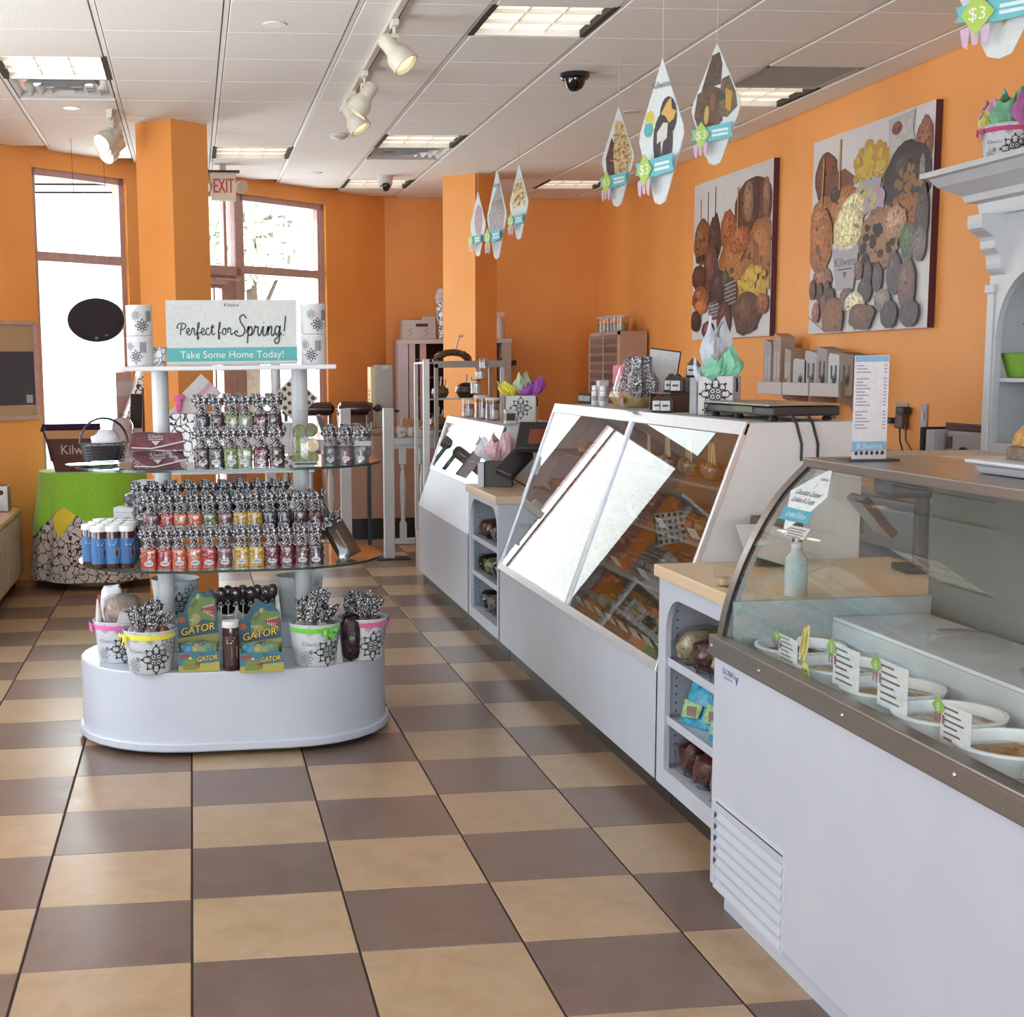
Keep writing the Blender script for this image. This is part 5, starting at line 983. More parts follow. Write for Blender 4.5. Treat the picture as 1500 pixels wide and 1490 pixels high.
P1 = [('l', .10, .72, .10, .90, .012, '8A6A50'), ('l', .20, .74, .20, .93, .012, '4A3030'), ('l', .30, .74, .30, .95, .012, '4A3030'), ('e', .13, .62, .13, .15, .08, '7A4A26'), ('b', .13, .62, .11, .13, 26, .013, '9A6A38'), ('e', .48, .66, .11, .12, .1, '96502A'), ('e', .30, .62, .09, .16, .12, '3E2822'), ('e', .78, .76, .23, .17, .04, '5E3222'), ('e', .72, .80, .06, .12, .05, '8E6A50'), ('e', .82, .79, .04, .13, .05, '3A201A'), ('e', .93, .80, .04, .11, .1, '8A644A'),
 ('e', .90, .50, .17, .19, .06, '9E6230'), ('b', .90, .5, .14, .16, 40, .014, 'B98048'), ('e', .62, .42, .25, .24, .05, '9C5E30'), ('b', .62, .40, .22, .20, 90, .013, 'C08A58'), ('e', .62, .58, .13, .08, .04, 'A25A30'), ('l', .60, .62, .60, .90, .014, 'C9A878'), ('e', .26, .42, .10, .19, .05, '5C362A'), ('e', .38, .30, .13, .13, .06, '38242A'), ('e', .46, .36, .05, .06, .2, '3E4A30'), ('e', .53, .27, .09, .10, .04, '453A3C')]+stripes(.53, .27, .09, .10, 6, 'B8B0B0')+[
 ('b', .82, .28, .18, .12, 60, .03, 'DDAE3E'), ('b', .80, .30, .16, .10, 30, .022, 'F0CC58'), ('e', .10, .40, .10, .08, .05, '472822'), ('p', [(.06, .50), (.17, .51), (.16, .545), (.07, .535)], '2A2022'), ('e', .13, .26, .12, .08, .1, '8A4E2A'), ('e', .14, .21, .09, .05, .1, 'B86A34'), ('e', .07, .12, .07, .07, .05, '342024'), ('e', .24, .06, .08, .055, .06, '58302C'), ('b', .24, .06, .04, .03, 5, .012, 'C08070'), ('e', .33, .18, .08, .06, .06, '5A5054')]+stripes(.33, .18, .08, .06, 4, 'C0B8BA')+[
 ('e', .46, .11, .09, .12, .03, '5A302E'), ('e', .74, .14, .17, .12, .1, '5C3A2E'), ('e', .70, .06, .08, .05, .1, '54342A'), ('e', .93, .19, .07, .06, .08, '8C4E34')]
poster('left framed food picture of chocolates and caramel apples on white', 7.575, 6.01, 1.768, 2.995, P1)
P2 = [('e', .13, .80, .11, .13, .06, '663624'), ('b', .14, .86, .06, .05, 12, .014, 'A0502C'), ('p', [(.18, .80), (.30, .82), (.40, .76), (.36, .68), (.16, .70)], '8A543A'), ('e', .14, .62, .14, .09, .08, '96602E'), ('e', .31, .61, .18, .12, .05, 'A2642E'), ('b', .30, .60, .15, .10, 20, .012, 'CFA060'), ('e', .22, .70, .05, .04, .1, '3A2820'), ('b', .53, .80, .15, .10, 80, .026, 'DCAA34'), ('b', .52, .79, .12, .09, 40, .02, 'F0CC50'), ('b', .04, .57, .05, .07, 26, .018, 'E4B848'), ('l', .10, .62, .11, .90, .013, 'C9A060'), ('l', .26, .72, .26, .97, .013, 'C9A060'),
 ('p', [(.66, .98), (.86, .99), (.83, .70), (.69, .70)], 'D4D0CE'), ('b', .77, .86, .08, .10, 26, .025, 'E2DCD6'), ('e', .73, .93, .04, .03, .05, '7A3A38'), ('e', .94, .84, .06, .10, .1, '8A543C'), ('e', .82, .68, .18, .18, .06, '2F2524'), ('b', .80, .64, .13, .10, 24, .022, 'A87848'), ('e', .93, .70, .02, .08, .02, '8A8482'), ('e', .81, .50, .17, .12, .08, '955A2C'), ('b', .81, .52, .15, .09, 60, .014, 'B87838'), ('e', .10, .48, .12, .17, .02, 'A0602C'), ('e', .09, .60, .09, .05, .05, 'A8683A'), ('e', .13, .28, .09, .06, .1, '8A5A40'),
 ('b', .52, .64, .13, .10, 50, .026, 'C6C8D8'), ('b', .54, .64, .12, .09, 16, .022, 'D8B8C0'), ('b', .50, .66, .10, .07, 10, .022, 'E0D890'), ('e', .40, .61, .10, .07, .03, 'E2D7A4'), ('e', .36, .51, .13, .13, .03, 'D9CD98'), ('p', [(.22, .44), (.47, .44), (.42, .21), (.27, .21)], 'CBC4CA'), ('e', .345, .44, .125, .03, 0, 'D9D3D6'), ('e', .345, .455, .11, .03, .02, 'D4C890'), ('t', 'Kilwins', .345, .33, .065, '54547A'), ('l', .28, .315, .41, .315, .006, '54547A'), ('p', [(.325, .30), (.365, .30), (.345, .265)], '7A7A94'),
 ('e', .63, .44, .17, .15, .1, '87644C'), ('b', .63, .44, .15, .13, 40, .024, 'B98C64'), ('b', .63, .42, .14, .12, 18, .026, '3E2C28'), ('e', .75, .50, .09, .08, .1, 'B08868'), ('e', .86, .40, .07, .08, .15, '4A5E3A'), ('e', .95, .50, .05, .14, .1, '44342F'), ('e', .94, .38, .05, .08, .05, '6A5C56'), ('e', .05, .23, .03, .055, .04, '5E302E'), ('e', .12, .21, .03, .055, .04, '3E2626'), ('e', .19, .22, .03, .05, .04, '4A3030'), ('e', .16, .15, .03, .05, .04, '6A4440'), ('e', .23, .18, .03, .05, .04, '3A2828'), ('e', .09, .11, .035, .055, .05, '9A5A54'), ('e', .47, .30, .035, .05, .04, '6A4A42'), ('e', .55, .28, .035, .06, .04, '3A2C30'), ('e', .63, .25, .04, .07, .04, '40343A'), ('e', .53, .20, .06, .06, .05, '352A30'), ('e', .76, .26, .055, .10, .04, '463438'), ('e', .86, .20, .065, .12, .03, '654038'), ('e', .37, .16, .06, .06, .08, '6A4A44'),
 ('l', .02, .09, .16, .02, .008, 'A09A9A'), ('e', .25, .075, .10, .10, .08, '845438'), ('b', .25, .08, .08, .08, 26, .013, 'A87850'), ('e', .45, .14, .085, .055, .08, 'D6CAA4'), ('e', .51, .07, .11, .065, .12, '644030'), ('b', .51, .07, .08, .05, 12, .013, '8A6048'), ('e', .68, .14, .065, .055, .05, '80726A'), ('e', .735, .07, .065, .065, .04, '282124'), ('e', .89, .07, .07, .065, .04, '342A2E'), ('b', .89, .07, .05, .04, 6, .012, '6A5A5C')]
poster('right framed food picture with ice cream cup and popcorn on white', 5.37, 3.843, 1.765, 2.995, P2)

# ---------------------------------------------------------------- hanging kite cards
def kite(label, ptop, pbot, Y, wpx, art, seed):
    a, b = at_y(*ptop, Y), at_y(*pbot, Y); h = a.z-b.z; dist = Y-CAM.y; app = wpx*dist/FOC; w = max(.46*h, app*1.05); d = math.acos(min(1, app/w)); ph = atan2(a.x-CAM.x, dist)
    t = thing('kite_card', label, 'hanging card', ((a.x+b.x)/2, Y, b.z), -(ph+d), 'kite cards hanging over the cases'); random.seed(seed)
    K = [(0, h), (-w*.30, h*.70), (-w*.48, h*.52), (-w*.5, h*.46), (-w*.44, h*.38), (-w*.12, 0.02*h), (0, 0), (w*.12, .02*h), (w*.44, h*.38), (w*.5, h*.46), (w*.48, h*.52), (w*.30, h*.70)]
    m = MB('print', 'DFE5E3'); m.prism(K, 'y', 0, .004); m.build('card', t, smooth=False)
    n = [0]
    m = MB('photo')
    def inside(q): 
        x, y = q; lim = (w*.47*(h-y)/(h*.5) if y > h*.5 else w*.47*min(1, .15+y/(h*.44))); return (max(-lim, min(lim, x)), y)
    def lay(poly, c, mat='photo'): n[0] += 1; y = -.0004*n[0]; m.mat(mat); m.col(c); P = [inside((x*w, v*h)) for x, v in poly]; m.add([(x, y, z) for x, z in P], [tuple(range(len(P)))])
    if art == 'nut':
        lay([(-.35, .38), (-.12, .22), (0, .3), (-.05, .6), (-.2, .7), (-.38, .5)], '5A3C36'); lay([(.02, .17), (.42, .42), (.44, .52), (.12, .84), (-.08, .86), (-.14, .5), (-.08, .3)], 'C9A97A')
        for k in range(70): x, v = random.uniform(-.1, .38), random.uniform(.28, .82); lay(ell(x, v, .03, .008, 6, 0, .3), random.choice(('E0C896', '9A7448', '7A5436')), 'print')
    elif art == 'berry':
        lay(ell(-.26, .57, .12, .10, 16), 'C9C49A'); lay(ell(-.28, .53, .11, .05, 12), '58B0B4', 'print'); lay(ell(-.25, .62, .09, .04, 12), 'D8C84A', 'print'); lay(ell(.16, .60, .19, .13, 18, -.1), '3A2A30'); lay(ell(.05, .43, .22, .20, 20, -.12), '33262C'); lay([(.0, .62), (.12, .69), (.22, .72), (.24, .64), (.34, .62), (.28, .57), (.18, .55), (.1, .6)], 'DDAE58', 'print'); lay([(-.08, .50), (.06, .56), (.16, .55), (.14, .45), (.06, .43), (.02, .34), (.0, .44), (-.08, .42)], 'D9D8CC', 'print')
    elif art == 'truffle':
        lay([(-.16, .90), (.06, .92), (.12, .82), (.1, .66), (-.3, .62)], '54402C'); lay([(-.44, .42), (-.34, .30), (-.1, .26), (.15, .36), (.1, .62), (-.1, .66), (-.4, .60)], '5E4028'); lay([(.12, .70), (.36, .72), (.46, .58), (.44, .46), (.24, .38), (.06, .40), (.08, .60)], '6A5034'); lay([(.2, .62), (.34, .58), (.3, .42), (.2, .46)], 'C89A3C', 'print'); lay(ell(-.18, .42, .05, .08, 10, -.2), 'D0A858', 'print'); lay(ell(-.06, .52, .06, .07, 10), '8A5A3A', 'print'); lay(ell(.12, .56, .05, .04, 10), '3A4A3A', 'print')
    elif art == 'pink': lay(ell(.05, .55, .26, .24, 18), 'A8848A'); lay(ell(.0, .60, .05, .02, 8), 'D0A8A8', 'print')
    elif art == 'grey': lay([(.1, .85), (.25, .70), (.42, .5), (.34, .34), (0, .29), (-.35, .32), (-.42, .5), (-.2, .66)], '8A7C80'); lay([(-.3, .64), (.3, .66), (.42, .5), (.1, .56)], '7A7268'); lay(ell(0, .62, .2, .03, 8), '9A8A80', 'print')
    elif art == 'pop':
        lay([(-.1, .80), (.12, .82), (.4, .58), (.3, .44), (-.3, .42), (-.42, .55)], 'D6C08A')
        for k in range(30): lay(ell(random.uniform(-.3, .3), random.uniform(.46, .74), .06, .016, 6, 0, .3), random.choice(('E6D6A4', 'B99A5A')), 'print')
    text(m.mat('print').col('6A6A70'), 'Kilwins', .032*h*2, lambda u, v: (u, -.0004*(n[0]+1), v), 0, h*.80) if art in ('berry', 'grey') else None
    m.build('printed_picture', t, smooth=False)
    m = MB('print', '6FC4CE'); y = -.034
    B = [(-.42, .22), (-.38, .25), (-.42, .30), (.42, .33), (.40, .27), (.44, .21), (0, .19)]
    m.prism([(x*w, v*h) for x, v in B], 'y', y, y+.002); m.col('E6F4F4')
    for k in range(2): m.add([(x*w, y-.0006, v*h) for x, v in ((.02, .28-.035*k), (.34, .285-.035*k), (.34, .265-.035*k), (.02, .26-.035*k))], [(0, 3, 2, 1)[::-1]])
    m.build('name_band', t, smooth=False)
    m = MB('print', 'B4D45A'); T = [(-.2, .36), (-.02, .25), (-.2, .13), (-.36, .25)]; m.prism([(x*w, v*h) for x, v in T], 'y', y-.006, y-.004); m.col('F2F8E2'); text(m, '$3', .10*h, lambda u, v: (u, y-.0066, v), -.19*w, .215*h); m.build('price_tag', t, smooth=False)
    m = MB('print', 'D8B8CC')
    for k, x in enumerate((-.36, -.26, -.16)): m.prism([(x*w, .17*h), ((x+.1)*w, .19*h), ((x+.08)*w, (.06+.02*(k % 2))*h), ((x+.03)*w, .08*h)], 'y', y-.003-.001*k, y-.002-.001*k)
    m.build('rosette_tail', t, smooth=False)
    m = MB('paint', 'D0CCC8'); m.tube([(0, .002, h), (0, .002, H-b.z)], .0012, 4); m.build('string', t)
kite('nut coated kite card hanging third from the shop front end', (907, 155), (903, 303), 4.0, 46, 'nut', 3)
kite('large kite card with two dark berries and turquoise band', (970, 85), (967, 300), 1.75, 64, 'berry', 4)
kite('kite card with brown truffles, hanging highest of the middle cards', (1049, 62), (1048, 242), 2.4, 70, 'truffle', 5)
kite('smallest kite card with pinkish picture before the far pillar', (701, 280), (699, 376), 7.6, 22, 'pink', 6)
kite('kite card with large grey picture before the far pillar', (727, 247), (728, 380), 5.2, 28, 'grey', 7)
kite('kite card with popcorn picture right of the far pillar edge', (761, 240), (759, 351), 6.7, 27, 'pop', 8)
# near card: only its lower end is in view
t0 = at_y(1425, 78, .35)
kite('nearest kite card cut by the upper picture edge with $3 tag', (1470, -190), (1470, 86), .35, 140, 'nut', 9)

# ---------------------------------------------------------------- hutch at the right wall
hu = thing('hutch', 'white hutch with arched openings and deep cornice against the right wall', 'hutch', (0, 0, 0)); HX, HY0, HY1 = 4.2, .2, 2.60
m = MB('white_paint'); inn = arch(1.72, 2.53, 1.20, 1.99, .30); inn2 = arch(.72, 1.52, 1.20, 1.99, .30)
def ring(m, x0, x1, inn, y0, y1, z0, z1):
    n = len(inn); outer = []; cy, cz = (min(p[0] for p in inn)+max(p[0] for p in inn))/2, (min(p[1] for p in inn)+max(p[1] for p in inn))/2
    for y, z in inn: dy, dz = y-cy, z-cz; s = min(((y1 if dy > 0 else y0)-cy)/dy if abs(dy) > 1e-6 else 9e9, ((z1 if dz > 0 else z0)-cz)/dz if abs(dz) > 1e-6 else 9e9); outer.append((cy+dy*s, cz+dz*s))
    for a_, b_ in ((y0, z0), (y1, z0), (y1, z1), (y0, z1)): k = min(range(n), key=lambda i: (outer[i][0]-a_)**2+(outer[i][1]-b_)**2); outer[k] = (a_, b_)
    b = len(m.v); m.v += [(x, y, z) for x in (x0, x1) for L in (outer, inn) for y, z in L]
    for i in range(n):
        j = (i+1) % n; m.face((b+i, b+n+i, b+n+j, b+j)); m.face((b+2*n+i, b+2*n+j, b+3*n+j, b+3*n+i)); m.face((b+n+i, b+3*n+i, b+3*n+j, b+n+j))
ring(m, HX, HX+.03, inn, 1.62, HY1, 1.0, 2.30); m.build('front_frame', hu, smooth=False)
m = MB('white_paint'); ring(m, HX, HX+.03, inn2, HY0, 1.62, 1.0, 2.30); m.build('front_frame', hu, smooth=False)
for y in (HY0, 1.60, HY1-.025): m = MB('white_paint'); m.box(HX+.03, 4.60, y, y+.025, 1.0, 2.30); m.build('upright', hu, smooth=False)
m = MB('paint', 'B9BFB2'); m.box(4.585, 4.60, HY0, HY1, 1.0, 2.30); m.build('back_board', hu, smooth=False)
for z in (1.02, 1.50): m = MB('white_paint'); m.box(HX+.03, 4.585, HY0, HY1, z-.018, z); m.build('shelf', hu, smooth=False)
m = MB('white_paint'); m.box(HX+.001, 4.60, HY0, HY1, 2.26, 2.30); m.build('soffit', hu, smooth=False)
cp = [(4.2, 2.24), (4.16, 2.24), (4.15, 2.30), (4.11, 2.31), (4.10, 2.34), (4.02, 2.39), (3.99, 2.43), (3.96, 2.435), (3.96, 2.46), (4.6, 2.46), (4.6, 2.24)]
m = MB('white_paint'); n = len(cp)
b = len(m.v)
for side in (0, 1):
    for x, z in cp: o = (4.2-x) if x < 4.2 else 0; m.v.append((x, (HY1+o) if side else HY0, z))
m.face([b+n+i for i in range(n)]); m.face([b+i for i in range(n)][::-1])
for i in range(n): j = (i+1) % n; m.face((b+i, b+j, b+n+j, b+n+i)[::-1])
m.build('cornice', hu, smooth=False)
m = MB('white_paint'); cb = spline([(4.2, 1.97), (4.175, 2.0), (4.165, 2.06), (4.14, 2.09), (4.13, 2.14), (4.075, 2.18), (4.07, 2.24)], 3)+[(4.2, 2.24)]; m.prism(cb, 'y', HY1-.13, HY1-.01); m.build('corbel', hu, smooth=False)
m = MB('white_paint'); m.box(HX-.018, HX, HY1-.06, HY1+.012, 1.89, 1.93); m.build('capital', hu, smooth=False, bevel=.004); m = MB('white_paint'); m.box(HX-.01, HX, HY1-.05, HY1, 1.0, 1.89); m.build('pilaster', hu, smooth=False, bevel=.003)
lw = thing('low_cabinet', 'white base cabinet below the hutch at the right wall', 'cabinet', (0, 0, 0)); m = MB('white_paint'); m.box(4.0, 4.6, .2, 2.62, .1, .98); m.build('carcass', lw, smooth=False); m = MB('beige_worktop'); m.box(3.97, 4.61, .2, 2.64, .98, 1.0); m.build('worktop', lw, smooth=False)
q = at_x(1490, 557, 4.33); t = thing('green_basket', 'small bright green basket with thin handle on the hutch shelf', 'basket', (4.36, q.y, 1.502)); m = MB('matte', '7FA83A'); m.lathe([(.07, 0), (.11, .11), (.105, .112), (.065, .006), (.001, .006)], 18, cap=False); m.build('basket_body', t); m = MB('paint', '6A7A48'); m.tube([(0, .10*cos(pi*k/10), .11+.14*sin(pi*k/10)) for k in range(11)], .003, 5); m.build('handle', t)
q = at_x(1470, 247, 4.2); t, p, h, r = bucket('printed bucket with green tissue standing on the hutch cornice', 0, 0, 'C04A80', 2.9, 8, 0, .10, .118, .17, loc=(4.22, q.y), z=2.46, ped=-.6)
def tissue(name, label, loc, parts_, seed):
    t = thing(name, label, 'tissue paper', loc); random.seed(seed)
    for c, (dx, dy, dz), r, hh in parts_:
        m = MB('tissue', c); ph = random.uniform(0, 6)
        def fn(u, v): a = 2*pi*u; k = r*(.35+.65*sin(pi*min(.9, v)))*(1+.28*sin(3*a+ph)+.16*sin(7*a+5*v)); return (dx+k*cos(a)+dx*v, dy+k*sin(a)*.8, dz+hh*v*(1+.22*sin(2*a+ph)))
        m.grid(fn, 22, 6, True); m.build('tissue_sheet', t, smooth=False)
tissue('tissue_paper', 'green, pink and yellow tissue in the bucket on the hutch', (p[0], p[1], 2.46+.135), (('7FC09A', (0, -.02, 0), .10, .17), ('E0A8C8', (-.02, .10, .03), .055, .12), ('E0D87A', (-.05, .04, 0), .04, .09), ('B06AA0', (0, -.12, .03), .05, .15)), 5)
# wall rack with folded cartons
A, B = at_x(1108, 570, 4.42), at_x(1228, 572, 4.42); wr = thing('wall_rack', 'grey white three-pocket wall rack holding cartons below the pictures', 'rack', (0, 0, 0)); yy = [A.y+(B.y-A.y)*k/3 for k in range(4)]
for k in range(3): m = MB('paint', 'D2C8C4'); m.box(4.42, 4.432, yy[k+1]+.01, yy[k]-.01, 1.365, 1.45); m.build('front_lip', wr, smooth=False, bevel=.004); m = MB('paint', 'CFC5C0'); m.box(4.432, 4.61, yy[k+1]+.01, yy[k]-.01, 1.365, 1.375); m.build('pocket_floor', wr, smooth=False)
for y in yy[1:]: m = MB('paint', 'A5897A'); m.prism([(4.43, 1.46), (4.61, 1.60), (4.61, 1.12), (4.56, 1.2), (4.5, 1.31), (4.43, 1.345)], 'y', y-.004, y+.008); m.build('bracket', wr, smooth=False)
CT = [(.03, .13, .36, 'BDB2AE', 'tall grey carton at the far end of the wall rack'), (.16, .12, .40, 'C2A898', 'tall pinkish carton second in the wall rack'), (.31, .10, .30, 'C4A894', 'tan carton with slanted top in the wall rack'), (.42, .20, .23, 'D6D2D2', 'white scroll printed carton in the wall rack centre'), (.56, .18, .28, 'CFC9C8', 'carton with two open windows in the wall rack'), (.70, .15, .30, 'B8A8A2', 'grey carton under the flat packs in the wall rack'), (.83, .15, .26, 'E2E6EA', 'bright white carton near the right of the wall rack'), (.96, .17, .26, '96816C', 'brown ribbed carton at the right end of the wall rack')]
for f, w_, h_, c, l in CT:
    y = A.y+(B.y-A.y)*f; t = thing('carton', l, 'carton', (4.50, y, 1.377), 0, 'cartons in the wall rack'); m = MB('print', c); m.prism([(0, 0), (-w_, 0), (-w_, h_*.93), (-w_*.1, h_), (0, h_*.9)], 'x', -.05, .05); m.build('box', t, smooth=False)
    m = MB('print', '5A4A48' if f > .5 else 'D8D2D0')
    for k in range(2): m.add([(-.0508, -w_*(.25+.4*k), .10), (-.0508, -w_*(.42+.4*k), .10), (-.0508, -w_*(.42+.4*k), h_*.7), (-.0508, -w_*(.25+.4*k), h_*.7)], [(0, 1, 2, 3)])
    m.build('printed_panel', t, smooth=False)
    if f > .4:
        m = MB('print', '26222A'); medallion(m, lambda u, v, w_=w_: (-.0512, -w_*.6-u, .09+v), .035, .004); m.build('printed_scroll', t, smooth=False)
# socket, switch
q = at_x(1322, 609, 4.62); t = thing('wall_socket', 'double wall socket with black adapters and hanging cords', 'socket', (4.618, q.y, q.z)); m = MB('paint', 'B9A99C'); m.box(-.008, 0, -.07, .07, -.075, .075); m.build('plate', t, smooth=False, bevel=.003); m = MB('black_plastic'); m.box(-.06, -.008, -.12, -.03, .01, .055); m.build('adapter', t, bevel=.008); m = MB('paint', '6A564C'); m.box(-.05, -.008, -.09, .0, -.07, .005); m.build('adapter', t, bevel=.008); m = MB('black_plastic'); m.box(-.07, -.008, .0, .12, -.045, -.012); m.build('plug', t, bevel=.006)
for a in (-.03, -.1): m = MB('wire_black'); m.tube([(-.03, a, -.05), (-.035, a-.02, -.14), (-.03, a-.06-(.06 if a < -.05 else 0), -.22), (-.03, a-.05, -.30)], .005, 6); m.build('cord', t)
q = at_x(1355, 609, 4.62); t = thing('wall_switch', 'narrow pale wall plate right of the socket', 'switch', (4.618, q.y, q.z)); m = MB('paint', 'B9B2BA'); m.box(-.008, 0, -.035, .035, -.065, .065); m.build('plate', t, smooth=False, bevel=.003); m = MB('paint', 'C8C2C8'); m.box(-.014, -.008, -.012, .012, -.025, .025); m.build('rocker', t, smooth=False)
# back counter along the right wall, machine on it
bc = thing('back_counter', 'long white back counter along the right wall behind the cases', 'counter', (0, 0, 0)); m = MB('white_paint'); m.box(4.02, 4.60, 2.66, 9.9, .1, .90); m.build('carcass', bc, smooth=False); m = MB('beige_worktop'); m.box(3.98, 4.61, 2.66, 9.9, .90, .94); m.build('worktop', bc, smooth=False); m = MB('paint', 'A99A7C'); m.box(4.60, 4.615, 2.66, 9.9, .94, 1.06); m.build('splashback', bc, smooth=False)
for k in range(9): m = MB('white_laminate'); m.box(4.005, 4.02, 2.7+k*.8, 3.46+k*.8, .14, .88); o = m.build('door', bc, smooth=False, bevel=.003); m = MB('chrome', 'B8B8B8'); m.box(3.985, 4.005, 3.36+k*.8, 3.375+k*.8, .68, .80); m.build('handle', o, smooth=False)
t = thing('drinks_machine', 'grey counter machine with oval spout at the foot of the hutch', 'machine', (4.30, 3.0, .942)); m = MB('paint', 'A8A0A0'); m.box(0, .28, -.22, .10, 0, .29); m.build('housing', t, bevel=.01); m = MB('matte', '4A4648'); m.lathe([(.001, 0), (.05, 0), (.055, .01)], 16, cap=False); o = m.build('spout', t); o.rotation_euler = (0, -pi/2, 0); o.location = (-.002, -.08, .16); m = MB('paint', '5A2A34'); m.box(-.004, .0, .04, .09, .2, .26); m.build('badge', t, smooth=False)
t = thing('book_slab', 'dark upright folder beside the grey counter machine', 'folder', (4.25, 3.27, .942)); m = MB('matte', '2A262E'); m.box(0, .2, -.03, .0, 0, .30); m.build('cover', t, bevel=.003); t = thing('paper_stack', 'white upright box between dark folder and grey machine', 'box', (4.25, 3.19, .942)); m = MB('print', 'CFCBCE'); m.box(0, .2, -.055, .02, 0, .29); m.build('box', t, bevel=.003)
t = thing('flat_tray', 'dark flat tray lying on the grey counter machine', 'tray', (4.34, 2.95, 1.234)); m = MB('matte', '6A4A4A'); m.box(-.02, .22, -.2, .2, 0, .02); m.box(-.02, .0, -.2, .2, .02, .035); m.build('pan', t, bevel=.004)
# drawer tower by the far corner
t = thing('drawer_tower', 'pale two-column drawer tower standing in the far right corner', 'drawer unit', (0, 0, 0)); x0, ya, yb, z0, z1 = 4.33, 8.80, 9.74, .945, 1.875
m = MB('paint', 'C4A08C'); m.box(x0+.02, 4.6, ya, yb, z0, z1); m.build('carcass', t, smooth=False); m = MB('paint', 'D8C4BC')
for y in (ya, (ya+yb)/2-.012, yb-.03): m.box(x0, x0+.02, y, y+.03, z0, z1)
m.box(x0, x0+.02, ya, yb, z1-.03, z1); m.build('front_frame', t, smooth=False)
for c in range(2):
    for r in range(11):
        y = ya+.03+c*(yb-ya)/2; z = z0+.02+r*.080; m = MB('paint', ('8E6A66', '9A7A74', 'A08078')[(r+c) % 3]); m.box(x0+.004, x0+.02, y, y+(yb-ya)/2-.05, z, z+.05); m.col('B89A92'); m.box(x0, x0+.01, y, y+(yb-ya)/2-.05, z+.05, z+.062); m.build('drawer', t, smooth=False)
for k, (dy, l, c) in enumerate(((.70, 'clear jar left of three on the drawer tower', 'C8B8A0'), (.45, 'clear jar in the middle on the drawer tower', 'B08A88'), (.24, 'clear jar right of three on the drawer tower', 'C2B48C'))):
    tt = thing('clear_jar', l, 'jar', (4.42, ya+dy, z1+.001), 0, 'clear jars on the drawer tower'); m = MB('candy', c); m.lathe([(.001, 0), (.07, 0), (.075, .08), (.001, .085)], 14, cap=False); m.build('contents', tt); m = MB('film'); m.lathe([(.08, 0), (.085, .13)], 14, cap=False); m.build('glass', tt)
    m = MB('paint', 'D8CCC4'); m.lathe([(.087, .13), (.087, .145), (.001, .146)], 14, cap=False); m.build('lid', tt)
# ---------------------------------------------------------------- things on the display cases
Z2, Z1_ = 1.378, 1.223
def boxy(name, label, cat, x, y, z, sx, sy, sz, c, rz=0, group=None, lab=None, mat='print', bev=.004):
    t = thing(name, label, cat, (x, y, z), rz, group); m = MB(mat, c); m.cbox(0, 0, 0, sx, sy, sz); m.build('body', t, smooth=False, bevel=bev)
    if lab: m = MB('print', lab); m.add([(-sx*.4, -sy/2-.0008, sz*.25), (sx*.4, -sy/2-.0008, sz*.25), (sx*.4, -sy/2-.0008, sz*.75), (-sx*.4, -sy/2-.0008, sz*.75)], [(0, 1, 2, 3)]); m.add([(-sx/2-.0008, sy*.4, sz*.25), (-sx/2-.0008, -sy*.4, sz*.25), (-sx/2-.0008, -sy*.4, sz*.75), (-sx/2-.0008, sy*.4, sz*.75)], [(0, 1, 2, 3)]); m.build('label', t, smooth=False)
    return t
def bottle(label, px, X, h=.10, r=.017):
    y = at_x(px, 590, X).y; t = thing('white_bottle', label, 'bottle', (X, y, Z2), 0, 'slim white bottles on the long case'); m = MB('gloss', 'E9E9EA'); m.lathe([(r*.9, 0), (r, .004), (r, h*.72), (r*.6, h*.76)], 14); m.build('bottle_body', t); m = MB('paint', 'F2F2F2'); m.lathe([(r*.85, h*.76), (r*.85, h), (.001, h)], 14, cap=False); m.build('cap', t); m = MB('print', 'B8B8BC'); m.lathe([(r*1.01, h*.25), (r*1.01, h*.5)], 14, cap=False); m.build('label', t)
for px, X, l in ((871, 2.53, 'slim white bottle furthest left on the long case'), (883, 2.53, 'slim white bottle second from left on the long case'), (907, 2.62, 'slim white bottle third from left, behind the straw basket'), (918, 2.62, 'slim white bottle fourth from left, before the scroll wrap')): bottle(l, px, X, .10 if X < 2.6 else .13)
Y = lambda px, X: at_x(px, 595, X).y
boxy('bottle_carton', 'small white carton behind the two leftmost slim bottles', 'carton', 2.60, Y(882, 2.60), Z2, .05, .06, .125, 'DEDEDC', 0, None, 'A8A8AC')
for k, px in enumerate((856, 864)): boxy('black_pack', f"small black sachet box {('left', 'right')[k]} of the pair at the far end of the long case", 'box', 2.60, Y(px, 2.60)-.02, Z2, .05, .07, .055, '1E1C20', .3, 'black sachet boxes', 'B0B0B2')
t = thing('gift_basket', 'straw filled gift basket with scroll cellophane and pink tissue on the case', 'gift basket', (2.62, Y(925, 2.62), Z2)); m = MB('choc', 'B39A5E'); m.lathe([(.09, 0), (.13, .05), (.12, .075), (.001, .08)], 18, sx=.75, sy=1.6, cap=False); m.build('straw', t); m = MB('choc', '6A3A3A'); m.lathe([(.06, .065), (.08, .08), (.03, .10)], 14, (0, .06, 0), .7, 1.2); m.build('berries', t)
m = MB('scroll_film'); m.grid(lambda u, v: ((.03+.07*sin(pi*min(.85, v+.2)))*cos(2*pi*u)*.8*(1+.2*sin(7*2*pi*u)), -.10+(.05+.10*sin(pi*min(.85, v+.2)))*sin(2*pi*u)*(1+.2*sin(5*2*pi*u)), .05+.19*v), 24, 6, True); m.build('cellophane', t); m = MB('film'); m.lathe([(.10, 0), (.14, .08), (.10, .2), (.03, .26)], 16, (0, -.06, 0), .75, 1.5, cap=False); m.build('film', t)
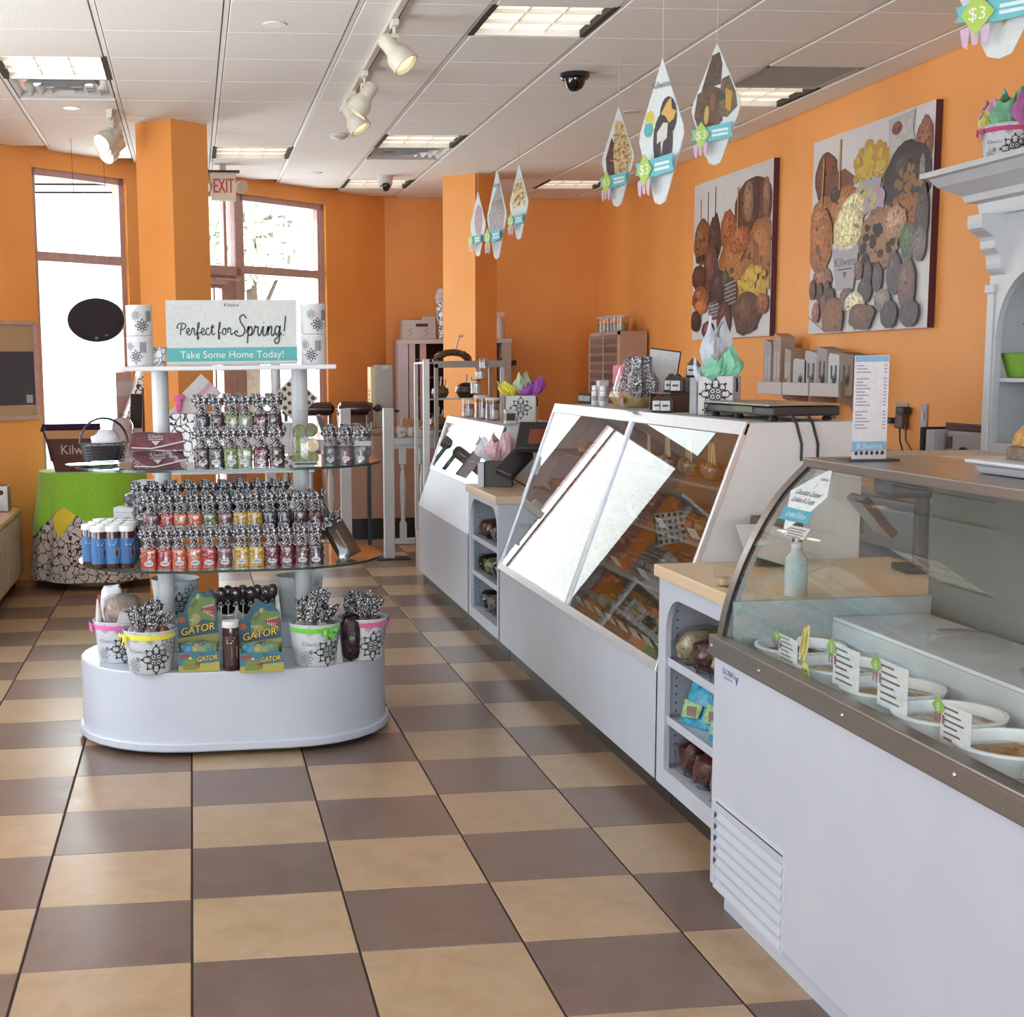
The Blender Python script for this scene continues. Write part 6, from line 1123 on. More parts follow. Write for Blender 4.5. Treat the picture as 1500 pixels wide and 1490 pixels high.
m = MB('tissue', 'D8809A'); m.grid(lambda u, v: (-.02+.03*sin(9*u), .10+.14*u-.02, .10+.09*v+.015*sin(5*u)), 8, 4); m.build('pink_tissue', t, smooth=False); m = MB('print', 'C03A6A'); m.box(-.085, -.083, -.14, -.09, .02, .06); m.build('tag', t, smooth=False)
A = at_x(962, 585, 2.72); t = thing('white_notice_stand', 'tall white tilted notice with dark edge behind the gift basket', 'sign', (2.72, A.y, Z2)); m = MB('print', 'E6E9EA'); m.T = Matrix.Rotation(radians(-12), 4, 'Z') @ Matrix.Rotation(radians(8), 4, 'Y'); m.box(-.07, .07, 0, .006, 0, .27); m.build('sheet', t, smooth=False); m = MB('matte', '3A2428'); m.T = Matrix.Rotation(radians(-12), 4, 'Z') @ Matrix.Rotation(radians(8), 4, 'Y'); m.box(.07, .076, -.002, .008, 0, .275); m.box(-.07, .07, -.002, .008, .27, .276); m.build('edge', t, smooth=False)
CBG = [(966, 2.50, 0, 'leftmost small coffee pack by the gift basket'), (978, 2.52, 0, 'coffee pack second from left on the case'), (984, 2.60, .0, 'taller coffee pack behind the left ones'), (1008, 2.59, .0835, 'coffee pack lifted on the rack beside gift bag'), (1006, 2.675, .1485, 'topmost coffee pack leaning before the gift bag'), (988, 2.62, .0835, 'coffee pack at the upper left of the rack')]
yR = Y(998, 2.64)
for px, X, dz, l in CBG:
    t = thing('coffee_pack', l, 'coffee pack', (X, Y(px, X) if not dz else yR+{1008: -.09, 1006: -.05, 988: .08}[px], Z2+dz), radians(-25), 'black coffee packs on the long case'); m = MB('gloss', '201D20'); m.prism([(-.03, 0), (.03, 0), (.03, .05), (.006, .08), (-.006, .08), (-.03, .05)], 'y', -.022, .022); m.build('pouch', t, bevel=.004); m = MB('print', 'E2E4E6'); m.add([(-.027, -.0232, .008), (.012, -.0232, .008), (.012, -.0232, .05), (-.027, -.0232, .05)], [(0, 1, 2, 3)]); m.add([(-.0308, .018, .008), (-.0308, -.018, .008), (-.0308, -.018, .046), (-.0308, .018, .046)], [(0, 1, 2, 3)]); m.col('4A4A50'); m.add([(-.02, -.0238, .025), (.005, -.0238, .025), (.005, -.0238, .034), (-.02, -.0238, .034)], [(0, 1, 2, 3)]); m.build('label', t, smooth=False)
t = thing('coffee_rack', 'low brown rack under the lifted coffee packs', 'rack', (2.64, Y(998, 2.64), Z2)); m = MB('paint', '4A3426'); m.box(-.10, .07, -.14, .14, .075, .083); m.box(-.10, .07, -.14, -.13, 0, .075); m.box(-.10, .07, .13, .14, 0, .075); m.box(.0, .07, -.10, .08, .083, .148); m.build('frame', t, smooth=False, bevel=.003)
def gift_bag(label, x, y, z, w, d, h, rz, seed, sheets):
    t = thing('gift_bag', label, 'gift bag', (x, y, z), rz); a, b = w/2, d/2; m = MB('print', 'DEDCDB'); m.box(-a, a, -b, -b+.002, 0, h); m.box(-a, a, b-.002, b, 0, h); m.box(-a, -a+.002, -b, b, 0, h); m.box(a-.002, a, -b, b, 0, h); m.box(-a, a, -b, b, 0, .003); m.build('paper_bag', t, smooth=False)
    m = MB('print', '1E1B1E'); p1 = put_y(0, -b-.001, 0); m2 = lambda u, v: (-a-.001, -u, v)
    for q in (p1, m2): medallion(m, lambda u, v, q=q: q(u, v+h*.55), min(w, d)*.46, .0045); medallion(m, lambda u, v, q=q: q(u-w*.2, v+h*.14), min(w, d)*.16, .003)
    m.build('printed_scrolls', t, smooth=False); m = MB('fabric', '1E1B1E'); m.tube([(a+.002, -b*.3, h*.95), (a+.006, -b*.35, h*.8), (a+.004, -b*.3, h*.6)], .004, 6); m.build('cord_handle', t)
    tissue('tissue_paper', label.replace('gift bag', 'tissue in gift bag') if False else sheets[0], (x, y, z+h*.8), sheets[1], seed)
yg = Y(1050, 2.60); gift_bag('white scroll printed gift bag on the long case beside the scale', 2.61, yg, Z2, .14, .13, .155, radians(-35), 3, ('white and green tissue rising from the gift bag by the scale', (('B8BEC8', (-.005, .03, .02), .055, .21), ('7CC0A0', (0, -.02, 0), .07, .12), ('C8CCD6', (-.03, .07, -.02), .04, .11))))
boxy('clear_carton', 'pale upright clear carton against the left side of the gift bag', 'carton', 2.55, Y(1022, 2.55), Z2, .05, .05, .15, 'B9B9C0', .2)
# scale
t = thing('shop_scale', 'low black and steel shop scale on the near end of the long case', 'scale', (2.66, 1.50, Z2)); m = MB('black_plastic'); m.box(-.12, .13, -.36, .28, .018, .05); m.build('housing', t, bevel=.006); m = MB('steel'); m.box(-.13, .14, -.34, .30, .052, .06); m.build('pan', t, smooth=False, bevel=.003); m = MB('paint', '5E6A4E'); m.box(-.124, -.119, -.18, .0, .028, .048); m.build('display', t, smooth=False)
for x, y in ((-.1, .24), (-.1, 0), (.1, .24), (-.1, -.32), (.1, -.32)): m = MB('black_plastic'); m.lathe([(.012, 0), (.02, .004), (.012, .018)], 10, (x, y, 0)); m.build('foot', t)
for a, x in ((0, 2.60), (1, 2.66)): m = MB('wire_black'); m.tube([(x, 1.12, 1.40), (x+.01, 1.095, 1.37), (x+.03, 1.093, 1.30), (x+.03, 1.093, 1.24)], .005, 6); tag(m.build('power_cord'), f"{('left', 'right')[a]} black cord hanging from the scale down the case side", 'cord', 'cords of the scale')
# far case: clear canisters, gift bag, till
for k, (px, zz, h_, r_, c, l) in enumerate(((686, 0, .13, .045, 'B9A49C', 'clear canister on the far case, front left'), (706, 0, .16, .05, 'B08A86', 'clear canister of reddish sweets on the far case'), (722, 0, .15, .05, 'A58A84', 'clear canister right of the reddish sweets'), (698, .165, .10, .042, 'D2CDCA', 'scroll topped canister stacked in the middle on the far case'), (704, .27, .07, .036, 'E0DCD8', 'white cup stack on top of the canisters'), (709, .34, .07, .034, 'C8C8CA', 'topmost silver cup of the canister stack'))):
    x = 2.44+.02*k; y = at_x(px, 610, x).y; t = thing('canister', l, 'canister', (x, y, Z1_+zz), 0, 'canisters on the far case'); m = MB('candy', c); m.lathe([(.001, .002), (r_*.9, .002), (r_*.92, h_*.7), (.001, h_*.74)], 14, cap=False); m.build('contents', t); m = MB('film'); m.lathe([(r_, 0), (r_, h_*.9)], 14, cap=False); m.build('wall', t); m = MB('scroll_film' if k > 2 else 'paint', 'D8D4D2'); m.lathe([(r_*1.04, h_*.88), (r_*1.04, h_), (.001, h_)], 14, cap=False); m.build('lid', t)
    if k < 3: m = MB('print', 'D4D0CE'); pt = cone_put(r_, r_, h_); m.add([pt(q*r_*.6, v) for v in (.01, h_*.45) for q in (-1, 0, 1)], [(0, 1, 4, 3), (1, 2, 5, 4)]); m.build('label', t, smooth=False)
yq = at_x(760, 622, 2.56).y; gift_bag('scroll printed gift bag with purple tissue on the far case', 2.58, yq, Z1_, .19, .14, .17, radians(-20), 9, ('purple and yellow tissue rising from the far gift bag', (('A050B0', (.04, 0, .02), .07, .11), ('E2D84A', (-.07, 0, .02), .045, .09), ('B8C4A8', (0, 0, .05), .05, .11))))
boxy('leaflet_box', 'small white scroll leaflet box before the far gift bag', 'box', 2.45, at_x(747, 622, 2.45).y, Z1_, .07, .05, .09, 'D9D7D6', 0, None, '3A363A')
t = thing('card_reader', 'black till with card reader and receipt printer on far niche counter', 'till', (2.47, 4.10, .888), radians(-20)); m = MB('black_plastic'); m.cbox(0, .05, 0, .16, .16, .02); m.tube([(0, .05, .02), (.0, .05, .25)], .022, 10); m.build('stand', t, bevel=.003); m = MB('black_plastic'); m.T = Matrix.Translation((-.01, .0, .28)) @ Matrix.Rotation(radians(32), 4, 'X'); m.cbox(0, 0, 0, .30, .26, .035); m.build('screen_back', t, bevel=.008); m = MB('gloss', '8A3A1E'); m.T = Matrix.Translation((-.01, .0, .28)) @ Matrix.Rotation(radians(32), 4, 'X'); m.box(-.08, .06, -.09, .05, .0355, .037); m.build('screen', t, smooth=False)
m = MB('black_plastic'); m.T = Matrix.Translation((-.17, -.04, .13)) @ Matrix.Rotation(radians(40), 4, 'X') @ Matrix.Rotation(radians(-30), 4, 'Z'); m.cbox(0, 0, 0, .12, .22, .05); m.build('handset', t, bevel=.012); m = MB('paint', 'BEB8B4'); m.cbox(.15, .1, .33, .10, .12, .10); m.build('receipt_printer', t, bevel=.006); m = MB('print', 'D8DCE6'); m.add([(.103, .036, .345), (.19, .036, .345), (.19, .036, .41), (.103, .036, .41)], [(0, 1, 2, 3)]); m.build('notice', t, smooth=False); m = MB('wire_black'); m.tube([(-.02, .06, .26), (-.16, .1, .2), (-.2, .05, .06), (-.1, .0, .01)], .005, 6); m.build('cord', t)
q = at_z(740, 708, .888); boxy('sponge_block', 'beige wavy paper block on the far niche counter front', 'block', q.x+.02, q.y, .888, .09, .11, .10, 'D2B894', -.1, None, None, 'choc', .012)
q = at_z(722, 700, .888); t = thing('menu_holder', 'dark box with white card and pink tissue on far niche counter', 'holder', (2.26, 4.36, .888), -.3); m = MB('matte', '4E4A44'); m.cbox(0, 0, 0, .16, .12, .15); m.build('dark_box', t, bevel=.004); m = MB('print', 'D8DADF'); m.cbox(-.10, -.02, 0, .035, .10, .14); m.build('card', t, smooth=False)
tissue('tissue_paper', 'pale pink tissue above the dark box on far niche counter', (2.26, 4.36, 1.035), (('D8B0B8', (0, 0, 0), .075, .14), ('D8D4DC', (-.05, .02, 0), .05, .12)), 12)
def pump(label, p, c, h=.15, r=.03):
    t = thing('pump_bottle', label, 'bottle', p); m = MB('gloss', c); m.lathe([(r, 0), (r, h*.6), (r*.5, h*.7), (r*.4, h*.76)], 14); m.build('bottle_body', t); m = MB('paint', 'D8D0CC'); m.lathe([(r*.5, h*.76), (r*.5, h*.84), (.006, h*.86), (.006, h)], 10); m.box(-.045, .008, -.008, .008, h, h+.012); m.build('pump', t)
q = at_z(763, 706, .888); pump('clear pump bottle by the long case on the far niche counter', (q.x+.05, q.y, .888), '6A6A6C')
q = at_z(1165, 872, .888); pump('clear soap pump bottle seen through the freezer end glass', (q.x, q.y, .888), 'B9C4C4', .19, .034)
q = at_z(1062, 858, .888); t = thing('clear_cup', 'clear plastic cup on the near niche worktop', 'cup', (q.x, q.y, .888)); m = MB('film'); m.lathe([(.03, 0), (.04, .06), (.042, .062)], 16, cap=False); m.build('cup_wall', t); m = MB('choc', 'B9A88C'); m.lathe([(.001, .004), (.028, .004), (.032, .025), (.001, .03)], 12, cap=False); m.build('contents', t)
t = thing('note_box', 'white torn paper note on dark box at the side of the long case', 'box', (2.46, .93, .888), 0); m = MB('matte', '4A4640'); m.cbox(.04, .06, 0, .16, .08, .17); m.build('dark_box', t, bevel=.004); m = MB('print', 'D9DDE0'); m.T = Matrix.Rotation(-.12, 4, 'X'); m.prism([(-.10, .05), (.06, .0), (.07, .12), (-.02, .15), (-.13, .15)], 'y', -.02, -.017); m.build('paper_note', t, smooth=False)
# customer display between case and freezer
t = thing('cash_display', 'dark grey till display with wide hood behind the freezer', 'till', (2.82, .72, .888), radians(-8)); m = MB('black_plastic'); m.cbox(.08, .05, 0, .14, .14, .02); m.tube([(.08, .05, .02), (.08, .05, .25)], .025, 10); m.build('stand', t); m = MB('paint', '3C3A40'); m.prism([(-.12, .20), (.16, .20), (.20, .30), (.0, .36), (-.10, .33)], 'x', -.14, .16) if False else m.box(-.10, .2, -.14, .02, .26, .38); m.build('housing', t, bevel=.02); m = MB('paint', 'B5A594'); m.box(-.12, .28, -.18, .10, .385, .40); m.build('hood', t, bevel=.004); m = MB('gloss', '3A2224'); m.T = Matrix.Translation((-.12, -.05, .20)) @ Matrix.Rotation(-.7, 4, 'Y'); m.cbox(0, 0, -.08, .03, .16, .16); m.build('screen', t, bevel=.006); m = MB('print', 'C8C8CC'); m.add([(.06, -.1412, .30), (.10, -.1412, .30), (.10, -.1412, .312), (.06, -.1412, .312)], [(0, 1, 2, 3)]); m.build('badge', t, smooth=False)
# menu card and cake dome on the freezer deck
a, b = at_y(1252, 665, -.02), at_y(1306, 517, -.02); w = at_y(1303, 668, -.02).x-a.x
t = thing('menu_card', 'upright price list card with blue header on the freezer deck', 'menu', (a.x+w/2, .0, 1.319), radians(-4)); h = b.z-1.322
m = MB('acrylic'); m.box(-w/2, w/2, 0, .003, 0, h); m.build('card_holder', t, smooth=False); m = MB('print', 'DEDDE2'); m.box(-w/2+.002, w/2-.002, -.0012, -.0002, .004, h-.003); m.build('sheet', t, smooth=False); m = MB('print', '86B4D2'); f = put_y(0, -.0018, 0); m.add([f(-w*.46, h*.93), f(w*.46, h*.93), f(w*.46, h*.985), f(-w*.46, h*.985)], [(0, 1, 2, 3)]); m.add([f(-w*.48, h*.08), f(w*.48, h*.10), f(w*.48, h*.18), f(-w*.48, h*.18)], [(0, 1, 2, 3)]); m.col('D8E2EA'); f2 = put_y(0, -.0024, 0); text(m, 'Kilwins', h*.085, f2, 0, h*.105); m.col('8E8C96')
for k in range(20):
    v = h*(.89-.031*k)
    if k in (3, 13): continue
    l = w*(.2+.25*((k*7) % 5)/5); m.add([f(-w*.42, v), f(-w*.42+l, v), f(-w*.42+l, v+h*.010), f(-w*.42, v+h*.010)], [(0, 1, 2, 3)]); m.add([f(w*.34, v), f(w*.42, v), f(w*.42, v+h*.010), f(w*.34, v+h*.010)], [(0, 1, 2, 3)])
m.col('4A342E'); [m.add([f2(-w*.36+q[0]+k*w*.145, h*.07+q[1]) for q in ell(0, 0, w*.05, h*.022, 9, 0, .15)], [tuple(range(9))]) for k in range(6)]; m.build('print', t, smooth=False); m = MB('black_plastic'); m.box(-w*.7, w*.7, -.04, .05, -.001, .004); m.build('stand_foot', t)
q = at_z(1505, 694, 1.319); t = thing('cake_dome', 'clear plastic dome on white tray at the right end of freezer deck', 'cake dome', (2.462, q.y-.11, 1.319))
m = MB('white_paint'); m.prism([(-.135, .035), (.13, .035), (.13, .026), (.11, .022), (.10, 0), (-.095, 0), (-.11, .022), (-.135, .026)], 'y', -.16, .16); m.build('tray', t, bevel=.004)
m = MB('film'); m.grid(lambda u, v: (-.105+.21*v, -.14+.28*u, .036+.16*sin(pi*min(v*.62+.0, .5))*1.0), 6, 12); m.grid(lambda u, v: (-.105+.21*v, -.14, .036+.16*sin(pi*min(v*.62, .5))*u), 4, 12); m.build('dome', t); m = MB('white_paint'); m.tube([(-.105+.21*v/12, -.14, .036+.16*sin(pi*min(v/12*.62, .5))) for v in range(13)], .0022, 5); m.build('dome_rim', t); m = MB('black_plastic'); m.box(.02, .09, -.166, -.16, .006, .028); m.build('handle', t, bevel=.005)  # the white tube along the dome edge is a highlight built as shape
t2 = thing('caramel_slab', 'golden caramel slab on dark base inside the clear dome', 'cake', (2.462, q.y-.11, 1.355)); m = MB('choc', 'C0914C'); m.prism([(-.05, .03), (.07, .03), (.07, .12), (.02, .12), (-.04, .06)], 'y', -.11, .11); m.build('caramel', t2, bevel=.004); m = MB('choc', '7A6650'); m.box(-.055, .07, -.115, .115, 0, .03); m.build('nut_base', t2); m = MB('print', 'DDE4E0'); m.box(-.08, -.056, -.118, -.116, 0, .022); m.build('price_label', t2, smooth=False)
# ================================================================== the window side and the far end
# low counter by the left wall
t = thing('low_counter', 'low beige counter with panel doors along the left edge', 'counter', (0, 0, 0))
PL = [(-.80, 4.4), (-.80, 6.97), (-1.05, 6.97), (-1.40, 6.62), (-1.40, 4.4)]
m = MB('paint', 'D0C2B0'); m.prism(PL, 'z', .08, .545); m.build('carcass', t, smooth=False); m = MB('beige_worktop'); m.prism([(-.78, 4.38), (-.78, 6.99), (-1.05, 6.99), (-1.41, 6.63), (-1.41, 4.38)], 'z', .545, .58); m.build('worktop', t, smooth=False, bevel=.004); m = MB('kick_black'); m.prism([(-.84, 4.4), (-.84, 6.9), (-1.05, 6.9), (-1.4, 6.6), (-1.4, 4.4)], 'z', 0, .08); m.build('plinth', t, smooth=False)
for k in range(3):
    y0, y1 = 4.44+k*.85, 5.25+k*.85; m = MB('paint', 'CABCA9'); m.box(-.80, -.784, y0, y1, .10, .53); o = m.build('door', t, smooth=False, bevel=.003); m = MB('chrome', 'C9C0B4'); m.tube([(-.784, y0+.30, .40), (-.76, y0+.31, .40), (-.76, y0+.42, .40), (-.784, y0+.43, .40)], .006, 6); m.build('handle', o)
boxy('napkin_holder', 'upright brushed metal napkin holder at the end of the low counter', 'napkin holder', -.88, 6.72, .581, .10, .14, .19, 'A9A5A2', 0, None, None, 'steel_dull', .006); m = MB('matte', '3A3634'); m.lathe([(.001, 0), (.018, 0), (.018, .002)], 12, cap=False); o = tag(m.build('lock', bpy.data.objects['napkin_holder'])); o.rotation_euler = (pi/2, 0, 0); o.location = (0, -.0715, .14)
pack('dark_packet', 'dark foil packet with white tag lying on the low counter', 'packet', (-.92, 5.95, .582), (.14, .20, .06), .4, '3A4644', None, True); pack('white_packet', 'crumpled clear and white packet on the dark packet', 'packet', (-.98, 6.15, .582), (.14, .16, .11), .2, 'B8B0AE', None, True, .2, 'tissue')
# notice board on the slanted wall
t = thing('notice_board', 'framed board with dark blue field and tan bands on the left wall', 'board', (-.80, 7.25, 0), radians(45)); q = 1/sqrt(2)
L0, R0 = -.50, .168
m = MB('print', 'D0AE88'); m.box(L0, R0, -.016, -.002, 1.24, 1.945); m.build('backing', t, smooth=False); m = MB('print', '4A4C58'); m.box(L0+.02, R0-.02, -.0175, -.0162, 1.33, 1.73); m.build('blue_field', t, smooth=False)
m = MB('frame_bronze'); m.box(L0-.02, R0, -.03, -.001, 1.93, 1.955); m.box(L0-.02, R0+.02, -.035, -.001, 1.22, 1.25); m.box(R0-.02, R0+.015, -.03, -.001, 1.24, 1.95); m.box(L0-.02, L0+.015, -.03, -.001, 1.24, 1.95); m.build('board_frame', t, smooth=False); m = MB('print', 'C9C2C0'); m.box(R0-.105, R0-.045, -.019, -.0177, 1.345, 1.405); m.build('white_square', t, smooth=False)
# round table with layered cloths
TX, TY, TZ, TR = -.235, 7.05, .835, .40
t = thing('round_table', 'round table under green, yellow and scroll printed cloths by the window', 'table', (TX, TY, 0)); m = MB('brown_panel'); m.cyl(0, 0, TZ-.03, TZ-.006, TR-.01, 28); m.cyl(0, 0, .02, TZ-.03, .04, 12); m.cyl(0, 0, 0, .02, .25, 20); m.build('table_frame', t)
def drape(name, mat, col, off, hem):
    """cloth over the round top; all three share one set of folds, each a little outside the last"""
    m = MB(mat, col); zt = TZ+off
    def g(u, v):
        a = 2*pi*u; d = hem(a)*v; w = min(1, d/.3)*(.016*sin(9*a+1)+.008*sin(19*a))
        R = TR+.004+off+.11*d/TZ+w*min(1, d/.5+.3); return (R*cos(a), R*sin(a), zt-d)
    m.grid(g, 128, 12, True); m.add([((TR+.004+off)*cos(2*pi*k/128), (TR+.004+off)*sin(2*pi*k/128), zt) for k in range(128)], [tuple(range(128))]); o = m.build(name); o.location = (TX, TY, 0); return o
def near(a, c): d = (a-c+pi) % (2*pi)-pi; return abs(d)
tag(drape('tablecloth', 'scroll_cloth', 'FFFFFF', 0, lambda a: TZ-.06), 'long scroll printed cloth reaching nearly to the floor round the table', 'tablecloth')
tag(drape('tablecloth', 'fabric', 'D9C42E', .005, lambda a: max(.10, .46-.62*near(a, -2.1))), 'yellow cloth whose point hangs below the green cloth on the table', 'tablecloth')
tag(drape('tablecloth', 'fabric', '86BE30', .010, lambda a: .40-.17*max(0, 1-near(a, -2.05)/.55)+.10*max(0, 1-near(a, -2.95)/.5)-.05*max(0, 1-near(a, -1.2)/.5)), 'bright green cloth on top of the round table', 'tablecloth')
# tote bag, gift boxes on the table
t = thing('tote_bag', 'brown and purple open carrier bag with white lettering on green cloth', 'bag', (TX-.15, TY-.12, TZ+.012), radians(3)); w0, w1, h = .13, .20, .33
m = MB('fabric', '55332A')
def tb_(z): f = z/h; return w0+(w1-w0)*f, .07+.05*f
for s in (-1, 1): m.add([(-w0, s*.07, 0), (w0, s*.07, 0), (w1*.93, s*.11, h*.74), (-w1*.93, s*.11, h*.74)], [(0, 1, 2, 3) if s < 0 else (3, 2, 1, 0)])
for s in (-1, 1): m.add([(s*w0, -.07, 0), (s*w0, .07, 0), (s*w1*.93, .11, h*.74), (s*w1*.93, -.11, h*.74)], [(0, 1, 2, 3)])
m.box(-w0, w0, -.07, .07, 0, .004); m.build('bag_body', t, smooth=False); m = MB('fabric', 'B58A5C'); P = [(-w1*.93, h*.74), (w1*.93, h*.74), (w1, h*.92), (-w1, h*.92)]
for s in (-1, 1): m = MB('fabric', 'B58A5C'); m.add([(x, s*(.111 if z < h*.8 else .12), z) for x, z in P], [(0, 1, 2, 3) if s < 0 else (3, 2, 1, 0)]); m.build('tan_band', t, smooth=False); m = MB('fabric', '4A2A4E'); m.box(-w1-.02, w1+.005, .10, .125, h*.90, h*1.04); m.box(-w1-.02, -w1+.005, -.12, .125, h*.90, h*.98); m.build('purple_rim', t, smooth=False)
m = MB('print', 'D8C8C0'); text(m, 'Kilwins', .10, lambda u, v: (u, -.0715-.0401*v/(h*.74), v), .045, .13, 0, .9); m.build('lettering', t, smooth=False); m = MB('fabric', '3A2030'); m.tube([(-w1, -.115, h*.9), (-w1+.03, -.12, h*.6), (-w1+.05, -.11, h*.25)], .008, 6); m.build('strap', t)
def lean(name, label, x, y, z, sx, sy, sz, ry, c, rz=0, side=None, group=None, cat='box'):
    t = thing(name, label, cat, (x, y, z), rz, group); m = MB('print', c); m.T = Matrix.Rotation(ry, 4, 'Y'); m.box(-sx/2, sx/2, -sy/2, sy/2, 0, sz); m.build('box', t, smooth=False, bevel=.003)
    if side: m = MB(side[0], side[1]); m.T = Matrix.Rotation(ry, 4, 'Y'); m.box(-sx/2-.001, sx/2+.001, -sy/2-.0015, -sy/2, sz*side[2], sz*side[3]); m.build('printed_face', t, smooth=False)
    return t
lean('gift_box', 'long pale box leaning right behind the wire basket', TX+.12, TY+.10, TZ+.012, .05, .22, .78, radians(19), 'D8CCC8', .2, ('scroll_paper', 'FFFFFF', 0, 1)); lean('gift_box', 'brown cornered box wedged behind the leaning pale box', TX+.26, TY+.15, TZ+.012, .12, .10, .62, radians(14), '8A6A3A', .3)
lean('gift_box', 'narrow grey and black striped box behind the left stand post', TX+.30, TY-.05, TZ+.012, .085, .12, .56, radians(3), 'C9C6C4', 0, ('matte', '2A2628', .55, 1)); lean('pink_card', 'pink bordered white card standing in the window behind the boxes', TX+.22, TY+.30, TZ+.012, .16, .01, .72, 0, 'DDB8AE', radians(45), ('print', 'E6DEDA', .75, .9))
pack('candy_bag', 'clear film bag standing behind the maroon aprons', 'candy bag', (TX+.22, TY-.22, TZ+.014), (.16, .12, .40), .2, 'B9AEB4', None, True, .08, 'tissue')
# hanging oval speaker
p = at_y(141, 469, 6.9); t = thing('hanging_speaker', 'black oval speaker hanging on two wires before the left window', 'speaker', p); m = MB('black_plastic'); m.T = Matrix.Rotation(pi/2, 4, 'X'); m.lathe([(.001, .035), (.17, .035), (.2, .015), (.205, -.01), (.17, -.07), (.001, -.09)], 40, sx=1.02, sy=.78, cap=False); m.build('housing', t)
m = MB('matte', '241F28'); m.T = Matrix.Rotation(pi/2, 4, 'X'); m.lathe([(.192, .026), (.17, .038), (.08, .042), (.001, .043)], 40, sx=1.02, sy=.78, cap=False); m.build('grille', t); m = MB('print', '6A6670'); m.box(-.012, .012, -.045, -.043, -.14, -.12); m.box(.06, .085, -.04, -.038, -.115, -.105); m.build('badge', t, smooth=False)
for s in (-1, 1): m = MB('wire_black'); m.tube([(s*.12, 0, .12), (s*(.09 if s > 0 else .13), -.02, H-p.z)], .0022, 4); m.build('suspension_wire', t)
# white balustrade with turned spindles
def spindle(x, y): 
    m = MB('white_paint'); s = .026; m.box(x-s, x+s, y-s, y+s, .79, .93); m.box(x-s, x+s, y-s, y+s, .17, .30)
    m.lathe([(s*.9, .30), (s*1.0, .31), (s*.6, .32), (s*.75, .345), (s*.55, .355), (s*.75, .45), (s*1.02, .60), (s*.8, .70), (s*.5, .755), (s*.7, .765), (s*.5, .775), (s*.95, .785), (s*.9, .79)], 14, (x, y, 0)); return m
def balustrade(label, x0, x1, posts, y=7.80):
    t = thing('balustrade', label, 'railing', (0, 0, 0), 0, None)
    for x in posts:
        m = MB('white_paint'); m.box(x-.042, x+.042, y-.042, y+.042, .012, 1.245); m.build('post', t, smooth=False, bevel=.004); m = MB('black_plastic'); m.box(x-.12, x+.17, y-.10, y+.10, 0, .012); m.build('foot_plate', t, smooth=False, bevel=.003)
    m = MB('white_paint'); m.box(x0, x1, y-.045, y+.045, .945, 1.0); m.build('top_rail', t, smooth=False, bevel=.004); m = MB('white_paint'); m.box(x0, x1, y-.025, y+.025, .915, .945); m.build('under_rail', t, smooth=False); m = MB('white_paint'); m.box(x0, x1, y-.03, y+.03, .125, .17); m.build('bottom_rail', t, smooth=False, bevel=.004)
    n = int((x1-x0)/.145)
    for k in range(n): spindle(x0+(k+.72)*(x1-x0)/n*1.0 if n < 3 else x0+(k+.5)*(x1-x0)/n, y).build('spindle', t)
balustrade('white balustrade of turned spindles right of the walkway', 2.125, 2.62, (2.09,)); balustrade('white balustrade left of the walkway behind the sweets stand', 1.15, 1.70, (1.735, 1.12))
for k in range(4): pack('white_pouch', f'small white tied pouch {ORD[k]} from left on the balustrade rail', 'pouch', (2.20+.085*k, 7.80, 1.001), (.08, .08, .10), .3*k, 'D6CFCA', 'white pouches on the balustrade', False, .16, 'tissue')
m = MB('choc', 'B98A52'); m.T = Matrix.Rotation(.15, 4, 'Y'); m.cbox(0, 0, 0, .17, .05, .06); tag(m.build('tan_packet', loc=(2.28, 7.87, 1.09)), 'tan packet lying across the white pouches on the balustrade', 'packet'); bpy.data.objects['tan_packet'].location = (2.28, 7.80, 1.095)
# cooking counter behind the rail, with kettle rollers
t = thing('work_counter', 'long brown fronted work counter behind the balustrade', 'counter', (0, 0, 0)); m = MB('brown_panel'); m.box(1.70, 2.70, 9.10, 9.13, .20, .98); m.build('front_panel', t, smooth=False); m = MB('kick_black'); m.box(1.72, 2.68, 9.2, 9.23, 0, .2); m.build('toe_kick', t, smooth=False); m = MB('paint', '9A8070'); m.prism([(1.70, 9.13), (2.70, 9.13), (2.70, 9.65), (1.70, 9.65)], 'z', .2, .98); m.build('carcass', t, smooth=False); m = MB('paint', 'B08E78'); m.prism([(1.68, 9.08), (2.71, 9.08), (2.71, 9.67), (1.68, 9.67)], 'z', .98, 1.02); m.build('worktop', t, smooth=False, bevel=.004)
for k, (x0, x1, l) in enumerate(((1.30, 1.72, 'dark polished steel drum left of the walkway post'), (1.80, 2.06, 'dark polished steel drum right of the walkway post'))):
    t = thing('steel_drum', l, 'drum', (0, 0, 0), 0, None); m = MB('chrome', '5A4A48'); m.T = Matrix.Translation((0, 8.75, 1.22)) @ Matrix.Rotation(pi/2, 4, 'Y'); m.lathe([(.03, x0-.02), (.055, x0), (.06, x0+.03), (.06, x1-.03), (.055, x1), (.03, x1+.02)], 18); m.build('drum', t); m = MB('black_plastic'); m.box(x1-.03, x1+.0, 8.72, 8.78, 0, 1.19); m.box(x0, x0+.03, 8.72, 8.78, 0, 1.19); m.build('stand', t, smooth=False)
t = thing('crank_arm', 'black rod with handle beside the steel drum', 'rod', (0, 0, 0)); m = MB('black_plastic'); m.tube([(2.06, 8.75, 1.22), (2.32, 8.75, 1.19)], .012, 8); m.ball((2.13, 8.75, 1.22), .035, 10, 6); m.build('rod', t); m = MB('paint', '5A2A30'); m.box(2.04, 2.08, 8.70, 8.80, 1.10, 1.27); m.build('bracket', t, smooth=False, bevel=.006)
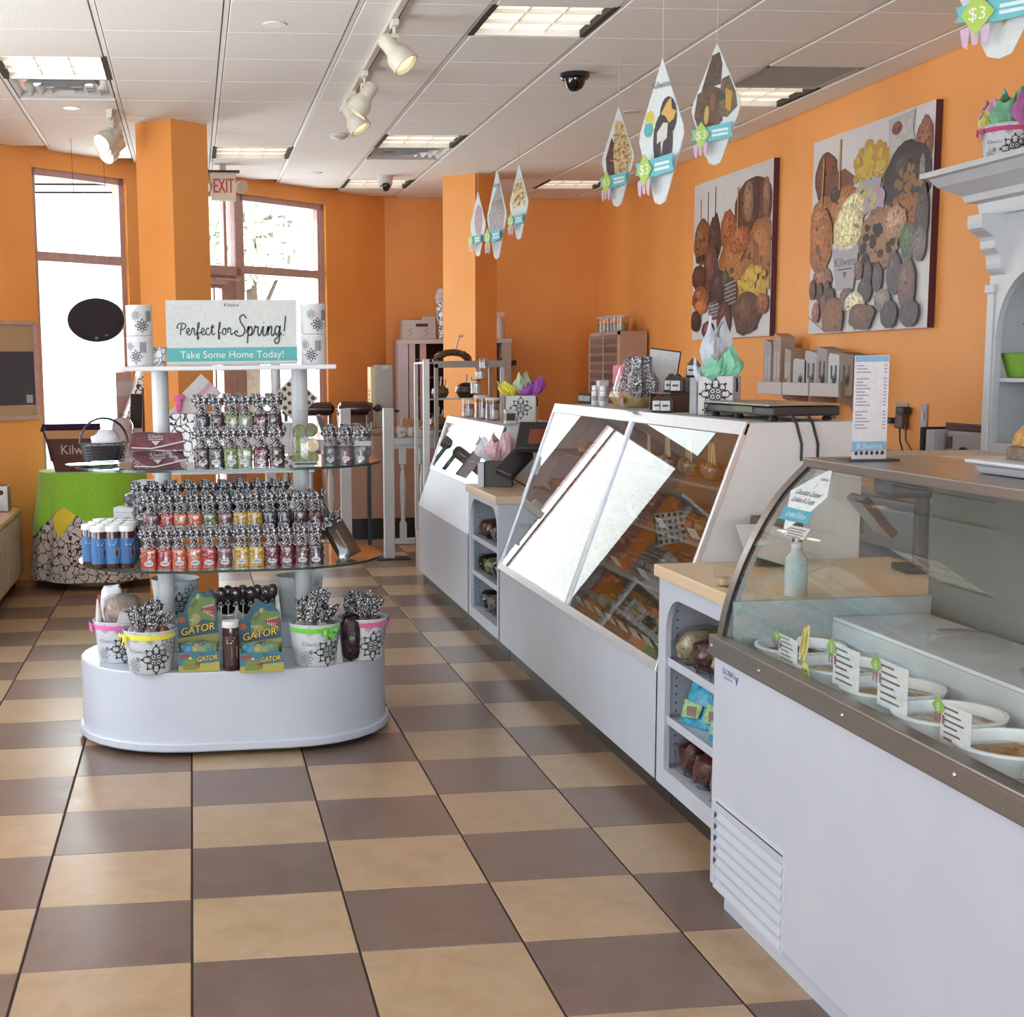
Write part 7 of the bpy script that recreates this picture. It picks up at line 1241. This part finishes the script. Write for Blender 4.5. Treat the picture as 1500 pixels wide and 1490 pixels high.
for k in range(3): m = MB('print', ('C8A896', '6A4434', 'A87858')[k]); m.cbox(0, 0, 0, .30-.03*k, .24, .06); tag(m.build('flat_box', loc=(1.97, 9.30, 1.021+.062*(2-k)), rz=.1*k-.1, smooth=False, bevel=.003), f"{('top pinkish', 'middle dark brown', 'lowest tan')[k]} flat box of the pile on the work counter", 'box', 'flat boxes on the work counter')
# grey cabinet with orange lettering
t = thing('metal_cabinet', 'tall grey metal box with orange letters on its pale side', 'cabinet', (2.13, 9.40, 1.021), 0); m = MB('steel_dull'); m.box(.065, .23, -.02, .22, .0, .58); m.build('cabinet_body', t, smooth=False, bevel=.004); m = MB('paint', 'D6C8A4'); m.box(.02, .065, -.02, .22, 0, .56); m.build('pale_side', t, smooth=False, bevel=.003); m = MB('print', 'D8822E'); pt = lambda u, v: (.0190, .10-u, v)
text(m, 'FUDGE', .08, lambda u, v: (.0190, .06-v, .30+u) if False else (.0190, .10-v*1.0-.03, .24-u), 0, 0, 0, .85) if False else None
for k in range(5): m.box(.0180, .0195, .03, .16, .16+k*.042, .16+k*.042+.028)
m.build('orange_letters', t, smooth=False); m = MB('print', 'D8D0CC'); m.box(.13, .19, -.0225, -.0205, .54, .575); m.build('label', t, smooth=False)
# tall pale shelf tower against the back wall
t = thing('shelf_tower', 'tall pale open shelf tower behind the far pillar', 'shelves', (0, 0, 0)); X0, X1, z1 = 2.52, 3.64, 1.80
for x, c in ((X0, 'D0C6CE'), (X0+.10, 'CDB9B4'), (X0+.21, 'D0A8A0'), (3.20, 'C9B2AA'), (X1-.09, 'C8AC9C')): m = MB('paint', c); m.box(x, x+(.09 if x in (X0, X1-.09) else .06), 10.08, 10.48, 0, z1); m.build('upright', t, smooth=False)
m = MB('paint', 'D8CAC4'); m.box(X0, X1, 10.06, 10.48, z1, z1+.04); m.build('top_board', t, smooth=False); m = MB('matte', '4A2A24'); m.box(X0+.09, X1-.09, 10.46, 10.48, 0, z1); m.build('back_board', t, smooth=False)
for k in range(9): m = MB('paint', '6E4A40'); m.box(X0+.08, X1-.09, 10.10, 10.46, .2+k*.18, .215+k*.18); m.build('shelf', t, smooth=False)
t = thing('white_box', 'white scroll box with dark hand hole on the shelf tower', 'box', (2.77, 10.27, z1+.041)); m = MB('print', 'DCD2D0'); m.box(-.20, .13, -.12, .12, 0, .19); m.box(.0, .14, -.06, .12, .19, .225); m.build('carton', t, smooth=False, bevel=.004); m = MB('matte', '4A2A38'); m.box(-.07, .05, -.122, -.1195, .125, .155); m.build('hand_hole', t, smooth=False); m = MB('print', 'B8A09A')
for x in (-.13, .03): ribbon(m, spline([(x-.03, .03), (x+.02, .06), (x-.02, .09), (x+.03, .11)], 4), .008, put_y(0, -.1215, 0))
m.build('print', t, smooth=False)
t = thing('paper_roll', 'tall scroll patterned roll beside the far pillar on the tower', 'roll', (2.97, 10.20, z1+.041)); m = MB('scroll_paper'); m.lathe([(.045, 0), (.06, .35), (.06, .44), (.001, .44)], 16, cap=False); m.build('roll', t); m = MB('tissue', 'D8C8C4'); m.lathe([(.05, .34), (.075, .40), (.05, .48), (.03, .50)], 14, cap=False); m.build('wrap', t)
t = thing('spray_bottle', 'white spray bottle on the shelf tower right of the pillar', 'bottle', (3.55, 10.2, z1+.041)); m = MB('paint', 'D8C4B8'); m.lathe([(.05, 0), (.05, .15), (.025, .20), (.02, .22)], 14); m.build('bottle_body', t); m = MB('paint', 'E0D0C8'); m.box(-.03, .045, -.015, .015, .22, .26); m.build('spray_head', t)
m = MB('black_plastic'); m.cbox(0, 0, 0, .08, .05, .05); tag(m.build('wall_bracket', loc=(3.74, 10.47, 1.58), bevel=.006), 'small dark bracket on the back wall right of the tower', 'bracket'); bpy.data.objects['wall_bracket'].location.y = 10.474
# display cabinet with glass shelves at the end of the small case
t = thing('display_cabinet', 'glass display cabinet with grey frame behind the small case', 'display cabinet', (0, 0, 0)); a0, a1, b0, b1, zt = 2.235, 2.86, 6.90, 7.35, 1.60
for x, y, c in ((a0, b0, 'E6E6E6'), (a0+.08, b0-.04, '9A8E86'), (a1-.03, b0, 'CFC8C4'), (a0, b1-.03, 'D8D4D0'), (a1-.03, b1-.03, 'B0A8A0')): m = MB('paint', c); m.box(x, x+.03, y, y+.03, 0, zt); m.build('upright', t, smooth=False, bevel=.002)
m = MB('paint', '9C9088'); m.box(a0+.08, a1, b0-.04, b0-.01, zt-.03, zt+.02); m.build('top_rail', t, smooth=False); m = MB('paint', 'A89C94'); m.box(a0, a1, b0, b1, zt, zt+.015); m.build('roof', t, smooth=False); m = MB('paint', 'E2E2E2'); m.box(a0-.005, a0+.04, b0-.045, b0-.02, .5, zt+.035); m.build('light_tube', t, smooth=False)
for z in (.6, .85, 1.10, 1.34): m = MB('shelf_glass'); m.box(a0+.02, a1-.02, b0+.01, b1-.01, z-.008, z); o = m.build('glass_shelf', t, smooth=False); m = MB('paint', 'C9C2BC'); m.box(a0+.02, a1-.02, b0+.005, b0+.01, z-.012, z+.002); m.build('shelf_edge', o, smooth=False)
m = MB('paint', 'B8A89C'); m.box(a0, a1, b0, b1, .0, .30); m.build('base', t, smooth=False)
t = thing('candy_wreath', 'brown round wreath with pale stick on the display cabinet roof', 'wreath', (2.50, 7.12, zt+.016)); m = MB('choc', '5A4028')
for k in range(26): a = pi*k/25; m.ball((.13*cos(a), .01*sin(5*a), .07*sin(a)), (.028, .03, .026), 7, 5, .25)
m.build('garland', t); m = MB('paint', 'E0B8A4'); m.tube([(.02, 0, .06), (.05, 0, .20)], .008, 6); m.ball((.065, 0, .195), (.022, .012, .012), 8, 5); m.build('stick', t)
for k, (x, z, r, c, l) in enumerate(((2.40, 1.341, .07, '8A6238', 'amber pot of treats on the upper glass shelf'), (2.60, 1.341, .085, '5E4228', 'brown dome shaped treat on the upper glass shelf'), (2.38, 1.101, .08, '9A5E44', 'reddish brown bowl on the middle glass shelf'), (2.62, 1.101, .07, '5A3E2E', 'dark round treat on the middle glass shelf'), (2.42, .851, .07, 'C8B8A8', 'pale cup on the low glass shelf'), (2.66, .851, .07, 'B89880', 'tan cup on the low glass shelf'))):
    tt = thing('treat', l, 'treat', (x, 7.10, z), 0, 'treats in the display cabinet'); m = MB('candy', c); m.lathe([(r*.7, 0), (r, r*.5), (r*.9, r), (r*.4, r*1.3), (.001, r*1.35)], 14, cap=False); m.build('sweets', tt); m = MB('paint', 'CDB9A4'); m.tube([(0, 0, r), (.01, 0, r+.09)], .007, 6); m.tube([(.03, 0, r), (.045, 0, r+.07)], .006, 6); m.build('sticks', tt)
# gift display behind the sweets stand
t = thing('gift_table', 'white gift display with pale post behind the sweets stand', 'table', (0, 0, 0)); x0, x1, y0, y1 = .26, 1.20, 4.55, 5.25
for x, y in ((x0+.03, y0+.03), (x1-.03, y0+.03), (x0+.03, y1-.03), (x1-.03, y1-.03)): m = MB('white_paint'); m.cyl(x, y, 0, .99, .022, 12); m.build('leg', t)
for z in (.79, 1.0): m = MB('white_paint'); m.box(x0, x1, y0, y1, z-.022, z); m.build('board', t, smooth=False, bevel=.003)
q = at_y(404, 560, 5.1); m = MB('white_paint'); m.cyl(q.x, 5.1, 1.0, 1.62, .03, 16); m.build('post', t)
m = MB('white_paint'); m.box(q.x-.13, q.x+.13, 4.97, 5.23, 1.62, 1.64); m.build('post_board', t, smooth=False)
for k, (px, c, l) in enumerate(((338, '3A2A2C', 'window box of dark sweets, leftmost under the upper glass shelf'), (362, '3E2A2A', 'window box of chocolates, second under the upper glass shelf'), (389, '4A302E', 'window box of brown sweets, third under the upper glass shelf'), (419, 'D8C888', 'window box of pale yellow sweets, rightmost under the upper glass shelf'))):
    q = at_y(px, 725, 4.62); tt = thing('window_box', l, 'box', (q.x, 4.66, .791), 0, 'window boxes on the gift display'); m = MB('print', 'D6D4D6'); m.box(-.058, .058, -.05, .05, 0, .105); m.build('carton', tt, smooth=False, bevel=.002); m = MB('candy', c); m.add([(-.045+.09*u_, -.0506, z_) for u_, z_ in ((0, .02), (1, .02), (1, .07), (.8, .088), (.2, .088), (0, .07))], [tuple(range(6))]); m.build('window', tt, smooth=False)
boxy('gift_box', 'large white scroll printed gift box on the gift display, left', 'box', .50, 4.85, 1.001, .42, .36, .325, 'FFFFFF', 0, None, None, 'scroll_paper'); boxy('gift_box', 'pinkish white gift box on the gift display, right of the scroll box', 'box', .92, 4.85, 1.001, .34, .34, .26, 'CFC2C0', 0, None, None)
def diamond(label, px, py, y, s, c, z, extra):
    q = at_y(px, py, y); t = thing('gift_box', label, 'box', (q.x, y, z)); m = MB('print', c); R = Matrix.Translation((0, 0, s*.707)) @ Matrix.Rotation(radians(-12), 4, 'X') @ Matrix.Rotation(radians(45), 4, 'Y'); m.T = R; m.box(-s/2, s/2, 0, .03, -s/2, s/2); m.build('lid', t, smooth=False, bevel=.003); m = MB('print'); m.T = R; extra(m, s); m.build('decoration', t, smooth=False)
def bow_(m, s): m.col('E0A8C0'); m.add([(-s*.08, -.001, -s/2), (s*.1, -.001, -s/2), (s*.1, -.001, s/2), (-s*.08, -.001, s/2)], [(0, 1, 2, 3)])
def dots(m, s):
    m.col('4A2E2A')
    for i in range(5):
        for j in range(5): m.add([(x, -.001, z) for x, z in ell(-s*.4+s*.2*i, -s*.4+s*.2*j, s*.065, s*.065, 10)], [tuple(range(10))])
diamond('square white gift box with pink ribbon standing on its corner', 296, 590, 4.88, .165, 'DFDADB', 1.327, bow_); diamond('polka dot chocolate gift box standing on its corner by the post', 431, 585, 4.84, .20, 'DCD6C8', 1.262, dots)
t = thing('gift_box', 'small white box with bright pink bow before the ribboned gift box', 'box', (.44, 4.76, 1.327)); m = MB('print', 'E0D6D8'); m.prism([(-.09, 0), (.11, 0), (.09, .06), (.03, .10), (-.03, .05)], 'y', -.02, .02); m.build('box', t, smooth=False, bevel=.002); m = MB('fabric', 'D8609A'); m.ball((-.02, -.03, .05), (.02, .015, .045), 8, 6, .2); m.ball((-.015, -.03, .09), (.035, .015, .02), 8, 6, .2); m.build('bow', t)
t = thing('open_pamphlet', 'thin dark leaflet sticking up beside the right stand post', 'leaflet', (1.12, 2.60, ZU+.001)); m = MB('print', '6A5A58'); m.T = Matrix.Rotation(radians(-18), 4, 'Y'); m.box(-.008, .008, 0, .09, 0, .20); m.build('leaflet', t, smooth=False)
